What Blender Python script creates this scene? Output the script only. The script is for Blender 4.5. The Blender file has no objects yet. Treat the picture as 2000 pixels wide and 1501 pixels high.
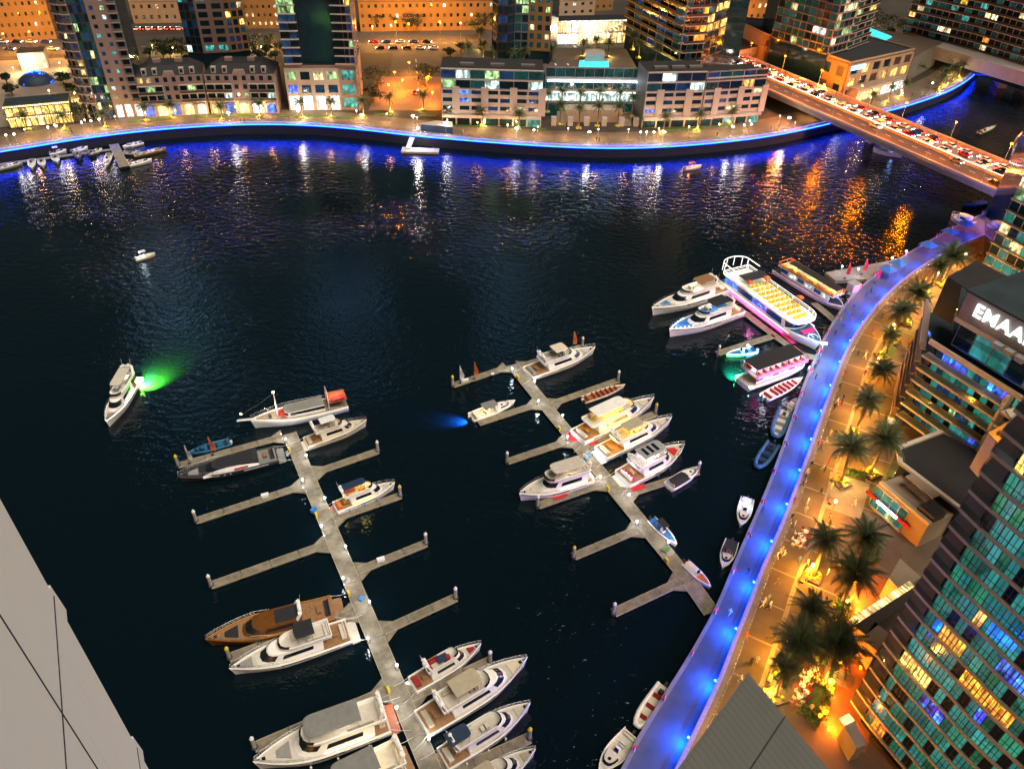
import bpy, math, random
from mathutils import Vector, Matrix
R_ = math.radians
random.seed(7)
SC = bpy.context.scene
COL = SC.collection
# ------------------------------------------------------------------ camera
CAMH = 110.0
FPX = 1508.5
RIGHT = Vector((0.9993749, 0.02185915, 0.02778464))
UP = Vector((-0.03535263, 0.6179309, 0.7854372))
FWD = Vector((0.0, 0.78592848, -0.61831741))
cd = bpy.data.cameras.new('camera'); cam = bpy.data.objects.new('camera', cd); COL.objects.link(cam)
cd.sensor_width = 36.0; cd.lens = FPX / 2000 * 36.0; cd.clip_start = 0.5; cd.clip_end = 4000
mw = Matrix.Identity(4)
for i in range(3):
    mw[i][0] = RIGHT[i]; mw[i][1] = UP[i]; mw[i][2] = -FWD[i]
mw[2][3] = CAMH
cam.matrix_world = mw
SC.camera = cam
# ------------------------------------------------------------------ world, city glow, exposure
wd = bpy.data.worlds.new('World'); SC.world = wd; wd.use_nodes = True
wn = wd.node_tree.nodes; wl = wd.node_tree.links
bg = wn['Background']; sky = wn.new('ShaderNodeTexSky'); sky.sky_type = 'NISHITA'; sky.sun_disc = False
sky.sun_elevation = R_(2.0); sky.sun_rotation = R_(200)
wl.new(sky.outputs[0], bg.inputs[0]); bg.inputs[1].default_value = 0.022
sd = bpy.data.lights.new('sun', 'SUN'); sun = bpy.data.objects.new('sun', sd); COL.objects.link(sun)
sd.energy = 1.25; sd.angle = R_(42); sd.color = (1.0, 0.89, 0.74)
sun.rotation_euler = Vector((.36, -.25, .90)).to_track_quat('Z', 'Y').to_euler()
SC.view_settings.view_transform = 'Standard'; SC.view_settings.look = 'None'
SC.view_settings.exposure = 1.68; SC.view_settings.gamma = 1.0
SC.cycles.max_bounces = 5; SC.cycles.diffuse_bounces = 2; SC.cycles.glossy_bounces = 3
SC.cycles.transmission_bounces = 2; SC.cycles.sample_clamp_indirect = 6.0; SC.cycles.sample_clamp_direct = 0.0
SC.cycles.caustics_reflective = False; SC.cycles.caustics_refractive = False

# ------------------------------------------------------------------ helpers
def P(px, py, z=0.0):
    d = FWD + RIGHT * ((px - 1000.0) / FPX) - UP * ((py - 750.5) / FPX)
    t = (z - CAMH) / d.z
    return Vector((d.x * t, d.y * t, z))

def topz(base, px, py):
    """height at which the vertical through base crosses the image row of (px,py)"""
    d = FWD + RIGHT * ((px - 1000.0) / FPX) - UP * ((py - 750.5) / FPX)
    r = math.hypot(base[0], base[1]); t = r / math.hypot(d.x, d.y)
    return CAMH + d.z * t

class MB:
    def __init__(s): s.v = []; s.f = []; s.m = []; s.sm = []
    def add(s, vs, fs, mi=0, smooth=False):
        o = len(s.v); s.v.extend([tuple(v) for v in vs])
        for f in fs:
            s.f.append(tuple(o + i for i in f)); s.m.append(mi); s.sm.append(smooth)
        return s
    def box(s, c, d, rz=0.0, mi=0):
        cx, cy, cz = c; a, b, h = d[0] / 2, d[1] / 2, d[2] / 2
        cs, sn = math.cos(rz), math.sin(rz); vs = []
        for z in (-h, h):
            for x, y in ((-a, -b), (a, -b), (a, b), (-a, b)):
                vs.append((cx + x * cs - y * sn, cy + x * sn + y * cs, cz + z))
        return s.add(vs, [(3, 2, 1, 0), (4, 5, 6, 7), (0, 1, 5, 4), (1, 2, 6, 5), (2, 3, 7, 6), (3, 0, 4, 7)], mi)
    def bar(s, p, q, w, h, mi=0):
        p = Vector(p); q = Vector(q); d = (q - p)
        if d.length < 1e-6: return s
        d.normalize(); up = Vector((0, 0, 1)) if abs(d.z) < .95 else Vector((1, 0, 0))
        r = d.cross(up).normalized() * w / 2; u = r.cross(d).normalized() * h / 2
        vs = [p - r - u, p + r - u, p + r + u, p - r + u, q - r - u, q + r - u, q + r + u, q - r + u]
        return s.add(vs, [(0, 1, 2, 3), (7, 6, 5, 4), (4, 5, 1, 0), (5, 6, 2, 1), (6, 7, 3, 2), (7, 4, 0, 3)], mi)
    def prism(s, poly, z0, z1, mi=0, mt=None, taper=None):
        n = len(poly); ar = sum(poly[i][0] * poly[(i + 1) % n][1] - poly[(i + 1) % n][0] * poly[i][1] for i in range(n))
        if ar < 0: poly = list(reversed(poly))
        top = taper if taper else poly
        if taper and ar < 0: top = list(reversed(taper))
        vs = [(p[0], p[1], z0) for p in poly] + [(p[0], p[1], z1) for p in top]
        s.add(vs, [(i, (i + 1) % n, n + (i + 1) % n, n + i) for i in range(n)] + [tuple(range(n - 1, -1, -1))], mi)
        return s.add(vs[n:], [tuple(range(n))], mi if mt is None else mt)
    def tube(s, pts, r, n=6, mi=0, cap=True):
        pts = [Vector(p) for p in pts]; rings = []
        for i, p in enumerate(pts):
            d = (pts[min(i + 1, len(pts) - 1)] - pts[max(i - 1, 0)]).normalized()
            up = Vector((0, 0, 1)) if abs(d.z) < .9 else Vector((1, 0, 0))
            a = d.cross(up).normalized(); b = a.cross(d)
            rr = r[i] if isinstance(r, (list, tuple)) else r
            rings.append([p + a * rr * math.cos(2 * math.pi * k / n) + b * rr * math.sin(2 * math.pi * k / n) for k in range(n)])
        return s.loft(rings, True, cap, mi, True)
    def loft(s, rings, closed=True, cap=True, mi=0, smooth=False):
        n = len(rings[0]); vs = [v for r in rings for v in r]; fs = []
        for i in range(len(rings) - 1):
            for k in range(n if closed else n - 1):
                a = i * n + k; b = i * n + (k + 1) % n
                fs.append((a, b, b + n, a + n))
        s.add(vs, fs, mi, smooth)
        if cap and closed:
            s.add(rings[0], [tuple(range(n - 1, -1, -1))], mi); s.add(rings[-1], [tuple(range(n))], mi)
        return s
    def lathe(s, c, prof, n=10, mi=0):
        rings = [[(c[0] + r * math.cos(2 * math.pi * k / n), c[1] + r * math.sin(2 * math.pi * k / n), c[2] + z) for k in range(n)] for r, z in prof]
        return s.loft(rings, True, True, mi, n > 8)
    def ball(s, c, r, n=8, mi=0, sz=1.0):
        return s.lathe(c, [(max(.01, r * math.sin(a)), -r * sz * math.cos(a)) for a in [math.pi * i / (n - 2) for i in range(n - 1)]], n, mi)
    def build(s, name, mats, parent=None, world=False):
        if not isinstance(mats, (list, tuple)): mats = [mats]
        vs = s.v
        if world and parent is not None:
            L = parent.location
            if parent.parent is not None: L = parent.parent.location + L
            vs = [(v[0] - L[0], v[1] - L[1], v[2] - L[2]) for v in vs]
        me = bpy.data.meshes.new(name); me.from_pydata(vs, [], s.f)
        for m in mats: me.materials.append(M(m))
        me.polygons.foreach_set('material_index', s.m); me.polygons.foreach_set('use_smooth', s.sm)
        me.update()
        o = bpy.data.objects.new(name, me); COL.objects.link(o)
        if parent is not None: o.parent = parent
        return o

def tag(o, label=None, cat=None, group=None, kind=None):
    if label: o['label'] = label
    if cat: o['category'] = cat
    if group: o['group'] = group
    if kind: o['kind'] = kind
    return o
def thing(name, label, cat, loc=(0, 0, 0), rz=0.0, group=None):
    o = bpy.data.objects.new(name, None); COL.objects.link(o); o.empty_display_size = .5
    o.location = loc; o.rotation_euler = (0, 0, rz)
    return tag(o, label, cat, group)
def structure(name, mb, mats): return tag(mb.build(name, mats), kind='structure')
def dup(o, parent=None):
    c = o.copy(); COL.objects.link(c); c.parent = parent
    for ch in list(o.children): dup(ch, c)
    return c
def at(o, loc, rz=None, label=None):
    o.location = loc
    if rz is not None: o.rotation_euler = (0, 0, rz)
    if label: o['label'] = label
    return o
_unit = {}
def inst(name, m, parent, c, size, rz=0.0, tilt=0.0):
    """shared unit box as its own object; c in world coordinates of an unrotated thing (or part)"""
    if m not in _unit:
        mb = MB().box((0, 0, 0), (1, 1, 1)); me = bpy.data.meshes.new('piece'); me.from_pydata(mb.v, [], mb.f); me.materials.append(M(m)); _unit[m] = me
    o = bpy.data.objects.new(name, _unit[m]); COL.objects.link(o); o.parent = parent
    L = parent.location if parent is not None else Vector((0, 0, 0))
    o.location = (c[0] - L[0], c[1] - L[1], c[2] - L[2]); o.scale = size; o.rotation_euler = (tilt, 0, rz)
    return o
def lamp(parent, loc, w, col, r=.25, name='light', world=True):
    d = bpy.data.lights.new(name, 'POINT'); d.energy = w; d.color = col; d.shadow_soft_size = r
    o = bpy.data.objects.new(name, d); COL.objects.link(o)
    L = Vector(loc)
    if parent is not None:
        o.parent = parent
        if world: L = L - parent.location
    o.location = L
    return o
def spot(parent, loc, aim, w, col, ang=60, r=.2, blend=.5, world=True):
    d = bpy.data.lights.new('light', 'SPOT'); d.energy = w; d.color = col; d.shadow_soft_size = r; d.spot_size = R_(ang); d.spot_blend = blend
    o = bpy.data.objects.new('light', d); COL.objects.link(o)
    L = Vector(loc); D = Vector(aim) - L
    if parent is not None:
        o.parent = parent
        if world: L = L - parent.location
    o.location = L; o.rotation_euler = D.to_track_quat('-Z', 'Y').to_euler()
    return o

# ------------------------------------------------------------------ materials
_mats = {}; _spec = {}
def D(name, col, rough=.6, metal=0., var=.18, scale=2., emit=None, es=0., bump=0., cells=False, spec=.5, alpha=1.):
    _spec[name] = (col, rough, metal, var, scale, emit, es, bump, cells, spec, alpha)
def M(name):
    if name in _mats: return _mats[name]
    col, rough, metal, var, scale, emit, es, bump, cells, spec, alpha = _spec[name]
    m = bpy.data.materials.new(name); m.use_nodes = True; nt = m.node_tree; N = nt.nodes; L = nt.links; b = N['Principled BSDF']
    b.inputs['Roughness'].default_value = rough; b.inputs['Metallic'].default_value = metal; b.inputs['Specular IOR Level'].default_value = spec
    geo = N.new('ShaderNodeNewGeometry'); tx = N.new('ShaderNodeTexNoise'); tx.inputs['Scale'].default_value = scale; tx.inputs['Detail'].default_value = 4
    L.new(geo.outputs['Position'], tx.inputs['Vector'])
    rp = N.new('ShaderNodeMapRange'); rp.inputs[1].default_value = .3; rp.inputs[2].default_value = .7
    rp.inputs[3].default_value = 1 - var; rp.inputs[4].default_value = 1 + var; L.new(tx.outputs[0], rp.inputs[0])
    mx = N.new('ShaderNodeMix'); mx.data_type = 'RGBA'; mx.blend_type = 'MULTIPLY'; mx.inputs[0].default_value = 1
    mx.inputs[6].default_value = (*col, 1); L.new(rp.outputs[0], mx.inputs[7]); L.new(mx.outputs[2], b.inputs['Base Color'])
    if rough < .95:
        rr = N.new('ShaderNodeMapRange'); rr.inputs[3].default_value = max(.02, rough - .1); rr.inputs[4].default_value = min(1, rough + .12)
        L.new(tx.outputs[0], rr.inputs[0]); L.new(rr.outputs[0], b.inputs['Roughness'])
    if bump:
        bp = N.new('ShaderNodeBump'); bp.inputs['Strength'].default_value = bump; bp.inputs['Distance'].default_value = .05
        L.new(tx.outputs[0], bp.inputs['Height']); L.new(bp.outputs[0], b.inputs['Normal'])
    if alpha < 1: b.inputs['Alpha'].default_value = alpha
    if emit:
        b.inputs['Emission Color'].default_value = (*emit, 1); b.inputs['Emission Strength'].default_value = es
        if cells:   # pane glow patterned to imitate a lit room with curtains and furniture
            oi = N.new('ShaderNodeObjectInfo'); va = N.new('ShaderNodeVectorMath'); va.operation = 'ADD'
            vo = N.new('ShaderNodeTexVoronoi'); vo.feature = 'F1'; vo.inputs['Scale'].default_value = cells if cells is not True else 1.1
            L.new(geo.outputs['Position'], va.inputs[0]); L.new(oi.outputs['Random'], va.inputs[1]); L.new(va.outputs[0], vo.inputs['Vector'])
            sp = N.new('ShaderNodeSeparateColor'); L.new(vo.outputs['Color'], sp.inputs[0])
            r2 = N.new('ShaderNodeMapRange'); g0 = name.startswith('glass'); r2.inputs[3].default_value = (.5 if g0 else .25) * es; r2.inputs[4].default_value = (1.35 if g0 else 1.6) * es
            L.new(sp.outputs[0], r2.inputs[0])
            m2 = N.new('ShaderNodeMath'); m2.operation = 'MULTIPLY'
            r3 = N.new('ShaderNodeMapRange'); r3.inputs[3].default_value = .5; r3.inputs[4].default_value = 1.4; L.new(oi.outputs['Random'], r3.inputs[0])
            L.new(r2.outputs[0], m2.inputs[0]); L.new(r3.outputs[0], m2.inputs[1])
            # noise stripes in the glow stand in for curtain folds and room light
            tc = N.new('ShaderNodeTexCoord'); v2 = N.new('ShaderNodeVectorMath'); v2.operation = 'MULTIPLY_ADD'; v2.inputs[1].default_value = (2.6, 0, .55)
            cb = N.new('ShaderNodeCombineXYZ'); rm = N.new('ShaderNodeMath'); rm.operation = 'MULTIPLY'; rm.inputs[1].default_value = 40.
            L.new(oi.outputs['Random'], rm.inputs[0]); L.new(rm.outputs[0], cb.inputs[0]); L.new(rm.outputs[0], cb.inputs[1])
            L.new(tc.outputs['Object'], v2.inputs[0]); L.new(cb.outputs[0], v2.inputs[2])
            cn = N.new('ShaderNodeTexNoise'); cn.inputs['Scale'].default_value = 1.6; cn.inputs['Detail'].default_value = 1; L.new(v2.outputs[0], cn.inputs['Vector'])
            r5 = N.new('ShaderNodeMapRange'); r5.inputs[1].default_value = .36; r5.inputs[2].default_value = .66; gl = name.startswith('glass'); r5.inputs[3].default_value = .75 if gl else .2; r5.inputs[4].default_value = 1.2 if gl else 1.6; L.new(cn.outputs[0], r5.inputs[0])
            m3 = N.new('ShaderNodeMath'); m3.operation = 'MULTIPLY'; L.new(m2.outputs[0], m3.inputs[0]); L.new(r5.outputs[0], m3.inputs[1]); L.new(m3.outputs[0], b.inputs['Emission Strength'])
            hs = N.new('ShaderNodeHueSaturation'); hs.inputs['Color'].default_value = (*emit, 1)
            r4 = N.new('ShaderNodeMapRange'); r4.inputs[3].default_value = .46; r4.inputs[4].default_value = .54; L.new(sp.outputs[1], r4.inputs[0]); L.new(r4.outputs[0], hs.inputs['Hue'])
            L.new(hs.outputs[0], b.inputs['Emission Color'])
    _mats[name] = m
    return m
# paint, stone, glass
D('gel_white', (.86, .83, .78), .28, 0, .05, .6)
D('gel_cream', (.70, .62, .48), .35, 0, .07, .7)
D('gel_grey', (.33, .34, .34), .35, 0, .08, .7)
D('deck_cream', (.55, .50, .42), .6, 0, .10, 1.5)
D('teak', (.27, .14, .06), .55, 0, .25, 3.)
D('teak_red', (.33, .10, .04), .5, 0, .2, 3.)
D('varnish', (.20, .075, .018), .18, .3, .15, 1.2)
D('gold_paint', (.36, .15, .025), .2, .55, .1, .8)
D('charcoal', (.030, .030, .034), .45, 0, .15, 1.5)
D('navy', (.012, .03, .07), .6, 0, .15, 1.5)
D('navy_hull', (.01, .025, .05), .25, 0, .1, 1.)
D('blue_hull', (.02, .12, .24), .3, 0, .15, 1.)
D('grey_canvas', (.20, .20, .185), .85, 0, .12, 1.2)
D('beige_canvas', (.42, .36, .25), .85, 0, .1, 1.2)
D('black_canvas', (.014, .015, .02), .8, 0, .2, 2.)
D('tinted', (.008, .011, .016), .08, 0, .1, 1., spec=.8)
D('cushion_cream', (.62, .57, .47), .8, 0, .08, 2.)
D('cushion_grey', (.25, .25, .24), .85, 0, .1, 2.)
D('cushion_red', (.30, .015, .02), .8, 0, .15, 2.)
D('red_fabric', (.50, .015, .015), .8, 0, .2, 2.)
D('magenta_fabric', (.55, .02, .16), .7, 0, .15, 1.)
D('orange_fabric', (.60, .14, .03), .8, 0, .1, 2.)
D('white_fabric', (.72, .72, .72), .8, 0, .08, 2.)
D('blue_fabric', (.03, .16, .42), .7, 0, .15, 2.)
D('rib_blue', (.02, .09, .20), .55, 0, .15, 2.)
D('rib_grey', (.30, .31, .32), .6, 0, .1, 2.)
D('steel', (.62, .62, .62), .25, .9, .08, 3.)
D('rubber', (.015, .015, .015), .7, 0, .2, 3.)
D('dock_deck', (.20, .17, .12), .85, 0, .34, .9, bump=.4)
D('dock_edge', (.33, .28, .19), .75, 0, .18, 2.)
D('dock_float', (.05, .05, .045), .8, 0, .2, 2.)
D('pile_steel', (.36, .35, .31), .6, .1, .25, 2.)
D('cap_white', (.8, .8, .78), .5, 0, .05, 2.)
D('cap_yellow', (.75, .55, .02), .5, 0, .08, 2.)
D('yellow_paint', (.70, .50, .02), .5, 0, .1, 2.)
D('red_paint', (.55, .02, .02), .45, 0, .12, 2.)
D('blue_paint', (.03, .20, .55), .5, 0, .12, 2.)
D('stone_paving', (.115, .08, .052), .75, 0, .22, .35, bump=.2)
D('stone_tile', (.24, .19, .14), .7, 0, .12, .8)
D('stone_tile_dark', (.10, .065, .045), .7, 0, .14, .8)
D('stone_pink', (.20, .10, .065), .7, 0, .14, .8)
D('deck_blue_walk', (.075, .08, .10), .6, 0, .18, .5)
D('concrete', (.22, .19, .16), .8, 0, .14, .5)
D('concrete_white', (.42, .38, .34), .7, 0, .1, .4)
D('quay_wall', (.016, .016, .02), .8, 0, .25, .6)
D('coping', (.20, .18, .17), .7, 0, .12, 1.5)
D('bridge_road', (.13, .11, .095), .8, 0, .18, .4)
D('lit_shimmer_blue', (.08, .1, .12), .4, 0, .1, 1., emit=(.26, .58, 1.), es=12., cells=True)  # unseen upper windows, made bright to give the blue shimmer on the water
D('asphalt', (.05, .045, .042), .85, 0, .2, .4)
D('road_paint', (.75, .72, .66), .7, 0, .1, 2.)
D('grass', (.06, .11, .02), .9, 0, .35, 1.6)
D('far_ground', (.04, .03, .021), .9, 0, .3, .08)
D('wall_mauve', (.25, .17, .145), .75, 0, .07, .5)
D('wall_beige', (.36, .26, .17), .75, 0, .08, .5)
D('wall_sand', (.26, .15, .055), .8, 0, .1, .3)
D('wall_white', (.40, .33, .285), .7, 0, .06, .4)
D('wall_grey', (.15, .14, .135), .7, 0, .08, .4)
D('slab_beige', (.58, .47, .36), .7, 0, .07, .6)
D('roof_black', (.016, .013, .012), .9, 0, .3, .4)
D('roof_teal', (.012, .024, .028), .7, 0, .3, .25)
D('roof_slate', (.012, .012, .015), .75, 0, .25, .9)
D('louvre_grey', (.085, .085, .075), .7, 0, .08, .4)
D('bronze_frame', (.06, .045, .04), .5, .3, .1, 1.)
D('frame_grey', (.25, .24, .23), .5, .3, .08, 1.)
D('glass_dark', (.005, .022, .04), .08, 0, .25, .5, spec=.5)
D('glass_teal', (.008, .035, .04), .08, 0, .25, .5, emit=(.05, .42, .36), es=.15, cells=.18, spec=.9)  # faint glow in the glass stands in for room light and reflections
D('glass_blue', (.006, .02, .045), .08, 0, .25, .5, emit=(.03, .14, .40), es=.06, cells=.35, spec=.9)
D('glass_green', (.006, .035, .03), .08, 0, .25, .5, emit=(.04, .40, .25), es=.13, cells=.3, spec=.9)
D('glass_far', (.006, .02, .024), .08, 0, .25, .5, emit=(.06, .36, .34), es=.035, cells=.2, spec=.6)
D('glass_far_green', (.006, .022, .018), .08, 0, .25, .5, emit=(.06, .30, .18), es=.04, cells=.2, spec=.6)
D('glass_rail', (.03, .07, .07), .1, 0, .1, .5, spec=.8, alpha=.32)
D('lit_warm', (.1, .08, .05), .4, 0, .1, 1., emit=(1., .60, .14), es=.55, cells=True)
D('lit_orange', (.1, .06, .03), .4, 0, .1, 1., emit=(1., .42, .04), es=.5, cells=True)
D('lit_cream', (.1, .09, .06), .4, 0, .1, 1., emit=(1., .84, .42), es=.50, cells=True)
D('lit_green', (.05, .08, .05), .4, 0, .1, 1., emit=(.55, .95, .38), es=.26, cells=True)
D('lit_cool', (.08, .1, .1), .4, 0, .1, 1., emit=(.68, 1., .90), es=.5, cells=True)
D('lit_teal', (.02, .06, .06), .4, 0, .1, 1., emit=(.10, .75, .68), es=.17, cells=True)
D('lit_blue', (.02, .04, .08), .4, 0, .1, 1., emit=(.06, .16, 1.), es=.45, cells=True)
D('shop_white', (.3, .3, .3), .4, 0, .1, 1., emit=(.95, 1., .95), es=1.0, cells=.8)
D('shop_warm', (.3, .25, .2), .4, 0, .1, 1., emit=(1., .66, .22), es=.75, cells=.8)
D('glow_white', (.8, .8, .8), .4, emit=(1., .96, .88), es=18.)
D('glow_warm', (.8, .7, .5), .4, emit=(1., .66, .24), es=8.)
D('glow_amber', (.8, .5, .2), .4, emit=(1., .17, .002), es=18.)
D('glow_yellow', (.8, .7, .2), .4, emit=(1., .62, .03), es=2.2)
D('glow_cool', (.7, .8, .9), .4, emit=(.62, .80, 1.), es=8.)
D('glow_sign', (.8, .8, .8), .4, emit=(.80, .92, 1.), es=1.0)
D('strip_blue', (.05, .08, .5), .4, emit=(.003, .03, 1.), es=15.)
D('strip_blue_low', (.05, .08, .5), .4, emit=(.003, .03, 1.), es=1.6)
D('strip_violet', (.2, .15, .5), .4, emit=(.13, .15, 1.), es=1.1)
D('strip_violet_dim', (.25, .22, .5), .5, emit=(.14, .15, 1.), es=.13)
D('strip_cyan', (.1, .4, .5), .4, emit=(.10, .60, 1.), es=3.)
D('strip_white', (.8, .8, .8), .4, emit=(1., .93, .80), es=.8)
D('strip_green', (.2, .6, .2), .4, emit=(.12, 1., .22), es=6.)
D('strip_magenta', (.6, .1, .3), .4, emit=(1., .05, .35), es=2.)
D('strip_red', (.6, .05, .05), .4, emit=(1., .05, .02), es=3.)
D('tail_red', (.4, .01, .01), .4, emit=(1., .04, .02), es=9.)
D('head_white', (.8, .8, .8), .3, emit=(1., .95, .85), es=14.)
D('pool_water', (.02, .25, .30), .15, emit=(.03, .55, .70), es=.55)
D('trunk', (.16, .095, .05), .9, 0, .3, 3., bump=.6)
D('frond', (.075, .095, .032), .6, 0, .35, 1.2)
D('frond_dry', (.14, .085, .025), .7, 0, .3, 1.2)
D('shrub', (.05, .09, .02), .8, 0, .4, 2.)
D('shrub_lamplit', (.28, .26, .03), .8, 0, .35, 2.5)  # yellow lamplight on the planting is put into this colour
D('leaf_dark', (.02, .032, .012), .8, 0, .4, 1.)
D('skin', (.35, .19, .12), .6, 0, .08, 4.)
D('hair', (.012, .009, .007), .7, 0, .2, 6.)
D('cloth_black', (.015, .015, .018), .8, 0, .2, 5.)
D('cloth_white', (.68, .68, .66), .8, 0, .08, 5.)
D('cloth_red', (.42, .03, .03), .8, 0, .12, 5.)
D('cloth_blue', (.03, .08, .25), .8, 0, .15, 5.)
D('cloth_sand', (.40, .31, .20), .8, 0, .12, 5.)
D('car_white', (.72, .72, .72), .25, 0, .04, 1.)
D('car_silver', (.38, .39, .40), .25, .6, .05, 1.)
D('car_black', (.012, .012, .014), .2, 0, .1, 1.)
D('car_red', (.38, .012, .012), .22, 0, .08, 1.)
D('car_blue', (.02, .05, .2), .22, .2, .08, 1.)
def metal_panel():
    """pale weathered cladding with long vertical water streaks"""
    m = bpy.data.materials.new('cladding'); m.use_nodes = True; nt = m.node_tree; N = nt.nodes; L = nt.links; b = N['Principled BSDF']
    g = N.new('ShaderNodeNewGeometry'); mp = N.new('ShaderNodeMapping'); mp.inputs['Scale'].default_value = (2.2, 2.2, .05)
    n = N.new('ShaderNodeTexNoise'); n.inputs['Scale'].default_value = 2.; n.inputs['Detail'].default_value = 8
    L.new(g.outputs['Position'], mp.inputs['Vector']); L.new(mp.outputs[0], n.inputs['Vector'])
    n2 = N.new('ShaderNodeTexNoise'); n2.inputs['Scale'].default_value = .12; L.new(g.outputs['Position'], n2.inputs['Vector'])
    c = N.new('ShaderNodeValToRGB'); c.color_ramp.elements[0].position = .32; c.color_ramp.elements[0].color = (.66, .75, .60, 1)
    c.color_ramp.elements[1].position = .72; c.color_ramp.elements[1].color = (.88, .96, .80, 1)
    a = N.new('ShaderNodeMath'); a.operation = 'MULTIPLY_ADD'; a.inputs[1].default_value = .5; a.inputs[2].default_value = .25
    L.new(n2.outputs[0], a.inputs[0]); a2 = N.new('ShaderNodeMath'); a2.operation = 'MULTIPLY_ADD'; a2.inputs[1].default_value = .5
    L.new(n.outputs[0], a2.inputs[0]); L.new(a.outputs[0], a2.inputs[2]); L.new(a2.outputs[0], c.inputs[0]); L.new(c.outputs[0], b.inputs['Base Color'])
    b.inputs['Roughness'].default_value = .55
    _mats['cladding'] = m
metal_panel()
def water_mat():
    m = bpy.data.materials.new('water'); m.use_nodes = True; nt = m.node_tree; N = nt.nodes; L = nt.links; b = N['Principled BSDF']
    b.inputs['Base Color'].default_value = (.0018, .0062, .0095, 1); b.inputs['Roughness'].default_value = .07; b.inputs['IOR'].default_value = 1.33
    g = N.new('ShaderNodeNewGeometry')
    def noise(sx, sy, rot, sc, det):
        mp = N.new('ShaderNodeMapping'); mp.inputs['Scale'].default_value = (sx, sy, 1); mp.inputs['Rotation'].default_value = (0, 0, R_(rot))
        n = N.new('ShaderNodeTexNoise'); n.inputs['Scale'].default_value = sc; n.inputs['Detail'].default_value = det
        L.new(g.outputs['Position'], mp.inputs['Vector']); L.new(mp.outputs[0], n.inputs['Vector']); return n
    a = noise(1, 1.5, 15, .42, 3); c = noise(1, 1.3, -20, 1.5, 2)
    big = noise(1, 1, 0, .018, 2)
    rp = N.new('ShaderNodeMapRange'); rp.inputs[1].default_value = .35; rp.inputs[2].default_value = .68; rp.inputs[3].default_value = .35; rp.inputs[4].default_value = 1.15
    L.new(big.outputs[0], rp.inputs[0])
    s = N.new('ShaderNodeMath'); s.operation = 'MULTIPLY_ADD'; s.inputs[1].default_value = .33; L.new(c.outputs[0], s.inputs[0]); L.new(a.outputs[0], s.inputs[2])
    t = N.new('ShaderNodeMath'); t.operation = 'MULTIPLY'; L.new(s.outputs[0], t.inputs[0]); L.new(rp.outputs[0], t.inputs[1])
    bp = N.new('ShaderNodeBump'); bp.inputs['Strength'].default_value = 1.; bp.inputs['Distance'].default_value = .33
    L.new(s.outputs[0], bp.inputs['Height']); L.new(rp.outputs[0], bp.inputs['Strength']); L.new(bp.outputs[0], b.inputs['Normal'])
    _mats['water'] = m
water_mat()
# ================================================================== setting
GZ = 4.0      # level of both promenades above the water
w = MB(); w.box((60, 320, -.5), (2400, 2400, 1.0)); structure('water', w, 'water')
def lerp(a, b, t): return a + (b - a) * t
def param(pts, n):
    L = [0]
    for a, b in zip(pts, pts[1:]): L.append(L[-1] + (b - a).length)
    out = []; j = 0
    for i in range(n):
        s = L[-1] * i / (n - 1)
        while j < len(L) - 2 and L[j + 1] < s: j += 1
        t = (s - L[j]) / max(1e-6, L[j + 1] - L[j]); out.append(pts[j].lerp(pts[j + 1], t))
    return out
def resample(pts, step):
    return param(pts, max(2, int(sum((b - a).length for a, b in zip(pts, pts[1:])) / step) + 1))
def smooth(pts, k=2):
    pts = [Vector(p) for p in pts]
    for _ in range(k):
        o = [pts[0]]
        for a, b in zip(pts, pts[1:]): o += [a.lerp(b, .25), a.lerp(b, .75)]
        pts = o + [pts[-1]]
    return pts
def offset(pts, d):
    out = []
    for i, p in enumerate(pts):
        t = (pts[min(i + 1, len(pts) - 1)] - pts[max(i - 1, 0)]); t.z = 0; t.normalize()
        out.append(p + Vector((-t.y, t.x, 0)) * d)
    return out
def ribbon(mb, a, b, z0, z1, mi=0):
    """solid strip between two polylines of equal length"""
    n = len(a); rings = [[(a[i].x, a[i].y, z0), (b[i].x, b[i].y, z0), (b[i].x, b[i].y, z1), (a[i].x, a[i].y, z1)] for i in range(n)]
    return mb.loft(rings, True, True, mi)
# ---- far shore: quay edge, left to right
FQ_px = [(-160, 322), (-60, 303), (40, 288), (160, 268), (300, 251), (420, 243), (520, 240), (620, 243), (720, 252), (800, 262), (900, 271), (1000, 279), (1100, 285), (1200, 288),
         (1300, 285), (1400, 277), (1500, 265), (1580, 249), (1640, 234), (1740, 214), (1800, 196), (1850, 178), (1890, 155), (1912, 132)]
FQ = smooth([P(x, y, GZ) for x, y in FQ_px], 2)
g = MB()
land = [(p.x, p.y) for p in FQ] + [(P(1928, 116, GZ).x, P(1928, 116, GZ).y), (P(2010, 148, GZ).x, P(2010, 148, GZ).y), (700, 330), (900, 1100), (-900, 1100), (-600, 180)]
g.prism(land, -3, GZ - .05, 0); structure('ground', g, 'far_ground')
qi = offset(FQ, .0); q1 = offset(FQ, 1.0); q2 = offset(FQ, 15.0)
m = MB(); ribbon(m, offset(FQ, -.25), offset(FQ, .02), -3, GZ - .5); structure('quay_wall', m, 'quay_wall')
m = MB(); ribbon(m, offset(FQ, -.55), q1, GZ - .46, GZ + .12); fcop = structure('quay_coping', m, 'coping')
m = MB(); ribbon(m, q1, q2, GZ - .3, GZ + .01); structure('promenade', m, 'stone_paving')
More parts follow.
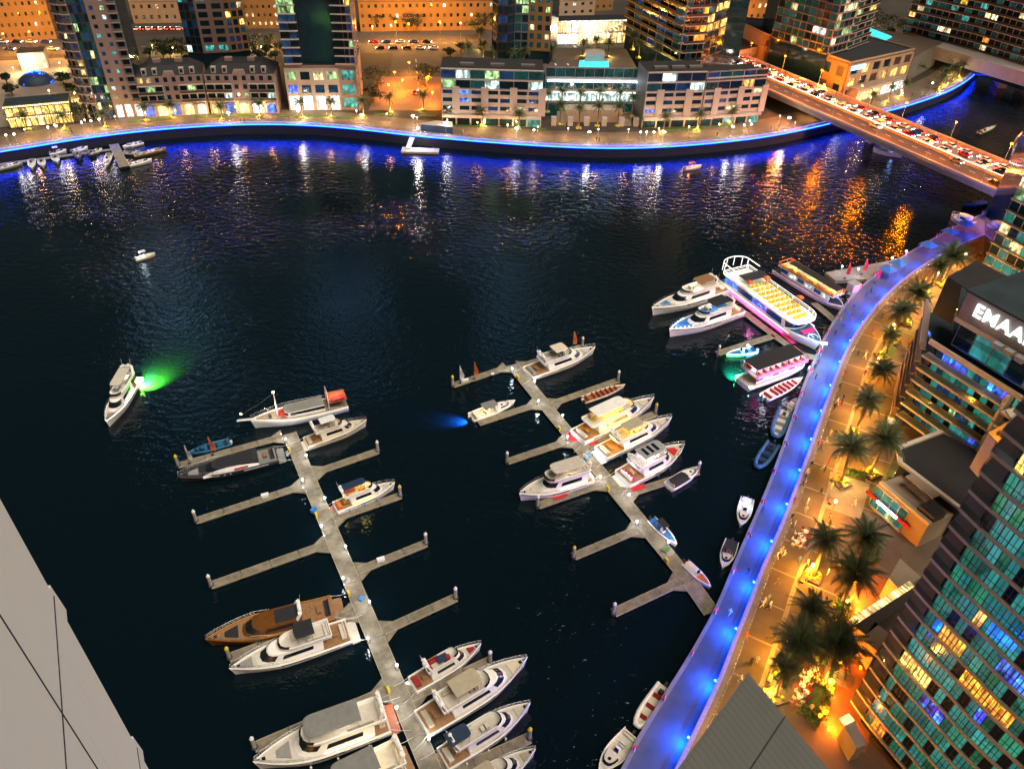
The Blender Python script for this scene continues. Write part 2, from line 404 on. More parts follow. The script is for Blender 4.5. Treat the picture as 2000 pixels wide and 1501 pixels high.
# coloured bands and slabs laid across the far promenade
fb = MB(); fr = resample(FQ, 7.0)
fa, fc = offset(fr, 1.3), offset(fr, 13.5)
for i in range(2, len(fr) - 2):
    d = (fr[i + 1] - fr[i - 1]).normalized() * .45
    a, c = fa[i], fc[i]
    fb.add([(a - d) + Vector((0, 0, .016)), (a + d) + Vector((0, 0, .016)), (c + d) + Vector((0, 0, .016)), (c - d) + Vector((0, 0, .016))], [(0, 1, 2, 3)])
structure('paving_bands', fb, 'stone_tile_dark')
def led(pts, off, z, h, w, mat, name, label, n=None):
    t = thing(name, label, 'light strip', (pts[0].x, pts[0].y, z)); a = offset(pts, off); b = offset(pts, off + w)
    seg = 6
    for i in range(0, len(a) - 1, seg):
        mb = MB(); ribbon(mb, a[i:i + seg + 1], b[i:i + seg + 1], z, z + h); mb.build('led_tube', mat, t, True)
    return t
led(FQ, -.72, GZ - .36, .30, .15, 'strip_blue', 'led_strip', 'blue light strip running along the outer edge of the far quay coping')
led(FQ, 1.05, GZ + .14, .12, .12, 'strip_violet', 'led_strip', 'violet light strip at the foot of the far promenade railing')
def railing(pts, z, h, label, name='railing', mat='steel', post=2.2, glass=None):
    t = thing(name, label, 'railing', (pts[0].x, pts[0].y, z)); rp = resample(pts, post)
    mb = MB(); mb.tube([p + Vector((0, 0, z + h - p.z)) for p in rp], .045, 5); mb.tube([p + Vector((0, 0, z + h * .5 - p.z)) for p in rp], .025, 4); mb.build('rail', mat, t, True)
    mb = MB()
    for p in rp: mb.box((p.x, p.y, z + h / 2), (.06, .06, h))
    mb.build('posts', mat, t, True)
    return t
railing(offset(FQ, .5), GZ + .12, 1.05, 'steel railing along the far curving quay edge')
# ---- far roads
def sheet(name, pts, z, mat, kind='structure', thick=.02):
    mb = MB(); mb.prism([(p.x, p.y) for p in pts], z - thick, z); return tag(mb.build(name, mat), kind=kind)
Q = lambda x, y: P(x, y, GZ)
road = [Q(-120, 76), Q(130, 74), Q(420, 66), Q(720, 60), Q(960, 60), Q(960, 106), Q(720, 104), Q(420, 100), Q(130, 106), Q(-120, 116)]
sheet('road', road, GZ + .012, 'asphalt')
sheet('road', [Q(768, 104), Q(862, 104), Q(865, 150), Q(760, 150)], GZ + .020, 'asphalt')
sheet('plaza', [Q(746, 150), Q(866, 150), Q(868, 216), Q(720, 216)], GZ + .024, 'stone_pink')
mk = MB()
for k in range(46):
    x = -60 + k * 21; p = Q(x, 94 - (x / 900) * 10); d = Q(x + 9, 94 - (x / 900) * 10)
    mk.bar(p + Vector((0, 0, .018)), d + Vector((0, 0, .018)), .25, .01)
for k in range(7):
    a, b = Q(812 + k, 116 + k * 11), Q(813 + k, 122 + k * 11); mk.bar(a + Vector((0, 0, .03)), b + Vector((0, 0, .03)), .2, .01)
structure('road_markings', mk, 'road_paint')
# ---- near shore
RIM_px = [(1295, 1560), (1345, 1460), (1412, 1320), (1437, 1250), (1462, 1190), (1485, 1125), (1510, 1068), (1535, 1010), (1557, 950), (1583, 880), (1607, 810), (1630, 745), (1655, 680),
          (1690, 625), (1735, 572), (1785, 530), (1840, 497), (1905, 465), (1990, 430), (2060, 400)]
EDGE_px = [(1180, 1560), (1215, 1501), (1245, 1440), (1290, 1368), (1340, 1290), (1385, 1212), (1410, 1160), (1440, 1085), (1470, 1018), (1497, 955), (1520, 895), (1545, 822), (1565, 762),
           (1585, 712), (1612, 652), (1650, 592), (1690, 550), (1740, 515), (1800, 478), (1860, 445), (1930, 412), (2020, 375)]
RIM = smooth([P(x, y, GZ) for x, y in RIM_px], 2)
EDGE = smooth([P(x, y, 1.5) for x, y in EDGE_px], 2)
back = [Vector((P(*EDGE_px[0]).x - 30, 20, 0)), Vector((-60, 10, 0)), Vector((-60, -60, 0)), Vector((600, -60, 0)), Vector((600, 320, 0))]
# upper land behind the rim
mb = MB(); mb.prism([(p.x, p.y) for p in RIM] + [(600, 330), (600, -60), (-40, -60), (20, 30)], -3, GZ, 0); structure('promenade', mb, 'stone_paving')
# lower walk: from EDGE to the foot of the rim
n = 160
EP = param(EDGE, n); RP = param(RIM, n)
mb = MB(); ribbon(mb, EP, RP, -2.6, 1.5); structure('lower_walk', mb, 'deck_blue_walk')
cp = MB(); ribbon(cp, offset(EP, .12), offset(EP, -.5), .9, 1.62); structure('walk_coping', cp, 'coping')
RO = offset(RP, .45); RI = offset(RP, -1.25)
cp = MB(); ribbon(cp, RO, RI, GZ - .5, GZ + .10); structure('parapet_coping', cp, 'coping')
led(RP, -.22, GZ + .104, .05, .62, 'strip_violet_dim', 'led_strip', 'broad violet light strip on the parapet above the blue lower walk')
led(RP, .36, GZ - .66, .12, .14, 'strip_blue_low', 'led_strip', 'blue light strip under the parapet washing the lower walk')
railing(offset(RP, -1.1), GZ + .1, 1.0, 'steel railing on the parapet between the promenade and the blue lower walk')
# dark strip along the lower walk
mid = [EP[i].lerp(RP[i], .66) for i in range(n)]; mid2 = [EP[i].lerp(RP[i], .75) for i in range(n)]
mb = MB(); ribbon(mb, mid, mid2, 1.49, 1.506); structure('walk_dark_strip', mb, 'stone_tile_dark')
# blue wash lights under the parapet: small bulkhead fittings, one every ten metres
for i, p in enumerate(resample(RP, 10.5)):
    if p.y < 30 or p.y > 300: continue
    j = min(range(n), key=lambda k: (RP[k] - p).length)
    e = (EP[j] - RP[j]).normalized(); c = p + e * .75
    t = thing('wall_light', 'small round wall light under the parapet throwing blue light on the lower walk', 'wall light', (c.x, c.y, 3.2), 0, 'blue wall lights along the lower walk')
    mb = MB(); mb.lathe((0, 0, 0), [(.16, -.1), (.2, 0), (.16, .1)], 8); mb.build('lens', 'strip_cyan', t)
    mb = MB(); mb.bar((0, 0, .08), (-e.x * .7, -e.y * .7, .18), .08, .08); mb.build('bracket', 'steel', t)
    lamp(t, (c.x + e.x * .8, c.y + e.y * .8, 3.0), 1500, (.002, .085, 1.0), .5)
# paving bands on the near promenade
pb = MB()
bi = offset(RP, -5.2); bo = offset(RP, -5.9); ribbon(pb, bi, bo, GZ - .1, GZ + .012)
pb2 = MB(); ribbon(pb2, offset(RP, -9.5), offset(RP, -12.8), GZ - .1, GZ + .008)
structure('paving_bands', pb, 'stone_tile'); structure('paving_bands', pb2, 'stone_tile_dark')
pb = MB(); r6 = resample(RP, 7.5)
ra, rb = offset(r6, -1.3), offset(r6, -15.5)
for i in range(1, len(r6) - 1):
    d = (r6[i + 1] - r6[i - 1]).normalized() * .16; k = Vector((0, 0, .018))
    pb.add([ra[i] - d + k, ra[i] + d + k, rb[i] + d + k, rb[i] - d + k], [(3, 2, 1, 0)])
structure('paving_joints', pb, 'stone_tile')
# grey square and orange-lit terraces inland
S = lambda x, y: P(x, y, GZ)
sheet('forecourt', [S(1622, 920), S(1700, 945), S(1680, 1015), S(1610, 990)], GZ + .022, 'stone_tile')
sheet('forecourt', [S(1625, 1010), S(1690, 1012), S(1765, 1085), S(1735, 1110), S(1640, 1060)], GZ + .030, 'stone_tile_dark')
sheet('terrace', [S(1660, 1168), S(1704, 1108), S(1765, 1160), S(1680, 1215)], GZ + .034, 'stone_pink')
sheet('terrace', [S(1595, 1395), S(1632, 1305), S(1700, 1290), S(1735, 1330), S(1690, 1470), S(1640, 1455)], GZ + .036, 'stone_pink')
sheet('lawn', [S(1570, 1390), S(1618, 1285), S(1635, 1295), S(1602, 1400)], GZ + .12, 'grass', 'stuff', .12)
sheet('lawn', [S(1628, 1235), S(1648, 1165), S(1668, 1180), S(1660, 1225)], GZ + .12, 'grass', 'stuff', .12)
sheet('lawn', [S(1725, 700), S(1748, 640), S(1762, 648), S(1742, 702)], GZ + .12, 'grass', 'stuff', .12)
for a, b in (((865, 247), (948, 250)), ((1040, 254), (1068, 255)), ((1300, 258), (1360, 254)), ((1362, 253), (1425, 245)), ((540, 228), (640, 230)), ((660, 232), (690, 233)), ((730, 225), (765, 227)), ((818, 228), (852, 229)), ((250, 240), (340, 233)), ((380, 230), (500, 227))):
    p, q = Q(*a), Q(*b); sheet('lawn', [p, q, q + Vector((0, 2.2, 0)), p + Vector((0, 2.2, 0))], GZ + .15, 'grass', 'stuff', .15)

# ================================================================== docks
def pile(pxy, cap, label):
    b = P(*pxy, .6); t = thing('mooring_pile', label, 'pile', (b.x, b.y, 0), 0, 'mooring piles at the finger ends')
    mb = MB(); mb.lathe((0, 0, 0), [(.30, -2), (.30, 2.9)], 12); mb.build('shaft', 'pile_steel', t)
    mb = MB(); mb.lathe((0, 0, 0), [(.33, 2.9), (.33, 3.1), (.04, 3.55)], 12); mb.build('cap', cap, t)
    mb = MB(); mb.lathe((0, 0, 0), [(.5, .35), (.5, .66), (.34, .66)], 10); mb.build('guide_ring', 'rubber', t)
def dock(name, label, cat, a, b, w, group=None, sect=6.0, z=.62, gus=0):
    d = b - a; L = d.length; t = thing(name, label, cat, (a.x, a.y, 0), math.atan2(d.y, d.x), group)
    k = max(1, round(L / sect)); s = L / k
    for i in range(k):
        mb = MB(); mb.box(((i + .5) * s, 0, z - .05), (s - .06, w - .24, .10)); mb.build('deck_panel', 'dock_deck', t)
    mb = MB()
    for y in (-1, 1): mb.box((L / 2, y * (w / 2 - .06), z - .07), (L, .12, .2))
    mb.build('edge_beam', 'dock_edge', t)
    mb = MB()
    for i in range(k): mb.box(((i + .5) * s, 0, .12), (s * .8, w * .8, .78))
    mb.build('floats', 'dock_float', t)
    mb = MB()
    for i in range(k + 1):
        for y in (-1, 1): mb.box((min(L - .2, max(.2, i * s)), y * (w / 2 - .16), z + .09), (.34, .07, .10)); 
    mb.build('cleats', 'steel', t)
    if gus:
        mb = MB()
        for y in (-1, 1):
            mb.prism([(0, y * w / 2), (gus, y * w / 2), (0, y * (w / 2 + gus * .62))], z - .22, z - .012)
        mb.build('gusset', 'dock_deck', t)
    return t
D1 = [P(565, 846, .6), P(846, 1512, .6)]
D2 = [P(1000, 712, .6), P(1346, 1133, .6)]
dock('pontoon', 'long main pontoon with yachts on both sides and a classic motor sailer at its head', 'pontoon', D1[0], D1[1], 2.9)
dock('pontoon', 'main pontoon leading out from the blue lower walk past the yellow lit yachts', 'pontoon', D2[0], D2[1], 2.9)
gw = dock('gangway', 'widening gangway joining the pontoon to the blue lower walk', 'gangway', D2[1], P(1390, 1196, .6), 3.0)
for k, pts in enumerate([[(1366, 1160), (1378, 1168), (1412, 1160), (1385, 1215)]]):
    mb = MB(); mb.prism([(P(x, y, .62).x, P(x, y, .62).y) for x, y in pts], .3, .61); mb.build('apron', 'dock_deck', gw)
    gw.children[-1].matrix_parent_inverse = gw.matrix_basis.inverted()
def main_at(D_, pxy):
    p = P(*pxy, .6); a, b = D_; d = (b - a).normalized(); return a + d * (p - a).dot(d)
FING = [  # dock, tip pixel, root pixel, cap, what lies beside it
 (D1, (348, 908), (552, 852), 'cap_yellow', 'beside the black decked sport yacht'), (D1, (383, 1016), (583, 950), 'cap_white', 'empty, with a white locker box halfway'),
 (D1, (412, 1142), (633, 1063), 'cap_white', 'empty, next beyond the one with the locker'), (D1, (448, 1283), (690, 1195), 'cap_yellow', 'between the gold yacht and the long white yacht'),
 (D1, (497, 1458), (745, 1352), 'cap_white', 'behind the big yacht with the grey hardtop'), (D1, (738, 880), (607, 925), 'cap_white', 'empty, below the cream flybridge boat'),
 (D1, (782, 967), (650, 1013), 'cap_yellow', 'beside the boat with the navy bimini'), (D1, (832, 1060), (690, 1118), 'cap_white', 'empty, with a lamp post at its root'),
 (D1, (890, 1166), (748, 1232), 'cap_white', 'empty, beside the moored red cushion cruiser'), (D1, (957, 1290), (800, 1362), 'cap_white', 'between the red cushion cruiser and the beige hardtop yacht'),
 (D1, (1034, 1440), (868, 1516), 'cap_yellow', 'with a yacht with a blue sunroof alongside'),
 (D2, (884, 752), (998, 714), 'cap_yellow', 'carrying two upright flags and a life raft'), (D2, (934, 826), (1050, 788), None, 'with a small lit open boat alongside'),
 (D2, (990, 901), (1105, 862), 'cap_white', 'empty, across from the yellow lit yachts'), (D2, (1050, 987), (1178, 943), 'cap_white', 'with a red mat and a grey roofed yacht'),
 (D2, (1120, 1086), (1245, 1033), 'cap_yellow', 'empty, with red marks near its yellow capped pile'), (D2, (1198, 1196), (1330, 1134), 'cap_white', 'empty, with red marks near its white capped pile'),
 (D2, (1137, 676), (1012, 716), 'cap_white', 'behind the grey flybridge yacht at the pontoon head'), (D2, (1207, 742), (1082, 787), 'cap_white', 'with a red seated tour boat alongside'),
 (D2, (1280, 806), (1150, 868), 'cap_yellow', 'between the two yellow lit yachts'), (D2, (1363, 920), (1230, 962), 'cap_white', 'with a red mat and a small grey cruiser')]
for D_, tip, root, cap, what in FING:
    a = main_at(D_, root); b = P(*tip, .6); d = (b - a).normalized(); a = a + d * 1.45
    dock('finger_pontoon', 'narrow finger pontoon ' + what, 'pontoon', a, b, 1.7, 'finger pontoons', 5.0, .60, 2.3)
    if cap:
        pile((tip[0], tip[1]), cap, ('white' if cap == 'cap_white' else 'yellow') + ' capped pile at the finger ' + what)
# pontoon furniture
def pedestal(p, label, mat='cap_white', glow=True):
    t = thing('power_pedestal', label, 'pedestal', (p.x, p.y, .62), 0, 'power pedestals along the pontoons')
    mb = MB(); mb.box((0, 0, .45), (.26, .26, .9)); mb.build('post', mat, t)
    mb = MB(); mb.lathe((0, 0, .9), [(.17, 0), (.2, .1), (.12, .28)], 8); mb.build('lamp_head', 'glow_cool' if glow else 'cap_white', t)
    if glow: lamp(t, (p.x, p.y, 2.4), 90, (.88, .92, 1.0), .15)
for D_, nm in ((D1, 'along the long main pontoon'), (D2, 'along the pontoon by the yellow lit yachts')):
    d = D_[1] - D_[0]; u = d.normalized(); s = Vector((-u.y, u.x, 0)); k = int(d.length / 6.5)
    for i in range(k):
        p = D_[0] + u * (2.5 + i * 6.5) + s * (1.25 if i % 2 else -1.25)
        pedestal(p, 'white power pedestal with a small lamp ' + nm)
    for i in range(0, k, 3):
        p = D_[0] + u * (5.5 + i * 6.5) + s * (-1.28)
        t = thing('fire_point', 'yellow fire hose cabinet standing ' + nm, 'cabinet', (p.x, p.y, .62), math.atan2(u.y, u.x), 'yellow fire cabinets on the pontoons')
        mb = MB(); mb.box((0, 0, .42), (.75, .32, .84)); mb.build('body', 'yellow_paint', t)
        mb = MB(); mb.box((0, 0, .88), (.82, .38, .07)); mb.build('lid', 'yellow_paint', t)
        mb = MB(); mb.box((.2, -.19, .45), (.08, .05, .2)); mb.build('handle', 'steel', t)
def locker(pxy, label, mat='cap_white', rz=.4, d=(1.3, .7, .6)):
    p = P(*pxy, .62); t = thing('dock_box', label, 'dock box', p, rz)
    mb = MB(); mb.box((0, 0, d[2] * .42), (d[0], d[1], d[2] * .84)); mb.build('body', mat, t)
    mb = MB(); mb.prism([(-d[0] / 2 - .04, -d[1] / 2 - .04), (d[0] / 2 + .04, -d[1] / 2 - .04), (d[0] / 2 + .04, d[1] / 2 + .04), (-d[0] / 2 - .04, d[1] / 2 + .04)], d[2] * .84 + .003, d[2]); mb.build('lid', mat, t)
locker((518, 969), 'white locker box on an empty finger pontoon'); locker((744, 1094), 'white locker box on the finger pontoon with the lamp post')
locker((613, 998), 'blue trolley box on the long pontoon near the navy bimini boat', 'blue_paint', 1.2, (1.2, .6, .8)); locker((706, 1170), 'blue crate on the long pontoon near the gold yacht', 'blue_paint', 1.2, (.8, .6, .5))
locker((1145, 895), 'blue crate on the pontoon astern of the yellow lit yachts', 'blue_paint', .9, (1.4, .9, .6)); locker((1300, 1072), 'green tool box lying on the pontoon by the small speedboat', 'shrub', .9, (1.6, 1.1, .2))
locker((908, 744), 'white life raft canister on the flagged finger pontoon', 'cap_white', .35, (1.6, .6, .5)); locker((962, 731), 'white dock step on the flagged finger pontoon', 'cap_white', .35, (.7, .5, .35))
def mat_rug(pxy, sx, sy, rz, mat, label):
    p = P(*pxy, .62); t = thing('floor_mat', label, 'mat', p, rz)
    mb = MB(); mb.box((0, 0, .025), (sx, sy, .03)); mb.build('mat', mat, t)
    mb = MB()
    for s in (-1, 1): mb.box((0, s * (sy / 2 - .06), .048), (sx, .1, .012))
    mb.build('border', 'cushion_red', t)
ang2 = math.atan2((D2[1] - D2[0]).y, (D2[1] - D2[0]).x)
mat_rug((1118, 852), 3.0, 2.4, ang2, 'red_fabric', 'red carpet on the pontoon at the first yellow lit yacht'); mat_rug((1157, 863), 2.2, 1.4, ang2 + 1.57, 'red_fabric', 'red boarding mat between the two yellow lit yachts')
mat_rug((1093, 968), 3.2, 1.3, ang2 + 1.57, 'red_fabric', 'red mat beside the grey roofed yacht'); mat_rug((1247, 952), 3.0, 1.2, ang2 + 1.57, 'red_fabric', 'red mat beside the party yacht with pink stools')
def flag(pxy, col, label, h=5.0, z=.6):
    p = P(*pxy, z); t = thing('feather_flag', label, 'flag', p, random.uniform(-.3, .3))
    mb = MB(); mb.tube([(0, 0, 0), (0, 0, h * .7), (.12, 0, h * .92), (.5, 0, h)], .035, 5); mb.build('pole', 'steel', t)
    mb = MB(); rings = []
    for i in range(9):
        z_ = h * (.25 + .75 * i / 8); ww = 1.0 * math.sin(math.pi * min(1, .35 + i / 12)) + .05; y = .08 * math.sin(i * .9)
        rings.append([(.05, y - .015, z_), (ww, y * 2 - .015, z_), (ww, y * 2 + .015, z_), (.05, y + .015, z_)])
    mb.loft(rings, True, True); mb.build('cloth', col, t)
    mb = MB(); mb.lathe((0, 0, 0), [(.35, 0), (.3, .12), (.05, .16)], 8); mb.build('base', 'rubber', t)
flag((898, 748), 'white_fabric', 'pale feather flag at the outer end of the flagged finger pontoon'); flag((926, 740), 'orange_fabric', 'orange red feather flag beside the pale flag on the finger pontoon')
flag((1118, 680), 'orange_fabric', 'orange red feather flag behind the grey flybridge yacht'); flag((370, 905), 'white_fabric', 'pale feather flag beside the black decked sport yacht'); flag((415, 888), 'orange_fabric', 'orange feather flag beside the black decked sport yacht')
flag((1650, 543), 'red_fabric', 'red feather flag on the triangular ferry pier, seaward one', 5, 1.5); flag((1683, 535), 'red_fabric', 'red feather flag on the ferry pier near the blue tents', 5, 1.5); flag((1708, 552), 'red_fabric', 'red feather flag between the ferry pier and the blue walk', 5, 1.5)
# ================================================================== boats
def boat_thing(name, label, cat, bow, stern, z=1.2, group=None):
    """bow and stern pixels at deck height -> thing with +x towards the bow, returns (thing, length)"""
    a = P(*stern, z); b = P(*bow, z); d = b - a; c = (a + b) / 2
    return thing(name, label, cat, (c.x, c.y, 0), math.atan2(d.y, d.x), group), d.length
def hull_fn(L, B, fb, p=2.3, t0=.45, stern=.92, sheer=.35):
    def hw(t):
        a = B / 2 * (stern + (1 - stern) * min(1, t / .3))
        if t > t0: a *= max(.012, 1 - ((t - t0) / (1 - t0)) ** p)
        return a
    def hz(t): return fb * (1 + sheer * t * t)
    return hw, hz
def hull(t, L, B, fb, mh, md, p=2.3, t0=.45, stern=.92, sheer=.35, deck_drop=.22, stripe=None, n=18, lip=.14):
    hw, hz = hull_fn(L, B, fb, p, t0, stern, sheer); X = lambda u: (u - .5) * L
    mb = MB(); rings = []; dk = []
    us = [i / n for i in range(n + 1)]; us = [u if u < .6 else .6 + .4 * (1 - (1 - (u - .6) / .4) ** 1.6) for u in us]
    for u in us:
        a, z = hw(u), hz(u); pinch = 1 - max(0, (u - .55) / .45) ** 1.5 * .62; bx = X(u) - (0 if u < .9 else 0)
        rk = .05 * L * max(0, (u - .7) / .3) ** 2   # raked stem
        half = [(bx - rk, .02, -.7), (bx - rk * .8, a * .74 * pinch, -.15), (bx - rk * .6, a * .86 * pinch, .22), (bx - rk * .25, a * (.93 + .07 * pinch) * (pinch * .5 + .5), z * .62), (bx, a, z), (bx, max(.01, a - lip), z + .02), (bx, max(.008, a - lip - .02), z - deck_drop)]
        ring = half + [(x, -y, zz) for x, y, zz in reversed(half)]
        rings.append(ring); dk.append((bx, max(.008, a - lip - .02), z - deck_drop))
    N = len(rings[0]); vs = [v for r in rings for v in r]; fs = []
    for i in range(n):
        for k in range(N - 1):
            if k == 6: continue
            q = i * N + k; fs.append((q, q + N, q + N + 1, q + 1))
        q = i * N + N - 1; fs.append((q, q + N, i * N + N, i * N))
    mb.add(vs, fs, 0, True); mb.add(rings[0], [tuple(range(N))], 0)
    h = mb.build('hull', mh, t)
    mb = MB(); vs = []; fs = []
    for i, (x, y, z) in enumerate(dk): vs += [(x, y, z + .01), (x, -y, z + .01)]
    for i in range(n): fs.append((2 * i, 2 * i + 1, 2 * i + 3, 2 * i + 2))
    mb.add(vs, fs); d = mb.build('deck', md, t)
    if stripe:
        mb = MB()
        for s in (1, -1):
            r = []
            for i in range(2, n):
                A = Vector(rings[i][3]); Bv = Vector(rings[i][4]); q0 = A.lerp(Bv, .28); q1 = A.lerp(Bv, .52)
                r.append([(q0.x, s * (q0.y + .025), q0.z), (q1.x, s * (q1.y + .025), q1.z)])
            vs = [v for q in r for v in q]; mb.add(vs, [(2 * i, 2 * i + 1, 2 * i + 3, 2 * i + 2) if s < 0 else (2 * i, 2 * i + 2, 2 * i + 3, 2 * i + 1) for i in range(len(r) - 1)], 0, True)
        mb.build('hull_stripe', stripe, h)
    return h, d, hw, hz, X
NS, NA = 4, 8
def outline(x0, x1, w, nose, aft=None, pw=.75):
    aft = w if aft is None else aft; L = []
    for i in range(NS + 1):
        u = i / NS; L.append((lerp(x0, x1 - nose, u), lerp(aft, w, min(1, u * 2))))
    for i in range(1, NA // 2 + 1):
        a = math.pi / 2 * i / (NA // 2); L.append((x1 - nose + nose * math.sin(a), max(.0, w * math.cos(a) ** pw) if i < NA // 2 else 0.))
    return L + [(x, -y) for x, y in reversed(L[:-1])]
def tier(t, name, bo, to, z0, z1, mat, cap=True, roof=None, parent=None):
    mb = MB(); A = [(x, y, z0) for x, y in bo]; C = [(x, y, z1) for x, y in to]; n = len(A)
    mb.add(A + C, [((i + 1) % n, i, n + i, n + (i + 1) % n) for i in range(n)], 0)
    if cap: mb.add(C, [tuple(reversed(range(n)))], 1 if roof else 0)
    return mb.build(name, [mat, roof] if roof else mat, parent or t)
def pane(parent, bo, to, z0, z1, i0, i1, v0, v1, name='window', mat='tinted', off=.035):
    n = len(bo); mb = MB(); vs = []
    cx = sum(p[0] for p in bo) / n
    for i in range(i0, i1 + 1):
        a, c = bo[i % n], to[i % n]
        p, q = bo[max(i - 1, 0)], bo[min(i + 1, n - 1)]
        nx, ny = (p[1] - q[1]), (q[0] - p[0]); l = math.hypot(nx, ny) or 1; nx, ny = nx / l, ny / l
        if nx * (a[0] - cx) + ny * a[1] < 0: nx, ny = -nx, -ny
        for v in (v0, v1):
            x, y = lerp(a[0], c[0], v), lerp(a[1], c[1], v); vs.append((x + nx * off, y + ny * off, lerp(z0, z1, v) + off * .3))
    mb.add(vs, [(2 * k, 2 * k + 1, 2 * k + 3, 2 * k + 2) for k in range(i1 - i0)], 0, True)
    return mb.build(name, mat, parent)
def bow_rail(t, hw, hz, X, u0=.5, h=.75, mat='steel', u1=.985):
    mb = MB(); us = [lerp(u0, u1, i / 9) for i in range(10)]
    for s in (1, -1):
        top = [(X(u) + .1 * (i > 7), s * max(.02, hw(u) - .1), hz(u) + h * min(1, .25 + i * .4)) for i, u in enumerate(us)]
        mb.tube(top, .035, 4)
        mb.tube([(x, y, z - h * .48) for x, y, z in top[2:]], .02, 4)
        for i in range(1, 10, 2): mb.tube([(top[i][0], top[i][1], hz(us[i]) - .02), top[i]], .025, 4)
    mb.build('bow_rail', mat, t)
def slab_pad(t, name, x0, x1, w0, w1, z, h, mat, parent=None):
    mb = MB(); b = min(.08, h * .45)
    lo = [(x0, -w0), (x1, -w1), (x1, w1), (x0, w0)]; cx = (x0 + x1) / 2
    up = [(cx + (x - cx) * (1 - 2 * b / max(.3, abs(x1 - x0))), y * (1 - b / max(.15, w0))) for x, y in lo]
    mb.prism(lo, z, z + h - b); mb.prism(lo, z + h - b, z + h, 0, None, up)
    return mb.build(name, mat, parent or t)
def sofa(t, name, segs, z, mat, h=.42, back=.35):
    """segs: list of (cx,cy,dx,dy, backside) seats with a back on one side"""
    mb = MB()
    for cx, cy, dx, dy, bs in segs:
        mb.box((cx, cy, z + h / 2), (dx, dy, h))
        if bs == 'a': mb.box((cx - dx / 2 + .1, cy, z + h + back / 2), (.2, dy - .02, back))
        if bs == 'f': mb.box((cx + dx / 2 - .1, cy, z + h + back / 2), (.2, dy - .02, back))
        if bs == 'l': mb.box((cx, cy + dy / 2 - .1, z + h + back / 2), (dx - .02, .2, back))
        if bs == 'r': mb.box((cx, cy - dy / 2 + .1, z + h + back / 2), (dx - .02, .2, back))
    return mb.build(name, mat, t)
def arch(t, x, w, z0, z1, rake=.8, mat='gel_white', dome=True):
    mb = MB()
    for s in (1, -1): mb.bar((x - rake * .2, s * w, z0), (x - rake, s * w * .86, z1), .55, .14)
    mb.box((x - rake, 0, z1), (.6, 2 * w * .88, .14)); a = mb.build('radar_arch', mat, t)
    if dome:
        mb = MB(); mb.ball((x - rake, w * .4, z1 + .32), .30, 8); mb.ball((x - rake, -w * .45, z1 + .25), .22, 8); mb.build('radome', 'cap_white', a)
        mb = MB(); mb.box((x - rake + .1, 0, z1 + .3), (.16, 1.1, .1)); mb.box((x - rake + .1, 0, z1 + .16), (.16, .16, .2)); mb.build('radar_bar', 'cap_white', a)
        mb = MB(); mb.tube([(x - rake - .2, w * .7, z1), (x - rake - .5, w * .72, z1 + 1.6)], .02, 4); mb.tube([(x - rake - .2, -w * .7, z1), (x - rake - .5, -w * .72, z1 + 1.6)], .02, 4); mb.build('antenna', 'cap_white', a)
    return a
def fenders(t, hw, hz, X, us, side=1, mat='gel_white'):
    for u in us:
        mb = MB(); c = (X(u), side * (hw(u) + .16), .35); mb.lathe(c, [(.03, -.1), (.15, 0), (.16, .5), (.04, .66)], 8); mb.tube([(c[0], c[1], 1.0), (X(u), side * (hw(u) - .05), hz(u))], .02, 4); mb.build('fender', mat, t)
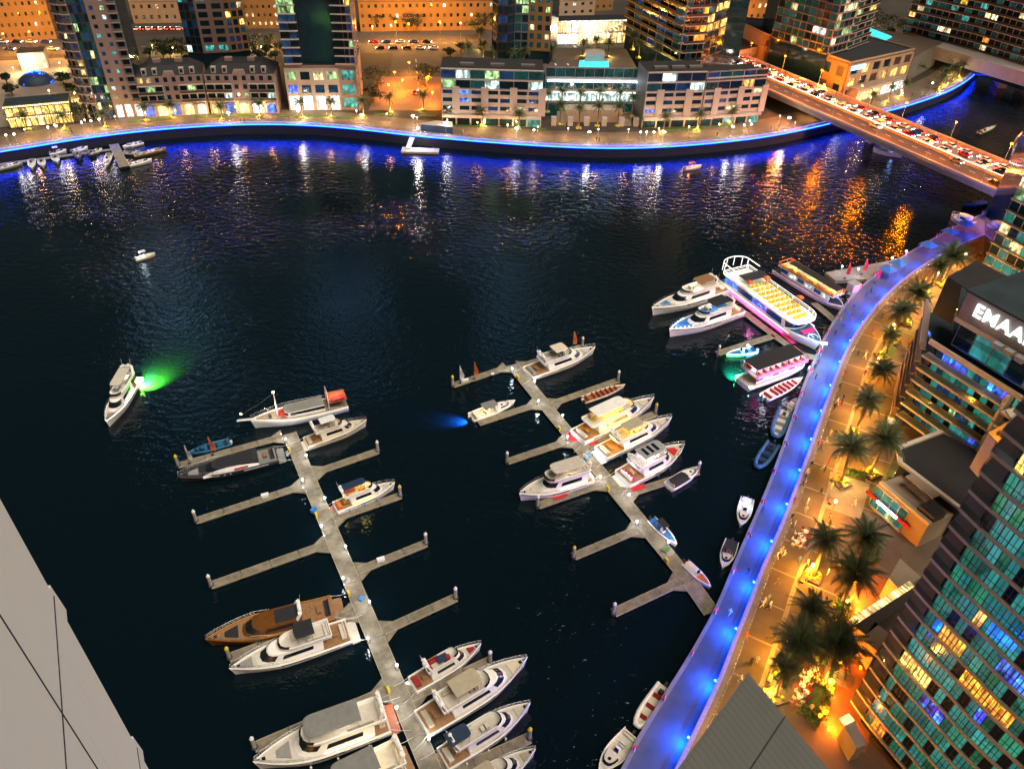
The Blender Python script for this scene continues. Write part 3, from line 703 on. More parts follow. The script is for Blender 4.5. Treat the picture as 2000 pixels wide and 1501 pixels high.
def yacht(label, bow, stern, B=None, fb=1.5, hullm='gel_white', deckm='deck_cream', cabin='gel_white', top=None, topm='gel_white', pad='cushion_grey', fly=True, arch_on=True, plat='teak',
          cab=(.24, .80), fl=(.20, .58), hh=1.75, stripe='charcoal', cush='cushion_cream', glow=None, gcol=(1, .7, .3), gw=60, hatch=True, lit=None, fender_side=0, seed=0, cockpit='teak', moor=True, name='motor_yacht', windshield='tinted', sun=True, rail=True, podium=None):
    t, L = boat_thing(name, label, 'yacht', bow, stern); B = B or max(3.2, L * .245)
    h, d, hw, hz, X = hull(t, L * .93, B, fb, hullm, deckm, stripe=stripe); X0 = X
    sh = L * .035; 
    # swim platform
    mb = MB(); pl = L * .07; x0 = X(0); mb.prism([(x0 - pl, -B * .40), (x0 - pl, B * .40), (x0 - pl * .8, B * .43), (x0 + .05, B * .44), (x0 + .05, -B * .44), (x0 - pl * .8, -B * .43)], .32, .5); mb.build('swim_platform', [plat], t)
    dz = lambda u: hz(u) - .2
    # cockpit floor and sofa
    mb = MB(); u1 = cab[0]; mb.prism([(X(.015), -hw(.02) + .3), (X(.015), hw(.02) - .3), (X(u1), hw(u1) - .3), (X(u1), -hw(u1) + .3)], dz(.1) + .012, dz(.1) + .04); mb.build('cockpit_sole', cockpit, t)
    sofa(t, 'cockpit_sofa', [(X(.035) + .35, 0, .8, B * .56, 'a')], dz(.1) + .04, cush)
    mb = MB(); mb.box((X(.035) + 1.6, 0, dz(.1) + .62), (.8, B * .3, .06)); mb.lathe((X(.035) + 1.6, 0, dz(.1)), [(.1, 0), (.1, .6)], 6); mb.build('table', 'teak', t)
    # deck house
    xa, xb = X(cab[0]), X(cab[1]); w0 = hw(.4) - .55; nose = (xb - xa) * .36; z0 = dz(.4); z1 = z0 + hh
    bo = outline(xa, xb, w0, nose, w0 * .97, .7); to = outline(xa - .1, xb - nose * .62, w0 * .80, nose * .62, w0 * .82, .7)
    c = tier(t, 'deck_house', bo, to, z0, z1, cabin)
    lo, hi = .42, .90
    pane(c, bo, to, z0, z1, 5, 7, lo, hi, 'windscreen', windshield); pane(c, bo, to, z0, z1, 7, 9, lo, hi, 'windscreen', windshield); pane(c, bo, to, z0, z1, 9, 11, lo, hi, 'windscreen', windshield)
    for i0, i1 in ((1, 2), (2, 4), (12, 14), (14, 15)): pane(c, bo, to, z0, z1, i0, i1, lo - .02, hi - .12, 'side_window', lit if (lit and i0 in (14, 12, 2)) else 'tinted')
    # hull windows
    for s in (1, -1):
        mb = MB(); us = [.36, .44, .52, .60]; vs = []
        for u in us:
            for f in (.70, .86): vs.append((X(u), s * (hw(u) * 1.0 + .03), hz(u) * f))
        mb.add(vs, [(2 * k, 2 * k + 1, 2 * k + 3, 2 * k + 2) if s < 0 else (2 * k, 2 * k + 2, 2 * k + 3, 2 * k + 1) for k in range(3)]); mb.build('hull_window', 'tinted', h)
    # foredeck
    if sun: slab_pad(t, 'sun_pad', X(cab[1]) + .25, X(min(.93, cab[1] + .115)), hw(cab[1]) * .58, hw(.9) * .5, dz(.85), .16, pad)
    if hatch:
        mb = MB(); mb.box((X(.925), 0, dz(.925) + .03), (.5, .5, .07)); mb.build('hatch', 'tinted', t)
    mb = MB(); mb.lathe((X(.955), 0, dz(.955)), [(.12, 0), (.14, .22), (.06, .3)], 8); mb.box((X(.975), 0, hz(.97) + .02), (.7, .14, .08)); mb.build('windlass', 'steel', t)
    if rail: bow_rail(t, hw, hz, X)
    if moor:
        for s in (1, -1):
            mb = MB(); a_ = Vector((X(.01), s * B * .40, hz(0) + .05)); b_ = Vector((X(0) - pl - 1.4, s * B * .50, .7)); mb.tube([a_, a_.lerp(b_, .5) - Vector((0, 0, .25)), b_], .03, 4); mb.build('mooring_line', 'cap_white', t)
        fenders(t, hw, hz, X, (.18, .42, .62), 1 if int(bow[0]) % 2 else -1, ('gel_white', 'navy', 'blue_fabric')[int(bow[1]) % 3])
    if fender_side: fenders(t, hw, hz, X, (.15, .35, .55), fender_side)
    # roof or flybridge
    if fly:
        fx0, fx1 = X(fl[0]) - .8, X(fl[1]); fw = w0 * .86; ob = outline(fx0, fx1 + .3, fw, nose * .6); ot = outline(fx0 - .1, fx1 + .55, fw * 1.06, nose * .62)
        mb = MB(); A = [(x, y, z1 + .02) for x, y in ob]; C = [(x, y, z1 + .72) for x, y in ot]; I = [(x * 1 if False else lerp(x, (fx0 + fx1) / 2, .045), y * .90, z1 + .72) for x, y in ot]; G = [(lerp(x, (fx0 + fx1) / 2, .05), y * .88, z1 + .1) for x, y in ob]
        n = len(A)
        for a_, b_ in ((A, C), (C, I), (I, G)): mb.add(a_ + b_, [((i + 1) % n, i, n + i, n + (i + 1) % n) for i in range(n - (0 if a_ is A and False else 0))], 0)
        mb.add(G, [tuple(reversed(range(n)))], 1); fbm = mb.build('flybridge', [cabin, deckm], t)
        pane(fbm, [(x + .06, y) for x, y in ot], [(x - .25, y * .96) for x, y in ot], z1 + .72, z1 + 1.15, 5, 11, 0, 1, 'fly_windscreen', 'tinted', .0)
        fl_ = fx1 - fx0; zf = z1 + .1
        sofa(t, 'fly_seat', [(fx0 + .55, 0, .7, fw * 1.5, 'a'), (fx0 + fl_ * .32, fw * .62, fl_ * .34, .6, 'l')], zf, cush)
        mb = MB(); mb.box((fx0 + fl_ * .74, -fw * .3, zf + .45), (.6, fw * .7, .9)); mb.box((fx0 + fl_ * .64, -fw * .3, zf + .35), (.5, fw * .6, .7)); mb.build('helm_station', cush, t)
        if arch_on: arch(t, fx0 + fl_ * (.16 if not top else .1), fw * .98, z1 + .3, z1 + (1.95 if not top else 2.25))
        if top:
            tx0, tx1 = fx0 + fl_ * top[0], fx0 + fl_ * top[1]; zt = z1 + 2.3
            mb = MB(); o1 = outline(tx0, tx1, fw * .9, (tx1 - tx0) * .18, None, .45)
            mb.prism(o1, zt, zt + .10); o2 = [((x - (tx0 + tx1) / 2) * .94 + (tx0 + tx1) / 2, y * .93) for x, y in o1]; mb.prism(o1, zt + .10, zt + .17, 0, None, o2)
            ht = mb.build('hardtop', topm, t)
            mb = MB()
            for x in (tx0 + .35, tx1 - .5):
                for s in (1, -1): mb.tube([(x, s * fw * .84, z1 + .6), (x + .15, s * fw * .78, zt)], .05, 5)
            mb.build('hardtop_posts', 'steel', t)
            mb = MB()
            for k in range(1, 4): mb.box((lerp(tx0, tx1, k / 4), 0, zt + .18), (.05, fw * 1.5, .03))
            mb.build('top_ribs', topm, ht)
    else:
        if top:
            tx0, tx1 = lerp(xa, xb, top[0]), lerp(xa, xb, top[1]); slab_pad(t, 'sunroof', tx0, tx1, w0 * .68, w0 * .62, z1 + .005, .08, topm)
        if arch_on: arch(t, xa + .9, w0 * .8, z1 - .05, z1 + .8)
    if glow:
        mb = MB(); mb.box((xa - .05, 0, z1 - .15), (.08, w0 * 1.3, .08))
        for s in (1, -1): mb.bar((xa + .3, s * (w0 + .10), z0 + .25), (xb - nose, s * (w0 + .10), z0 + .25), .06, .06)
        mb.build('strip_lights', glow, t)
        for x, z in ((xa - L * .08, z1 + .4), (lerp(xa, xb, .35), z1 + 1.9)):
            o = lamp(t, (x, 0, z), gw, gcol, .3, world=False)
    return t, dict(L=L, B=B, hw=hw, hz=hz, X=X, z0=z0, z1=z1, w0=w0, xa=xa, xb=xb, dz=dz, nose=nose)

def small_boat(label, bow, stern, B=None, fb=.75, hullm='gel_white', deckm='deck_cream', ttop=None, seats='cushion_cream', console='gel_white', engines=1, cover=None, cuddy=None, group=None, glow=None, gcol=(1, .8, .5), rows=0, name='speedboat', stripe=None, cat='boat'):
    t, L = boat_thing(name, label, cat, bow, stern, .7, group); B = B or max(1.9, L * .30)
    h, d, hw, hz, X = hull(t, L, B, fb, hullm, deckm, p=2.6, t0=.35, deck_drop=.38, n=12, stripe=stripe); z = fb - .36
    for e in range(engines):
        y = (e - (engines - 1) / 2) * .55; mb = MB(); mb.box((X(0) - .3, y, .75), (.5, .36, .55)); mb.box((X(0) - .25, y, .2), (.2, .16, .9)); mb.build('outboard', 'charcoal' if e % 2 == 0 else 'cap_white', t)
    sofa(t, 'stern_seat', [(X(.09), 0, .6, B * .66, 'a')], z, seats)
    if rows:
        for k in range(rows):
            sofa(t, 'bench', [(X(lerp(.25, .78, k / max(1, rows - 1))), 0, .45, hw(lerp(.25, .78, k / max(1, rows - 1))) * 1.5, 'a')], z, seats, .4, .3)
    if console and not rows:
        mb = MB(); mb.prism([(X(.40), -.42), (X(.52), -.36), (X(.52), .36), (X(.40), .42)], z, z + .95, 0, None, [(X(.42), -.36), (X(.48), -.30), (X(.48), .30), (X(.42), .36)]); c = mb.build('console', console, t)
        mb = MB(); mb.add([(X(.52) + .03, -.38, z + .8), (X(.52) + .03, .38, z + .8), (X(.485), .32, z + 1.35), (X(.485), -.32, z + 1.35)], [(0, 1, 2, 3)]); mb.build('windscreen', 'tinted', c)
        sofa(t, 'helm_seat', [(X(.32), 0, .5, .9, 'a')], z, seats)
    if cuddy:
        xa, xb = X(.52), X(.9); bo = outline(xa, xb, hw(.55) * .82, (xb - xa) * .8); to = outline(xa + .1, xb - .6, hw(.55) * .66, (xb - xa) * .6)
        c = tier(t, 'cuddy', bo, to, fb - .2, fb + .35, cuddy); pane(c, bo, to, fb - .2, fb + .35, 4, 12, .9, 1.5, 'windscreen', 'tinted', .02)
        mb = MB(); mb.box((lerp(xa, xb, .45), 0, fb + .37), (.45, .45, .05)); mb.build('hatch', 'tinted', c)
    if ttop:
        x0, x1 = X(.26), X(.56); mb = MB(); mb.prism([(x0, -B * .34), (x1, -B * .30), (x1, B * .30), (x0, B * .34)], z + 1.95, z + 2.05); tt = mb.build('canopy', ttop, t)
        mb = MB()
        for x in (x0 + .2, x1 - .2):
            for s in (1, -1): mb.tube([(x, s * B * .3, z), (x, s * B * .28, z + 1.95)], .035, 5)
        mb.build('canopy_posts', 'steel', t)
    if cover:
        mb = MB(); o = []
        for u in (.06, .2, .4, .55): o.append([(X(u), hw(u) * .9, fb + .1), (X(u), hw(u) * .4, fb + .42), (X(u), -hw(u) * .4, fb + .42), (X(u), -hw(u) * .9, fb + .1)])
        mb.loft(o, False, False, 0, True); mb.build('cover', cover, t)
    if glow:
        mb = MB(); mb.box((X(.3), 0, z + 1.85), (.5, .7, .08)); mb.build('deck_light', glow, t); lamp(t, (X(.3), 0, z + 1.7), 55, gcol, .2, world=False)
    return t, dict(L=L, B=B, hw=hw, hz=hz, X=X, fb=fb)
def rib(label, bow, stern, tube='rib_blue', B=None, deckm='deck_cream', seats='cushion_grey', rows=3, console=True, group=None, name='inflatable_boat'):
    t, L = boat_thing(name, label, 'boat', bow, stern, .6, group); B = B or max(2.0, L * .34); r = B * .13
    pts = []
    for s in (1, -1):
        seg = [(-L / 2 + .2, s * (B / 2 - r), .55), (0, s * (B / 2 - r), .55), (L * .22, s * (B / 2 - r) * .92, .58), (L * .38, s * (B / 2 - r) * .62, .66), (L * .46, s * (B / 2 - r) * .28, .74), (L / 2 - r, 0, .78)]
        pts.append(seg if s == 1 else seg[::-1][1:])
    path = pts[0] + pts[1]; mb = MB(); mb.tube(path, [r * .8] + [r] * (len(path) - 2) + [r * .8], 10); mb.build('collar', tube, t)
    mb = MB(); mb.prism([(-L / 2, -B * .36), (L * .25, -B * .33), (L * .42, 0), (L * .25, B * .33), (-L / 2, B * .36)], .1, .34); mb.build('deck', deckm, t)
    mb = MB(); mb.prism([(-L / 2, -B * .36), (L * .25, -B * .33), (L * .46, 0), (L * .25, B * .33), (-L / 2, B * .36)], .1, -.5, 0, None, [(-L / 2, -.1), (L * .25, -.1), (L * .35, 0), (L * .25, .1), (-L / 2, .1)]); mb.build('keel', 'gel_grey', t)
    for k in range(rows):
        x = lerp(-L * .22, L * .26, k / max(1, rows - 1)); sofa(t, 'bench', [(x, 0, .42, B * .5 * (1 if x < L * .15 else .7), 'a')], .34, seats, .38, .3)
    if console:
        mb = MB(); mb.prism([(-L * .38, -.4), (-L * .28, -.34), (-L * .28, .34), (-L * .38, .4)], .34, 1.2, 0, None, [(-L * .36, -.34), (-L * .30, -.28), (-L * .30, .28), (-L * .36, .34)]); mb.build('console', 'charcoal', t)
    mb = MB(); mb.box((-L / 2 - .2, 0, .8), (.5, .4, .6)); mb.box((-L / 2 - .15, 0, .2), (.2, .16, .9)); mb.build('outboard', 'charcoal', t)
    return t, L

# ---- main pontoon, seaward to shore
tK, LK = boat_thing('sailing_ketch', 'white classic motor sailer with bowsprit, string lights and red carpets at the pontoon head', 'boat', (490, 826), (676, 783), 1.6)
h, d, hw, hz, X = hull(tK, LK, LK * .25, 1.8, 'gel_white', 'stone_tile', p=2.0, t0=.5, stern=.86, sheer=.5, stripe=None)
mb = MB(); mb.bar((X(.94), 0, 2.45), (X(1.0) + 2.6, 0, 3.0), .35, .16); mb.bar((X(.96), .5, 2.5), (X(1.0) + 2.4, .12, 3.2), .05, .05); mb.bar((X(.96), -.5, 2.5), (X(1.0) + 2.4, -.12, 3.2), .05, .05); mb.build('bowsprit', 'gel_white', tK)
bo = outline(X(.24), X(.66), LK * .085, 1.2); c = tier(tK, 'deck_house', bo, [(x * .98, y * .92) for x, y in bo], 1.65, 3.3, 'gel_white', True, 'grey_canvas')
for i0, i1 in ((0, 1), (1, 2), (2, 3), (3, 4), (12, 13), (13, 14), (14, 15), (15, 16)): pane(c, bo, [(x * .98, y * .92) for x, y in bo], 1.65, 3.3, i0, i1, .45, .85, 'side_window')
pane(c, bo, [(x * .98, y * .92) for x, y in bo], 1.65, 3.3, 5, 11, .45, .85, 'windscreen')
mb = MB(); mb.prism([(X(.0), -LK * .09), (X(.2), -LK * .1), (X(.2), LK * .1), (X(.0), LK * .09)], 3.5, 3.6); mb.build('awning', 'teak_red', tK)
mb = MB(); mb.prism([(X(.02), LK * .02), (X(.16), LK * .035), (X(.16), LK * .1), (X(.02), LK * .09)], 4.1, 4.16); mb.build('canopy', 'red_fabric', tK)
mb = MB()
for x in (X(.03), X(.19)):
    for s in (1, -1): mb.tube([(x, s * LK * .085, 1.7), (x, s * LK * .085, 4.1)], .05, 5)
mb.build('canopy_posts', 'steel', tK)
mb = MB(); mb.tube([(X(.2), LK * .09, 1.7), (X(.2), LK * .09, 6.6), (X(.2), -LK * .02, 6.6), (X(.2), -LK * .09, 1.7)], .07, 5); mb.build('mizzen_gantry', 'gel_white', tK)
mb = MB(); mb.tube([(X(.72), 0, 1.8), (X(.72), 0, 8.2)], [.16, .1], 8); mb.build('mast', 'gel_white', tK)
mb = MB(); mb.tube([(X(.72), 0, 8.1), (X(.85), 0, 6.4), (X(1.0) + 1.6, 0, 4.3)], .035, 4); mb.build('forestay', 'steel', tK)
mb = MB(); mb.ball((X(.72), 0, 8.35), .24, 8); mb.ball((X(1.0) + 1.5, 0, 4.6), .2, 8); mb.build('mast_lights', 'glow_warm', tK)
mb = MB(); mb.prism([(X(.64), -1.3), (X(.7), -1.2), (X(.7), 1.2), (X(.64), 1.3)], 2.1, 2.35); mb.lathe((X(.67), .3, 2.3), [(.8, 0), (.9, .3), (.2, .5)], 10); mb.build('red_cover', 'red_fabric', tK)
mb = MB(); mb.lathe((X(.09), -1.2, 1.9), [(.7, 0), (.8, .5), (.15, .8)], 10); mb.build('red_cover', 'red_fabric', tK)
mb = MB(); mb.box((X(.8), 0, 2.2), (.5, 1.2, .5)); mb.box((X(.79), .5, 2.6), (.3, .3, .5)); mb.build('windlass', 'charcoal', tK)
bow_rail(tK, hw, hz, X, .06, 1.0); lamp(tK, (X(.76), 0, 4.6), 160, (1, .8, .62), .2, world=False); lamp(tK, (X(.1), 0, 5.2), 110, (1, .72, .55), .2, world=False); lamp(tK, (X(.45), -3.6, 3.4), 60, (1, .85, .7), .2, world=False)
yacht('cream flybridge cruiser with a white canvas top moored bow out beside the classic motor sailer', (721, 822), (592, 866), fb=1.5, hullm='gel_cream', cabin='gel_cream', top=(.25, .85), topm='white_fabric', cush='beige_canvas', plat='gel_cream', fl=(.22, .56), pad='deck_cream')
t, k = yacht('low sport yacht with a black deck and white sides by the pontoon head', (340, 936), (548, 884), fb=1.5, hullm='charcoal', deckm='black_canvas', cabin='charcoal', fly=False, top=(.08, .7), topm='black_canvas', pad='cushion_grey', arch_on=False, cush='charcoal', plat='grey_canvas', cockpit='grey_canvas', stripe='gel_white', hh=1.25, cab=(.2, .78), name='sport_yacht')
X = k['X']
mb = MB()
for s in (1, -1):
    vs = []; us = [.2, .3, .4, .5, .6, .7, .76]
    for i, u in enumerate(us): vs += [(X(u), s * (k['w0'] + .22), k['z0'] + .05), (X(u), s * (k['w0'] * .9 + .1), k['z0'] + .15 + 1.0 * math.sin(math.pi * (i + .3) / 6.8))]
    mb.add(vs, [(2 * q, 2 * q + 1, 2 * q + 3, 2 * q + 2) for q in range(6)], 0, True)
mb.build('side_wing', 'gel_white', t)
mb = MB()
for s in (1, -1): mb.box((X(.38), s * (k['w0'] + .26), k['z0'] + .5), (2.6, .06, .35))
mb.build('red_vent', 'red_paint', t)
small_boat('slim blue open boat tucked behind the black decked sport yacht', (366, 886), (448, 862), fb=.8, hullm='blue_hull', deckm='blue_hull', seats='navy', engines=2, console='navy', cuddy='blue_hull')
yacht('white flybridge boat with a navy bimini and yellow lit cockpit on the long pontoon', (776, 944), (650, 993), fb=1.5, top=(.0, .85), topm='navy', plat='teak_red', pad='deck_cream', cush='orange_fabric', glow='glow_yellow', gcol=(1., .75, .08), gw=45, fl=(.22, .58))
yacht('gold and brown sport yacht with black sunpads', (393, 1256), (661, 1184), fb=1.6, hullm='gold_paint', deckm='teak', cabin='varnish', fly=False, top=(.02, .42), topm='black_canvas', pad='black_canvas', cush='black_canvas', plat='teak', stripe='charcoal', hh=1.45, cab=(.26, .74), rail=True, name='sport_yacht', arch_on=True)
t, k = yacht('long white open flybridge yacht with dark helm cover and raked side windows', (440, 1314), (690, 1228), fb=1.6, top=(.32, .72), topm='black_canvas', arch_on=False, pad='cushion_grey', cush='cushion_cream', plat='deck_cream', fl=(.20, .56))
t, k = yacht('small flybridge cruiser with dark red sunpads and navy helm seats', (945, 1257), (800, 1340), fb=1.45, top=None, pad='cushion_red', cush='cushion_red', plat='gel_white', fl=(.26, .60), cab=(.24, .78), seed=3, arch_on=True)
slab_pad(t, 'helm_cover', k['X'](.36), k['X'](.50), k['w0'] * .62, k['w0'] * .55, k['z1'] + .75, .1, 'navy')
yacht('large white flybridge yacht with a beige hardtop on the long pontoon', (1037, 1286), (815, 1420), fb=1.8, top=(.28, .86), topm='beige_canvas', cush='beige_canvas', plat='gel_white', pad='gel_cream', fl=(.20, .58), cockpit='teak')
yacht('big white yacht with a long dark grey hardtop and teak stern platform', (487, 1500), (765, 1398), fb=2.0, B=5.6, top=(.30, .98), topm='grey_canvas', cush='deck_cream', plat='teak_red', pad='cushion_grey', fl=(.06, .62), cab=(.12, .72), hh=2.0, glow='strip_white', gcol=(1, .86, .66), gw=45)
yacht('white yacht cut by the frame with a warm lit cream stern', (560, 1600), (795, 1482), fb=1.9, B=5.6, top=(.35, .98), topm='grey_canvas', cush='cushion_cream', plat='teak', fl=(.06, .62), cab=(.12, .72), hh=2.0, glow='glow_warm', gcol=(1, .7, .3), gw=110)
yacht('white flybridge yacht with a blue canvas aft top and grey console', (1042, 1374), (858, 1488), fb=1.7, top=(-.10, .36), topm='navy', plat='teak', cush='cushion_cream', pad='deck_cream', fl=(.16, .60))
yacht('pale yacht under the bow of the blue topped one, seen only by its foredeck', (1052, 1463), (880, 1575), fb=1.7, top=(.2, .7), topm='beige_canvas', cush='gel_cream', pad='beige_canvas', fl=(.2, .58))
# ---- second pontoon
yacht('grey white flybridge yacht with teak platform at the head of the second pontoon', (1167, 680), (1026, 730), fb=1.55, hullm='gel_white', top=(.42, .86), topm='gel_cream', plat='teak', cush='cushion_grey', pad='deck_cream', fl=(.22, .58))
small_boat('long brown tour boat with rows of red seats at the finger pontoon', (1221, 752), (1140, 780), fb=.8, hullm='gel_cream', deckm='teak_red', seats='teak_red', rows=6, console=None, engines=3, B=2.6)
small_boat('brightly lit white open boat throwing blue light into the water astern', (1006, 784), (920, 815), fb=.9, ttop='grey_canvas', seats='cushion_cream', engines=2, glow='glow_warm', gcol=(1, .82, .5), cuddy='gel_white')
yacht('tall yacht lit yellow all over with a curved upper deck', (1281, 782), (1122, 858), fb=2.0, B=5.2, top=(.12, .82), topm='gel_white', glow='glow_yellow', gcol=(1., .58, .04), gw=260, plat='magenta_fabric', cush='cushion_cream', fl=(.14, .66), cab=(.2, .8), hh=2.1, lit='lit_warm', pad='deck_cream', arch_on=False)
yacht('yacht with amber lit hardtop and long pointed bow beside the yellow one', (1316, 818), (1168, 888), fb=1.7, B=4.6, top=(.3, .85), topm='beige_canvas', glow='glow_warm', gcol=(1., .52, .05), gw=190, plat='gel_white', cush='cushion_cream', pad='deck_cream')
t, k = yacht('party yacht with pink stools aft, red seats forward and a grey top with skylights', (1340, 872), (1212, 938), fb=1.8, B=5.4, top=(.2, .95), topm='gel_grey', glow='strip_white', gcol=(1., .82, .86), gw=150, plat='gel_white', cush='gel_white', pad='red_fabric', fl=(.18, .6), cab=(.22, .74), hh=1.9)
for i in range(5):
    mb = MB(); mb.lathe((k['X'](.06) + .3, lerp(-k['B'] * .3, k['B'] * .3, i / 4), k['dz'](.05)), [(.26, 0), (.3, .45), (.26, .6)], 8); mb.build('stool', 'magenta_fabric', t)
for i in range(3):
    mb = MB(); mb.box((lerp(k['X'](.30), k['X'](.46), i / 2), 0, k['z1'] + 2.52), (.7, k['B'] * .38, .05)); mb.build('skylight', 'tinted', t)
small_boat('small grey cabin cruiser with a black hatch beside the red mat finger', (1366, 914), (1306, 950), fb=1.0, cuddy='gel_white', cover='black_canvas', console=None, engines=0, B=2.9)
yacht('white flybridge yacht with a grey square roof moored bow to sea beside a red mat', (1008, 972), (1155, 926), fb=1.8, B=4.9, top=(.15, .9), topm='deck_cream', cush='gel_cream', plat='gel_white', pad='deck_cream', fl=(.10, .62), cab=(.08, .72), hh=2.0, glow='strip_white', gcol=(1, .85, .6), gw=28)
small_boat('small white speedboat with red trim and blue seats alongside the pontoon', (1322, 1064), (1272, 1013), fb=.85, seats='blue_fabric', deckm='blue_fabric', stripe='red_paint', ttop='charcoal', engines=1)
small_boat('small white speedboat with a cream cover and red bow cushions', (1388, 1147), (1338, 1097), fb=.85, seats='cushion_red', deckm='orange_fabric', stripe='blue_paint', cover='cushion_cream', engines=1)
# ---- under way
t, k = yacht('white motor yacht under way with a green glow in the water astern', (207, 832), (262, 735), moor=False, fb=1.6, top=(.10, .86), topm='deck_cream', pad='cushion_grey', cush='cushion_grey', plat='gel_white', fl=(.12, .60), glow='strip_white', gcol=(1, .95, .85), gw=22)
mb = MB()
for s in (1, -1): mb.tube([(k['X'](u), s * max(.05, k['hw'](u) + .04), k['hz'](u) - .1) for u in (.1, .3, .5, .65, .78, .88, .95, .99)], .05, 5)
mb.build('rub_rail_light', 'strip_white', t)
mb = MB(); mb.ball((k['X'](0) - .6, -k['B'] * .3, .75), .22, 8); mb.ball((k['X'](0) - .6, k['B'] * .3, .75), .16, 8); mb.build('stern_light', 'strip_green', t)
sp = P(315, 752, 0); sl = P(272, 744, 3.2)
spot(None, P(276, 744, 2.6), P(293, 750, 0), 170000, (.28, 1., .03), 100, .1, 1.).name = 'stern_glow_green'; spot(None, P(270, 744, 2.4), P(280, 748, 0), 26000, (.6, 1., .75), 80, .1, 1.).name = 'stern_glow_white'  # unseen spots over the water stand in for underwater lamps
spot(None, P(918, 816, 1.4), P(900, 824, 0), 22000, (.02, .22, 1.), 75, .1, 1.).name = 'stern_glow_blue'
spot(None, P(1432, 728, 2.5) , P(1434, 733, 0), 26000, (.05, 1., .35), 85, .1, 1.).name = 'hull_glow_green'; spot(None, P(1465, 752, 1.8), P(1470, 768, 0), 22000, (.2, .8, 1.), 85, .1, 1.).name = 'hull_glow_cyan'  # more unseen spots imitating the glow of underwater lamps
spot(None, P(1470, 694, 2.), P(1472, 699, 0), 12000, (.1, .4, 1.), 80, .1, 1.).name = 'hull_glow_blue'
small_boat('small pale open boat alone on the open water with a white lit canopy', (303, 495), (264, 506), fb=.8, ttop='white_fabric', hullm='gel_cream', glow='glow_cool', gcol=(.8, .9, 1))
small_boat('small boat crossing the middle of the channel with red and green lights', (1370, 324), (1337, 329), fb=.9, ttop='orange_fabric', glow='tail_red', gcol=(1, .3, .2))
# ---- along the blue walk
small_boat('white speedboat bow to shore with blue lit cockpit by the blue walk', (1446, 1028), (1460, 973), fb=.95, cuddy='gel_cream', seats='cushion_cream', glow='glow_cool', gcol=(.3, .5, 1), B=2.8)
small_boat('pale speedboat with a dark cockpit moored at the blue walk', (1411, 1110), (1430, 1056), fb=.95, cuddy='gel_cream', seats='charcoal', deckm='charcoal', ttop='black_canvas', B=2.7)
rib('blue inflatable with white bench rows at the blue walk', (1513, 855), (1535, 800)); rib('longer dark blue inflatable with white rub line beside the bench row inflatable', (1478, 914), (1512, 864), deckm='navy', seats='navy')
rib('white inflatable with dark red benches at the blue walk near the grey louvred roof', (1242, 1420), (1300, 1338), 'gel_white', deckm='gel_cream', seats='cushion_red')
small_boat('pale cream launch partly out of frame at the blue walk', (1168, 1508), (1236, 1432), fb=.9, cuddy='gel_cream', deckm='cushion_cream', B=3.2)
small_boat('grey jet boat with white seats in front of the blue inflatables', (1556, 778), (1540, 800), fb=.7, hullm='gel_grey', seats='cushion_cream', B=1.7, console='cap_white', engines=0)
small_boat('narrow blue lit tender beside the short ferry finger', (1418, 692), (1476, 682), fb=.8, hullm='gel_white', deckm='blue_fabric', seats='navy', glow='glow_cool', gcol=(.2, .5, 1), engines=2)
small_boat('white tour boat with rows of red seats next to the black roofed ferry', (1567, 740), (1493, 776), fb=1.0, deckm='deck_cream', seats='cushion_red', rows=6, console=None, engines=3, B=3.2)
# ---- big boats at the ferry pier
t, k = yacht('white yacht with a striped brown awning and blue lit foredeck', (1266, 612), (1416, 562), fb=2.2, B=5.6, top=(.1, .62), topm='teak', glow='strip_white', gcol=(1, .88, .72), gw=110, pad='blue_fabric', plat='gel_white', cab=(.2, .76), hh=2.0)  # blue pad colour stands in for blue light on the foredeck
t, k = yacht('white yacht with a black sunroof and blue lit bow', (1300, 654), (1446, 603), fb=2.2, B=5.6, top=(.15, .72), topm='black_canvas', glow='strip_white', gcol=(1, .86, .74), gw=110, pad='blue_fabric', deckm='blue_fabric', plat='gel_white', cab=(.2, .74), hh=2.0)  # deck and pad coloured blue to carry the blue light
lamp(t, (k['X'](.86), 0, k['z0'] + 1.3), 40, (.05, .2, 1.), .2, world=False)
mb = MB()
for i in range(6): mb.ball((lerp(k['X'](.74), k['X'](.97), i / 5), k['hw'](lerp(.74, .97, i / 5)) - .25, k['hz'](.85) + .12), .1, 6); mb.ball((lerp(k['X'](.74), k['X'](.97), i / 5), -k['hw'](lerp(.74, .97, i / 5)) + .25, k['hz'](.85) + .12), .1, 6)
mb.build('deck_lights', 'glow_cool', t)
# party ferry
tf, LF = boat_thing('party_ferry', 'big party ferry with a bright upper deck of yellow seats and pink lit sides', 'ferry', (1604, 668), (1428, 538), 3.0)
h, d, hw, hz, X = hull(tf, LF, LF * .24, 2.6, 'gel_white', 'blue_hull', p=2.8, t0=.6, stern=.95, sheer=.2)
WF = LF * .12
bo = outline(X(.06), X(.80), WF * .92, 3.0); to = outline(X(.05), X(.78), WF * .90, 3.0)
c = tier(tf, 'main_saloon', bo, to, 2.4, 5.0, 'gel_white', True, 'deck_cream')
for i in range(4):
    for a_ in (i, 12 + i): pane(c, bo, to, 2.4, 5.0, a_, a_ + 1, .25, .85, 'saloon_window', 'lit_blue' if i % 2 else 'glass_blue')
pane(c, bo, to, 2.4, 5.0, 5, 11, .25, .85, 'windscreen', 'tinted')
mb = MB(); o1 = outline(X(.04), X(.84), WF * 1.0, 4.2, None, .5); mb.prism(o1, 5.02, 5.30); mb.build('upper_deck', 'gel_white', tf)
mb = MB(); 
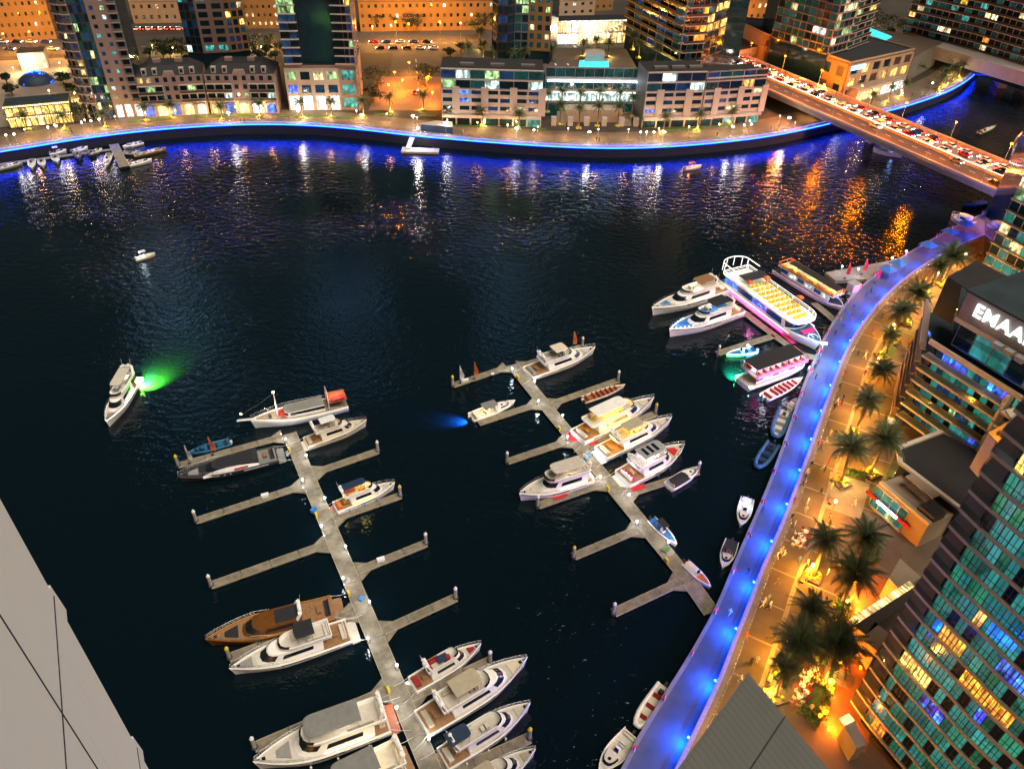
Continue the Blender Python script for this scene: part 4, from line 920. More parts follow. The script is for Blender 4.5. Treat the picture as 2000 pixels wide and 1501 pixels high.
for a_, b_ in zip(o1, o1[1:] + o1[:1]): mb.bar((a_[0], a_[1], 6.3), (b_[0], b_[1], 6.3), .07, .07); mb.bar((a_[0], a_[1], 5.8), (b_[0], b_[1], 5.8), .04, .04); mb.bar((a_[0], a_[1], 5.3), (a_[0], a_[1], 6.3), .06, .06)
mb.build('upper_rail', 'strip_white', tf)
nseat = 0
for i in range(9):
    for j in range(5):
        x = lerp(X(.30), X(.76), i / 8); y = lerp(-WF * .72, WF * .72, j / 4)
        if i > 6 and j in (0, 4): continue
        sofa(tf, 'seat', [(x, y, .62, .95, 'a')], 5.3, 'yellow_paint', .42, .4)
mb = MB(); mb.prism([(X(.185), -WF * .9), (X(.285), -WF * .9), (X(.285), WF * .9), (X(.185), WF * .9)], 7.3, 7.45); mb.build('dark_canopy', 'black_canvas', tf)
mb = MB()
for x in (X(.19), X(.28)):
    for s in (1, -1): mb.tube([(x, s * WF * .85, 5.3), (x, s * WF * .85, 7.3)], .06, 5)
mb.build('canopy_posts', 'gel_white', tf)
mb = MB(); rr = [(X(.03) + 2.6 * math.cos(a) * 1.0, WF * .95 * math.sin(a), 8.0) for a in [math.pi * .5 + math.pi * q / 10 for q in range(11)]]; mb.tube([(X(.16), WF * .95, 8.0)] + rr + [(X(.16), -WF * .95, 8.0)], .09, 5)
for q in (0, 2, 4, 6, 8, 10): mb.tube([(rr[q][0], rr[q][1], 5.3), rr[q]], .06, 5)
mb.build('stern_hoop', 'strip_white', tf)
for s in (1, -1):
    mb = MB(); mb.box((X(.44), s * (hw(.4) + .04), 1.6), (LF * .62, .08, .55)); mb.build('pink_light_band', 'strip_magenta', tf)
    mb = MB(); mb.box((X(.44), s * (hw(.4) + .05), 2.5), (LF * .74, .06, .10)); mb.build('side_light', 'strip_white', tf)
for x, y in ((X(.30), WF * .6), (X(.62), WF * .9), (X(.30), -WF * .8)):
    mb = MB(); mb.lathe((x, y, 5.3), [(.05, 0), (.05, 2.1), (1.1, 2.1), (.05, 2.7)], 10); mb.build('parasol', 'orange_fabric', tf)
mb = MB(); z = hz(.92) - .18
for s in (1, -1): mb.tube([(X(.89), s * .3, z), (X(.90), s * 1.1, z), (X(.93), s * 1.3, z), (X(.945), s * .7, z)], .14, 5)
mb.tube([(X(.87), 0, z), (X(.93), .0, z)], .14, 5); mb.build('deck_emblem', 'gel_white', tf)
mb = MB(); mb.box((X(.86), 0, hz(.86) + .25), (1.2, WF * .9, .5)); mb.build('bow_bench', 'magenta_fabric', tf)
for x in (.1, .36, .58, .76): lamp(tf, (X(x), 0, 9.0), 120, (1, .93, .74), .4, world=False)
lamp(tf, (X(.5), -WF - 2.2, 3.4), 120, (1, .1, .6), .3, world=False); lamp(tf, (X(.9), 0, 6.0), 60, (.4, .9, 1), .3, world=False)
# ferry with yellow lit long deck and black roof
def barge(name, label, bow, stern, Wd, roofm, lowm, seatm, glow, gcol, rail, z=2.4, part=(.1, .92, -1., 1.)):
    t, L = boat_thing(name, label, 'ferry', bow, stern, 2.0); h, d, hw, hz, X = hull(t, L, Wd, 1.5, 'gel_white', lowm, p=3.0, t0=.7, stern=.96, sheer=.15)
    for s in (1, -1):
        mb = MB(); mb.box((X(.48), s * Wd * .36, 2.5), (L * .74, .1, 2.0)); w_ = mb.build('saloon_wall', 'gel_white', t)
        for i in range(6):
            mb = MB(); mb.box((lerp(X(.16), X(.8), i / 5), s * (Wd * .36 + .07), 2.7), (L * .1, .05, 1.0)); mb.build('window', 'lit_cool' if i % 2 else 'glass_blue', w_)
    mb = MB(); mb.box((X(.48), 0, 3.6), (L * .84, Wd * .92, .16)); mb.build('upper_deck', 'deck_cream', t)
    mb = MB(); x0, x1 = X(part[0]), X(part[1]); mb.prism([(x0, part[2] * Wd * .46), (x1, part[2] * Wd * .46), (x1, part[3] * Wd * .46), (x0, part[3] * Wd * .46)], 5.9, 6.05); mb.build('roof', roofm, t)
    mb = MB()
    for i in range(5):
        for y in (part[2], part[3]): mb.tube([(lerp(x0 + .2, x1 - .2, i / 4), y * Wd * .44, 3.6), (lerp(x0 + .2, x1 - .2, i / 4), y * Wd * .44, 5.9)], .06, 5)
    mb.build('roof_posts', 'gel_white', t)
    mb = MB()
    for s in (1, -1):
        mb.bar((X(.06), s * Wd * .46, 4.7), (X(.90), s * Wd * .46, 4.7), .12, .12); mb.bar((X(.06), s * Wd * .46, 4.1), (X(.90), s * Wd * .46, 4.1), .05, .4)
    mb.bar((X(.06), -Wd * .46, 4.7), (X(.06), Wd * .46, 4.7), .12, .12); mb.bar((X(.90), -Wd * .46, 4.7), (X(.90), Wd * .46, 4.7), .12, .12); mb.build('upper_rail', rail, t)
    for i in range(8):
        for s in (1, -1):
            y = s * Wd * .3
            sofa(t, 'bench', [(lerp(X(.14), X(.84), i / 7), y, .5, Wd * .26, 'a')], 3.68, seatm, .42, .35)
    mb = MB()
    for i in range(4): mb.box((lerp(x0, x1, (i + .5) / 4), 0, 5.82), (1.2, .2, .06))
    mb.build('ceiling_lights', glow, t)
    for u in (.2, .5, .8): lamp(t, (X(u), Wd * .2, 5.2), 130, gcol, .3, world=False)
    return t, L, X, hw, hz
barge('dinner_ferry', 'ferry with a black roof over half its deck, yellow lit seats and red rails', (1648, 596), (1522, 520), 5.2, 'black_canvas', 'navy', 'yellow_paint', 'glow_yellow', (1, .8, .15), 'orange_fabric', part=(.2, .92, -.95, .15))
t, L, X, hw, hz = barge('tour_ferry', 'ferry with a flat black roof and violet banner on its side', (1572, 700), (1452, 742), 5.4, 'black_canvas', 'deck_cream', 'cushion_red', 'glow_cool', (.95, .75, 1.), 'teak_red', part=(.06, .80, -.9, .95))
mb = MB(); mb.box((X(.48), -5.4 * .5 - .02, 4.0), (L * .8, .06, 1.0)); mb.build('side_banner', 'strip_magenta', t)
for u in (.15, .5, .85): lamp(t, (X(u), -5.2, 4.2), 130, (.72, .82, 1.), .3, world=False)
# ---- far left marina, far right boats
FARB = [((45, 318), (-5, 330), 'gel_grey', None), ((130, 294), (96, 300), 'gel_white', 'white_fabric'), ((172, 288), (140, 296), 'gel_white', None), ((200, 292), (178, 298), 'gel_cream', None), ((240, 288), (278, 278), 'gel_white', None), ((325, 290), (262, 304), 'teak', None), ((285, 300), (240, 298), 'gel_grey', 'navy'), ((297, 312), (252, 322), 'gel_white', None), ((62, 330), (62, 312), 'cap_white', None), ((84, 326), (80, 312), 'cap_white', None), ((112, 318), (106, 304), 'cap_white', None), ((206, 326), (214, 300), 'gel_cream', None), ((155, 312), (150, 298), 'charcoal', None), ((182, 306), (176, 296), 'charcoal', None)]
FN = ['long grey boat at the outer end of the far pontoon', 'white boat with a pale canopy behind the far pontoon', 'white cuddy boat behind the far pontoon', 'cream boat close under the far quay', 'white boat moored beside the far ramp', 'brown decked boat with a pointed bow by the far ramp', 'grey boat with a navy canopy by the far ramp', 'low white boat outermost beside the far ramp', 'white covered jet ski pod outermost at the far pontoon', 'white covered jet ski pod second on the far pontoon', 'white covered jet ski pod nearest the dark ones', 'cream boat moored against the near side of the far ramp', 'black jet ski on the far pontoon beside the white pods', 'black jet ski on the far pontoon nearest the ramp']
for (b, s, hm, tt), nm in zip(FARB, FN): small_boat(nm, b, s, fb=.95, hullm=hm, ttop=tt, seats='cushion_grey', deckm='deck_cream' if hm != 'charcoal' else 'charcoal', B=2.5, cuddy=None if hm in ('charcoal', 'cap_white') else 'gel_white', engines=1)
dock('pontoon', 'pale far pontoon with jet ski pods under the far quay', 'pontoon', P(-10, 322, .6), P(232, 290, .6), 1.6)
dock('ramp', 'violet lit ramp running down to the far pontoon', 'ramp', P(222, 282, .8), P(243, 326, .8), 3.2, z=.9)
small_boat('green speedboat leaving a wake beyond the bridge', (1946, 246), (1912, 260), fb=1.0, hullm='strip_green' if False else 'shrub', seats='cushion_red', B=2.6)
small_boat('blue lit canopy boat passing under the bridge', (1704, 293), (1762, 303), fb=1.4, ttop='blue_fabric', B=4.2, glow='strip_cyan', gcol=(.2, .4, 1))
yacht('amber lit dhow style boat at the right of the bridge', (1972, 303), (2040, 240), fb=2.2, B=6.5, hullm='gel_white', deckm='varnish', cabin='varnish', glow='glow_amber', gcol=(1, .55, .1), gw=900, top=(.1, .8), topm='beige_canvas', plat='teak', name='dhow')
t, k = yacht('grey white boat with a bow frame moored beneath the bridge end', (1856, 420), (1905, 440), fb=1.4, B=4.5, top=None, arch_on=False, fly=False, pad='cushion_grey')
small_boat('dark launch with tan cover near the bridge end', (1880, 402), (1925, 395), fb=1.0, cover='beige_canvas', hullm='navy_hull', console=None); small_boat('dark launch with blue cover nearest the glass tower', (1915, 420), (1950, 405), fb=1.0, cover='blue_fabric', hullm='navy_hull', console=None)
yacht('dim white yacht moored under the far right tower', (1965, 150), (2030, 170), fb=1.6, B=4.6, top=(.2, .7), topm='gel_grey')
# ferry pier: triangular platform, gangways, tents
tp = thing('ferry_pier', 'grey triangular ferry pier with small white lamps', 'pier', P(1690, 540, 0))
pts = [P(x, y, 1.2) for x, y in ((1612, 532), (1632, 548), (1690, 545), (1725, 560), (1790, 500), (1760, 505))]
mb = MB(); mb.prism([(p.x, p.y) for p in pts], .2, 1.2); mb.build('platform', 'concrete', tp, True)
for x, y in ((1640, 535), (1672, 540), (1738, 518), (1765, 505)):
    p = P(x, y, 1.2); mb = MB(); mb.lathe((p.x, p.y, 1.2), [(.06, 0), (.06, 2.4)], 6); mb.ball((p.x, p.y, 3.7), .22, 8, 1); mb.build('lamp_post', ['steel', 'glow_cool'], tp, True); lamp(tp, (p.x, p.y, 3.3), 80, (.8, .85, 1), .2)
dock('gangway', 'gangway between the party ferry and the blue walk', 'gangway', P(1545, 690, 1.2), P(1600, 700, 1.2), 2.2, z=1.3); dock('gangway', 'slim jetty between the two ferries', 'gangway', P(1590, 590, .8), P(1650, 640, .8), 2.0)
dock('finger_pontoon', 'short tan finger pontoon beside the party ferry', 'pontoon', P(1400, 690, .6), P(1512, 655, .6), 1.8); pile((1402, 692), 'cap_white', 'white capped pile on the short finger beside the party ferry')
dock('finger_pontoon', 'dark boarding jetty with string lights between the yachts and the party ferry', 'pontoon', P(1440, 600, .6), P(1560, 690, .6), 2.0)
mat_rug((1530, 652), 9.0, 1.6, math.atan2(P(1570, 690).y - P(1490, 620).y, P(1570, 690).x - P(1490, 620).x), 'magenta_fabric', 'long pink carpet beside the party ferry')
# ================================================================== buildings
class Pick:
    """chooses the pane material; lit rooms come in runs of neighbouring panes"""
    def __init__(s, dark, lit, p, seed=1, run=.55): s.dark = dark; s.lit = lit; s.p = p; s.r = random.Random(seed); s.last = None; s.run = run
    def __call__(s, i=0, j=0):
        if s.last and s.r.random() < s.run: return s.last
        if s.r.random() < s.p: s.last = s.r.choice(s.lit); return s.last
        s.last = None; return s.r.choice(s.dark)
def outward(A, B):
    d = Vector((B.x - A.x, B.y - A.y, 0)); L = d.length; d.normalize(); n = Vector((-d.y, d.x, 0)); mid = (A + B) / 2
    if n.dot(Vector((-mid.x, -mid.y, 0))) < 0: n = -n
    return d, n, L
def facade(T, A, B, z0, fh, nfl, nb, wall='wall_mauve', pier=.3, sp=.35, head=.10, dep=.35, pick=None, slab=0., slabm=None, name='wall', rail=None, skip=None, arch=False, wname='window', rec=.12):
    d, n, L = outward(A, B); rz = math.atan2(d.y, d.x); bw = L / nb; mb = MB()
    def bx(u0, u1, za, zb, o0, o1):
        c = A + d * ((u0 + u1) / 2) + n * ((o0 + o1) / 2); mb.box((c.x, c.y, (za + zb) / 2), (u1 - u0, o1 - o0, zb - za), rz)
    for i in range(nfl):
        z = z0 + i * fh
        if sp > 0: bx(0, L, z, z + fh * sp, 0, dep - .02)
        if head > 0: bx(0, L, z + fh * (1 - head) + .004, z + fh - .004, 0, dep - .045)
    if pier > 0:
        for j in range(nb + 1):
            hw_ = bw * pier / 2; u0, u1 = max(0, j * bw - hw_), min(L, j * bw + hw_)
            bx(u0, u1, z0, z0 + nfl * fh, 0, dep)
    if mb.v: mb.build(name, wall, T, True)
    for i in range(nfl):
        for j in range(nb):
            if skip and skip(i, j): continue
            m = pick(i, j) if pick else 'glass_dark'
            za, zb = z0 + i * fh + fh * sp, z0 + (i + 1) * fh - fh * head
            c = A + d * ((j + .5) * bw) + n * rec
            inst(wname, m, T, (c.x, c.y, (za + zb) / 2), (bw * (1 - pier) + .02, .08, zb - za + .02), rz)
    if slab:
        for i in range(nfl + 1):
            c = (A + B) / 2 + n * (dep + slab / 2); inst('floor_slab', slabm or wall, T, (c.x, c.y, z0 + i * fh - .02), (L, slab, .26), rz)
            if rail and i < nfl:
                c = (A + B) / 2 + n * (dep + slab - .06); inst('balustrade', rail, T, (c.x, c.y, z0 + i * fh + .62), (L - .1, .05, .95), rz)
def poly_xy(pts): return [(p.x, p.y) for p in pts]
def block(name, label, pts, z0, z1, core='glass_dark', roof='roof_black', cat='building', inset=0, parapet=None):
    c = sum(pts, Vector((0, 0, 0))) / len(pts); T = thing(name, label, cat, (c.x, c.y, z0))
    mb = MB(); mb.prism(poly_xy(pts), z0, z1); mb.build('core', core, T, True)
    mb = MB(); q = [c + (p - c) * 1.004 for p in pts]; mb.prism(poly_xy(q), z1 + .004, z1 + .25); mb.build('roof', roof, T, True)
    if parapet:
        mb = MB()
        for a, b in zip(q, q[1:] + q[:1]): mb.bar((a.x, a.y, z1 + .6), (b.x, b.y, z1 + .6), .35, .72)
        mb.build('parapet', parapet, T, True)
    return T
def upper(T, A, B, z0, z1, seed, lit, p=.10, wall=None, bays=9):
    """storeys above the picture: only their lit rooms matter, seen as reflections on the water"""
    d, n, L = outward(A, B); mb = MB(); r = random.Random(seed); fl = int((z1 - z0) / 3.2); bw = L / bays; rz = math.atan2(d.y, d.x)
    for i in range(fl):
        for j in range(bays):
            if r.random() < p:
                c = A + d * ((j + .5) * bw) + n * .08; mb.box((c.x, c.y, z0 + i * 3.2 + 1.8), (bw * .7, .1, 1.7), rz, r.randrange(len(lit)))
    if mb.v: tag(mb.build('upper_windows', lit, T, True), kind='stuff')
def deep(A, B, w):
    """rectangle footprint behind the front edge A-B"""
    d, n, L = outward(A, B); return [A, B, B - n * w, A - n * w]
G = lambda x, y, z=GZ: P(x, y, z)
flat = lambda v, z=0: Vector((v.x, v.y, z))
LITS = ['lit_warm', 'lit_cream', 'lit_green', 'lit_cool', 'lit_teal', 'lit_orange']
# ---- tower with curved balconies, far left
A, B = flat(G(198, 232)), flat(G(284, 227)); d, n, L = outward(A, B)
arc = [A - d * 2.6 - n * .6, A - d * 4.6 - n * 2.0, A - d * 6.0 - n * 4.2, A - d * 6.6 - n * 7.0]
T = block('residential_tower', 'beige tower with a curved balcony corner and dark glass strip beside the far villas', arc[::-1] + [A, B, B - n * 20, A - d * 6.6 - n * 20], GZ, 130)
pk = Pick(['glass_dark', 'glass_blue', 'glass_dark'], ['lit_cream', 'lit_green', 'lit_teal'], .10, 3)
F1, F2, F3 = A + d * L * .36, A + d * L * .80, B
facade(T, A, F1, GZ, 3.05, 20, 4, 'bronze_frame', .10, .10, .05, .2, Pick(['glass_dark', 'glass_far', 'glass_blue'], ['lit_green', 'lit_cream', 'lit_cool'], .07, 5))
facade(T, F1, F2, GZ + 6, 3.05, 18, 2, 'wall_mauve', .62, .38, .16, .45, Pick(['glass_dark', 'glass_blue'], ['lit_teal', 'lit_green', 'lit_cool'], .45, 8, .1))
facade(T, F2, F3, GZ + 6, 3.05, 18, 1, 'wall_grey', .3, .30, .10, .35, Pick(['glass_dark'], ['lit_orange'], .08, 2, 0), .9, 'wall_mauve')
facade(T, F1, F3, GZ, 6.0, 1, 3, 'wall_mauve', .35, .05, .2, .45, Pick(['lit_orange'], ['shop_white', 'shop_warm'], .7, 3))
ar = [A] + arc
for k, (a, b) in enumerate(zip(ar, ar[1:])):
    facade(T, b, a, GZ + 6, 3.05, 18, 1, 'wall_mauve', .45, .30, .10, .3, Pick(['glass_dark', 'glass_blue'], ['lit_cream', 'lit_warm', 'lit_green'], .16, 20 + k, .1), .8, 'wall_white', rail='glass_rail')
facade(T, arc[1], A, GZ, 6.0, 1, 2, 'wall_beige', .4, .05, .2, .4, Pick(['shop_warm'], ['lit_warm'], .3))
upper(T, A, B, 62, 128, 4, ['lit_teal', 'lit_shimmer_blue', 'lit_cool', 'lit_shimmer_blue'], .30)
# ---- pair of villas
def villa(a, b, label, seed):
    A, B = flat(G(*a)), flat(G(*b)); d, n, L = outward(A, B); fp = deep(A, B, 15); H1 = GZ + 14.5
    T = block('villa', label, fp, GZ, H1, 'wall_mauve', 'roof_slate')
    r = random.Random(seed); pk = Pick(['glass_dark'], ['lit_green', 'lit_cream', 'lit_warm'], .12, seed, .2)
    # ground floor arcade
    nb = 5
    facade(T, A, B, GZ, 5.0, 1, nb, 'wall_beige', .26, .02, .16, .9, lambda i, j: ('lit_blue', 'shop_warm', 'lit_blue', 'shop_warm', 'shop_white')[(j + seed) % 5], rec=.25, wname='shop_front')
    for j in range(nb):
        c = A + d * (L * (j + .5) / nb) + n * .9; mb = MB(); w_ = L / nb * .74
        pts = [(math.cos(t_) * w_ / 2, math.sin(t_) * 1.0) for t_ in [math.pi * q / 8 for q in range(9)]]; mb2 = [(c.x + d.x * x + n.x * .05, c.y + d.y * x + n.y * .05, GZ + 3.9 + z) for x, z in pts]
        mb3 = [(p[0] + n.x * 1.1, p[1] + n.y * 1.1, p[2] - .5) for p in mb2]; mb.loft([mb2, mb3], False, False); mb.build('awning', 'blue_fabric' if (j + seed) % 2 == 0 else 'beige_canvas', T, True)  # blue awnings hold the arcade's blue light in their colour
    facade(T, A, B, GZ + 5.0, 3.2, 3, 8, 'wall_mauve', .52, .30, .16, .4, pk)
    for q in (0, .62):
        a_, b_ = A + d * L * q, A + d * L * (q + .38); facade(T, a_ + n * .45, b_ + n * .45, GZ + 5.0, 3.2, 2, 3, 'wall_white', .16, .30, .12, .5, Pick(['glass_dark'], ['lit_cool', 'lit_green', 'lit_warm'], .22, seed + 5, .2), .7, 'wall_white', 'loggia', 'bronze_frame')
    # central gable and mansard roof
    c0, c1 = A + d * L * .40 + n * .5, A + d * L * .60 + n * .5
    mb = MB(); mb.prism(poly_xy([c0, c1, c1 - n * 4, c0 - n * 4]), H1 - .2, H1 + 1.6, 0, None, poly_xy([c0 + d * .8, c1 - d * .8, c1 - d * .8 - n * 4, c0 + d * .8 - n * 4])); mb.build('gable', 'wall_mauve', T, True)
    mb = MB(); q = [A - n * .2 + d * .2, B - n * .2 - d * .2, B - n * 14.5 - d * .2, A - n * 14.5 + d * .2]; c = sum(q, Vector()) / 4; tp = [c + (p - c) * .62 for p in q]
    mb.prism(poly_xy(q), H1 + .26, H1 + 3.2, 0, None, poly_xy(tp)); rf = mb.build('mansard', 'roof_slate', T, True)
    for u in (.14, .30, .70, .86):
        p = A + d * L * u - n * 1.2; mb = MB(); mb.box((p.x, p.y, H1 + 1.5), (1.7, 1.9, 2.2), math.atan2(d.y, d.x)); o = mb.build('dormer', 'wall_white', rf, False)
        o.location = -Vector(T.location); p2 = p + n * 1.0; o2 = inst('dormer_window', 'glass_dark', T, (p2.x, p2.y, H1 + 1.6), (1.0, .1, 1.3), math.atan2(d.y, d.x))
    for u in (.33, .66):
        p = A + d * L * u - n * 7; mb = MB(); mb.box((p.x, p.y, H1 + 3.8), (2.6, 2.2, 1.2), math.atan2(d.y, d.x)); mb.build('roof_plant', 'wall_mauve', T, True)
    return T
villa((284, 228), (410, 221), 'mauve villa with dark mansard roof beside the curved balcony tower', 0)
villa((414, 221), (546, 220), 'mauve villa with dark mansard roof beside the dark glass tower', 1)
# ---- dark glass tower on an arched podium
A, B = flat(G(566, 215)), flat(G(704, 214)); d, n, L = outward(A, B)
T = block('residential_tower', 'dark glass tower with white balcony ends on an arched stone podium', deep(A, B, 24), GZ, 21, 'wall_mauve', 'roof_black')
Ap, Bp = A, A + d * L * .74
facade(T, Ap, Bp, GZ, 6.2, 1, 4, 'wall_white', .30, .03, .12, .5, lambda i, j: 'shop_white', wname='shop_front')
facade(T, Ap, Bp, GZ + 6.2, 4.0, 1, 4, 'wall_white', .30, .12, .12, .5, lambda i, j: 'lit_blue' if j == 0 else 'glass_blue')
facade(T, Ap, Bp, GZ + 10.2, 5.6, 1, 4, 'wall_white', .30, .25, .2, .5, lambda i, j: ('lit_green', 'glass_dark', 'lit_cream', 'lit_green')[j])
facade(T, Bp, B, GZ, 5.2, 3, 1, 'wall_mauve', .3, .2, .12, .4, Pick(['glass_blue', 'glass_dark'], ['lit_teal'], .3))
t0 = [A + d * .5 - n * 1.0, B - d * .2 - n * .3]; mb = MB(); mb.prism(poly_xy([t0[0], t0[1], t0[1] - n * 22, t0[0] - n * 22]), 21.3, 150); mb.build('tower_core', 'glass_dark', T, True)
a, b = t0; u1, u2 = a + d * L * .24, a + d * L * .70
pk = Pick(['glass_dark', 'glass_dark', 'glass_blue'], ['lit_green'], .04, 11)
facade(T, a, u1, 21.4, 2.95, 13, 2, 'bronze_frame', .06, .04, .03, .25, pk, 1.3, 'wall_white', 'mullions')
facade(T, u1, u2, 21.4, 2.95, 13, 4, 'bronze_frame', .05, .04, .03, .15, Pick(['glass_dark', 'glass_blue', 'glass_dark'], ['lit_green', 'lit_cream'], .05, 14), name='mullions')
facade(T, u2, b, 21.4, 2.95, 13, 4, 'wall_mauve', .22, .06, .04, .25, Pick(['glass_dark', 'glass_blue'], ['lit_green', 'lit_warm'], .05, 12), 1.3, 'wall_white')
# lattice fin at the corner
mb = MB()
for s in range(26):
    z = GZ + s * 2.2; mb.bar(b + n * 1.7 + Vector((0, 0, z)), b + n * .2 + d * .8 + Vector((0, 0, z + 2.2)), .14, .3); mb.bar(b + n * .2 + d * .8 + Vector((0, 0, z)), b + n * 1.7 + Vector((0, 0, z + 2.2)), .14, .3)
for o in (b + n * 1.75, b + n * .15 + d * .85): mb.bar(o + Vector((0, 0, GZ)), o + Vector((0, 0, 62)), .3, .3)
mb.build('corner_lattice', 'wall_mauve', T, True)
upper(T, a, b, 62, 78, 9, ['lit_green', 'lit_cool', 'lit_blue'], .12); upper(T, a, b, 78, 108, 19, ['lit_shimmer_blue', 'lit_blue'], .5); upper(T, a, b, 108, 148, 29, ['lit_cool', 'lit_blue'], .15)
# ---- towers set back
def set_back(label, corners, z0, fl, fh, styles, ztop, seeds, lits, up=.14):
    pts = [flat(P(x, y, z0)) for x, y in corners]; A, B = pts[0], pts[-1]; d, n, L = outward(A, B)
    T = block('residential_tower', label, pts + [B - n * 22 , A - n * 22], GZ, ztop)
    for k, (a, b) in enumerate(zip(pts, pts[1:])):
        st = styles[k]; facade(T, a, b, z0, fh, fl, **st); upper(T, a, b, z0 + fl * fh + 2, ztop - 2, seeds + k, lits, up)
    return T
def sty(nb, wall, pier, sp, pick, slab=0., slabm=None, rail=None, head=.06, dep=.3): return dict(nb=nb, wall=wall, pier=pier, sp=sp, pick=pick, slab=slab, slabm=slabm, rail=rail, head=head, dep=dep)
set_back('dark navy tower with pale banded column behind the villas', [(368, 103), (398, 104), (452, 102), (488, 98)], 12, 10, 3.3, [sty(3, 'bronze_frame', .1, .1, Pick(['glass_dark', 'glass_blue'], ['lit_cool', 'lit_teal'], .08, 31)), sty(2, 'wall_mauve', .35, .30, Pick(['glass_dark'], ['lit_teal'], .15, 32)), sty(3, 'wall_sand', .3, .25, Pick(['glass_dark', 'glass_blue'], ['lit_warm', 'lit_cream'], .12, 33))], 120, 31, ['lit_cool', 'lit_blue', 'lit_teal'])
set_back('tower with a rounded glass corner and one floor of yellow windows above the hotel palms', [(962, 92), (972, 100), (990, 101), (1004, 97), (1030, 98), (1074, 101)], 24, 12, 3.3, [sty(1, 'bronze_frame', .08, .12, lambda i, j: 'lit_warm' if i == 7 else 'glass_dark'), sty(2, 'bronze_frame', .08, .12, lambda i, j: 'lit_cream' if i == 7 else ('glass_dark', 'glass_blue')[i % 2]), sty(2, 'bronze_frame', .08, .12, lambda i, j: 'lit_cream' if i == 7 else 'glass_dark'), sty(2, 'wall_grey', .12, .14, Pick(['glass_far', 'glass_dark'], ['lit_green'], .12, 41)), sty(3, 'wall_sand', .45, .34, Pick(['glass_far', 'glass_dark'], ['lit_cream', 'lit_green'], .12, 42))][:5], 125, 41, ['lit_shimmer_blue', 'lit_teal', 'lit_green'], .2)
band = Pick(['glass_dark', 'glass_far', 'glass_dark', 'glass_blue'], ['lit_warm', 'lit_cream', 'lit_cool', 'lit_orange'], .09, 51, .3)
set_back('tower of beige balcony bands meeting at a sharp corner behind the hotel', [(1222, 62), (1326, 119), (1368, 116), (1408, 100)], 22, 13, 3.3, [sty(7, 'slab_beige', .05, .12, band, 1.3, 'slab_beige', 'bronze_frame'), sty(4, 'slab_beige', .05, .12, band, 1.3, 'slab_beige', 'bronze_frame'), sty(3, 'bronze_frame', .1, .1, Pick(['glass_dark'], ['lit_cool', 'lit_warm'], .2, 53))], 130, 51, ['lit_warm', 'lit_cool', 'lit_cream'])
band2 = Pick(['glass_far', 'glass_far_green', 'glass_dark'], ['lit_cream', 'lit_cool', 'lit_green', 'lit_warm'], .10, 61, .25)
set_back('green glass tower with thin slab lines beside the bridge podium', [(1508, 72), (1616, 106), (1650, 96), (1692, 80)], 20, 12, 3.2, [sty(9, 'wall_mauve', .05, .1, band2, .6, 'wall_mauve'), sty(4, 'wall_mauve', .06, .1, band2, .6, 'wall_mauve'), sty(3, 'slab_beige', .2, .2, band2, 1.0, 'slab_beige', 'bronze_frame')], 130, 61, ['lit_green', 'lit_cool', 'lit_warm'])
band3 = Pick(['glass_dark', 'glass_dark', 'glass_far'], ['lit_warm', 'lit_cream', 'lit_orange', 'lit_teal'], .13, 71, .2)
T = set_back('long apartment slab with stacked balcony bands standing on a white base in the water', [(1765, 62), (1900, 96), (2060, 146)], 14, 11, 3.3, [sty(11, 'slab_beige', .06, .12, band3, 1.2, 'slab_beige', 'bronze_frame'), sty(13, 'slab_beige', .06, .12, band3, 1.2, 'slab_beige', 'bronze_frame')], 110, 71, ['lit_warm', 'lit_cream'])
a, b = flat(P(1818, 88, 14)), flat(P(2060, 158, 14)); mb = MB(); d, n, L = outward(a, b); mb.prism(poly_xy([a, b, b - n * 10, a - n * 10]), 8.5, 14); mb.build('base_wall', 'concrete_white', T, True)
p = flat(P(1945, 165, 0)); mb = MB(); mb.prism([(p.x - 2, p.y - 6), (p.x + 2, p.y - 6), (p.x + 6, p.y + 8), (p.x + 2, p.y + 8)], -1, 8.5); mb.build('pier_leg', 'concrete_white', T, True)
# ---- sand coloured arcaded blocks lit by sodium lamps
def sand_block(label, a, b, z1, fl, nb, dp=14, seed=1, wall='wall_sand', pickl=None):
    A, B = flat(G(*a)), flat(G(*b)); T = block('townhouse', label, deep(A, B, dp), GZ, z1, wall, 'roof_black', parapet=wall)
    facade(T, A, B, GZ, (z1 - GZ) / fl, fl, nb, wall, .62, .42, .22, .4, pickl or Pick(['glass_dark', 'bronze_frame'], ['lit_cream', 'lit_cool'], .12, seed, .2))
    return T
sand_block('sand coloured arcaded house with lamplit windows in the far corner', (-30, 84), (112, 76), 22, 4, 11, 16, 3)
sand_block('long sand coloured townhouse row beyond the road, right of the dark glass tower', (704, 62), (965, 58), 18, 3, 20, 16, 5)
sand_block('sand coloured house row half hidden behind the dark navy tower', (470, 56), (560, 55), 20, 4, 8, 14, 7)
sand_block('dark sand house with a parking row in front, beside the curved balcony tower', (262, 46), (366, 44), 14, 2, 7, 14, 9, 'wall_beige')
sand_block('golden lit house beyond the crossing, behind the balcony band tower', (1408, 66), (1502, 60), 24, 4, 8, 14, 11)
sand_block('small sand coloured house above the bright white pavilion', (1160, 22), (1196, 20), 16, 3, 3, 8, 12)
sand_block('dark roofed house left of the bright white pavilion', (1080, 34), (1160, 30), 12, 2, 5, 10, 13, 'wall_beige')
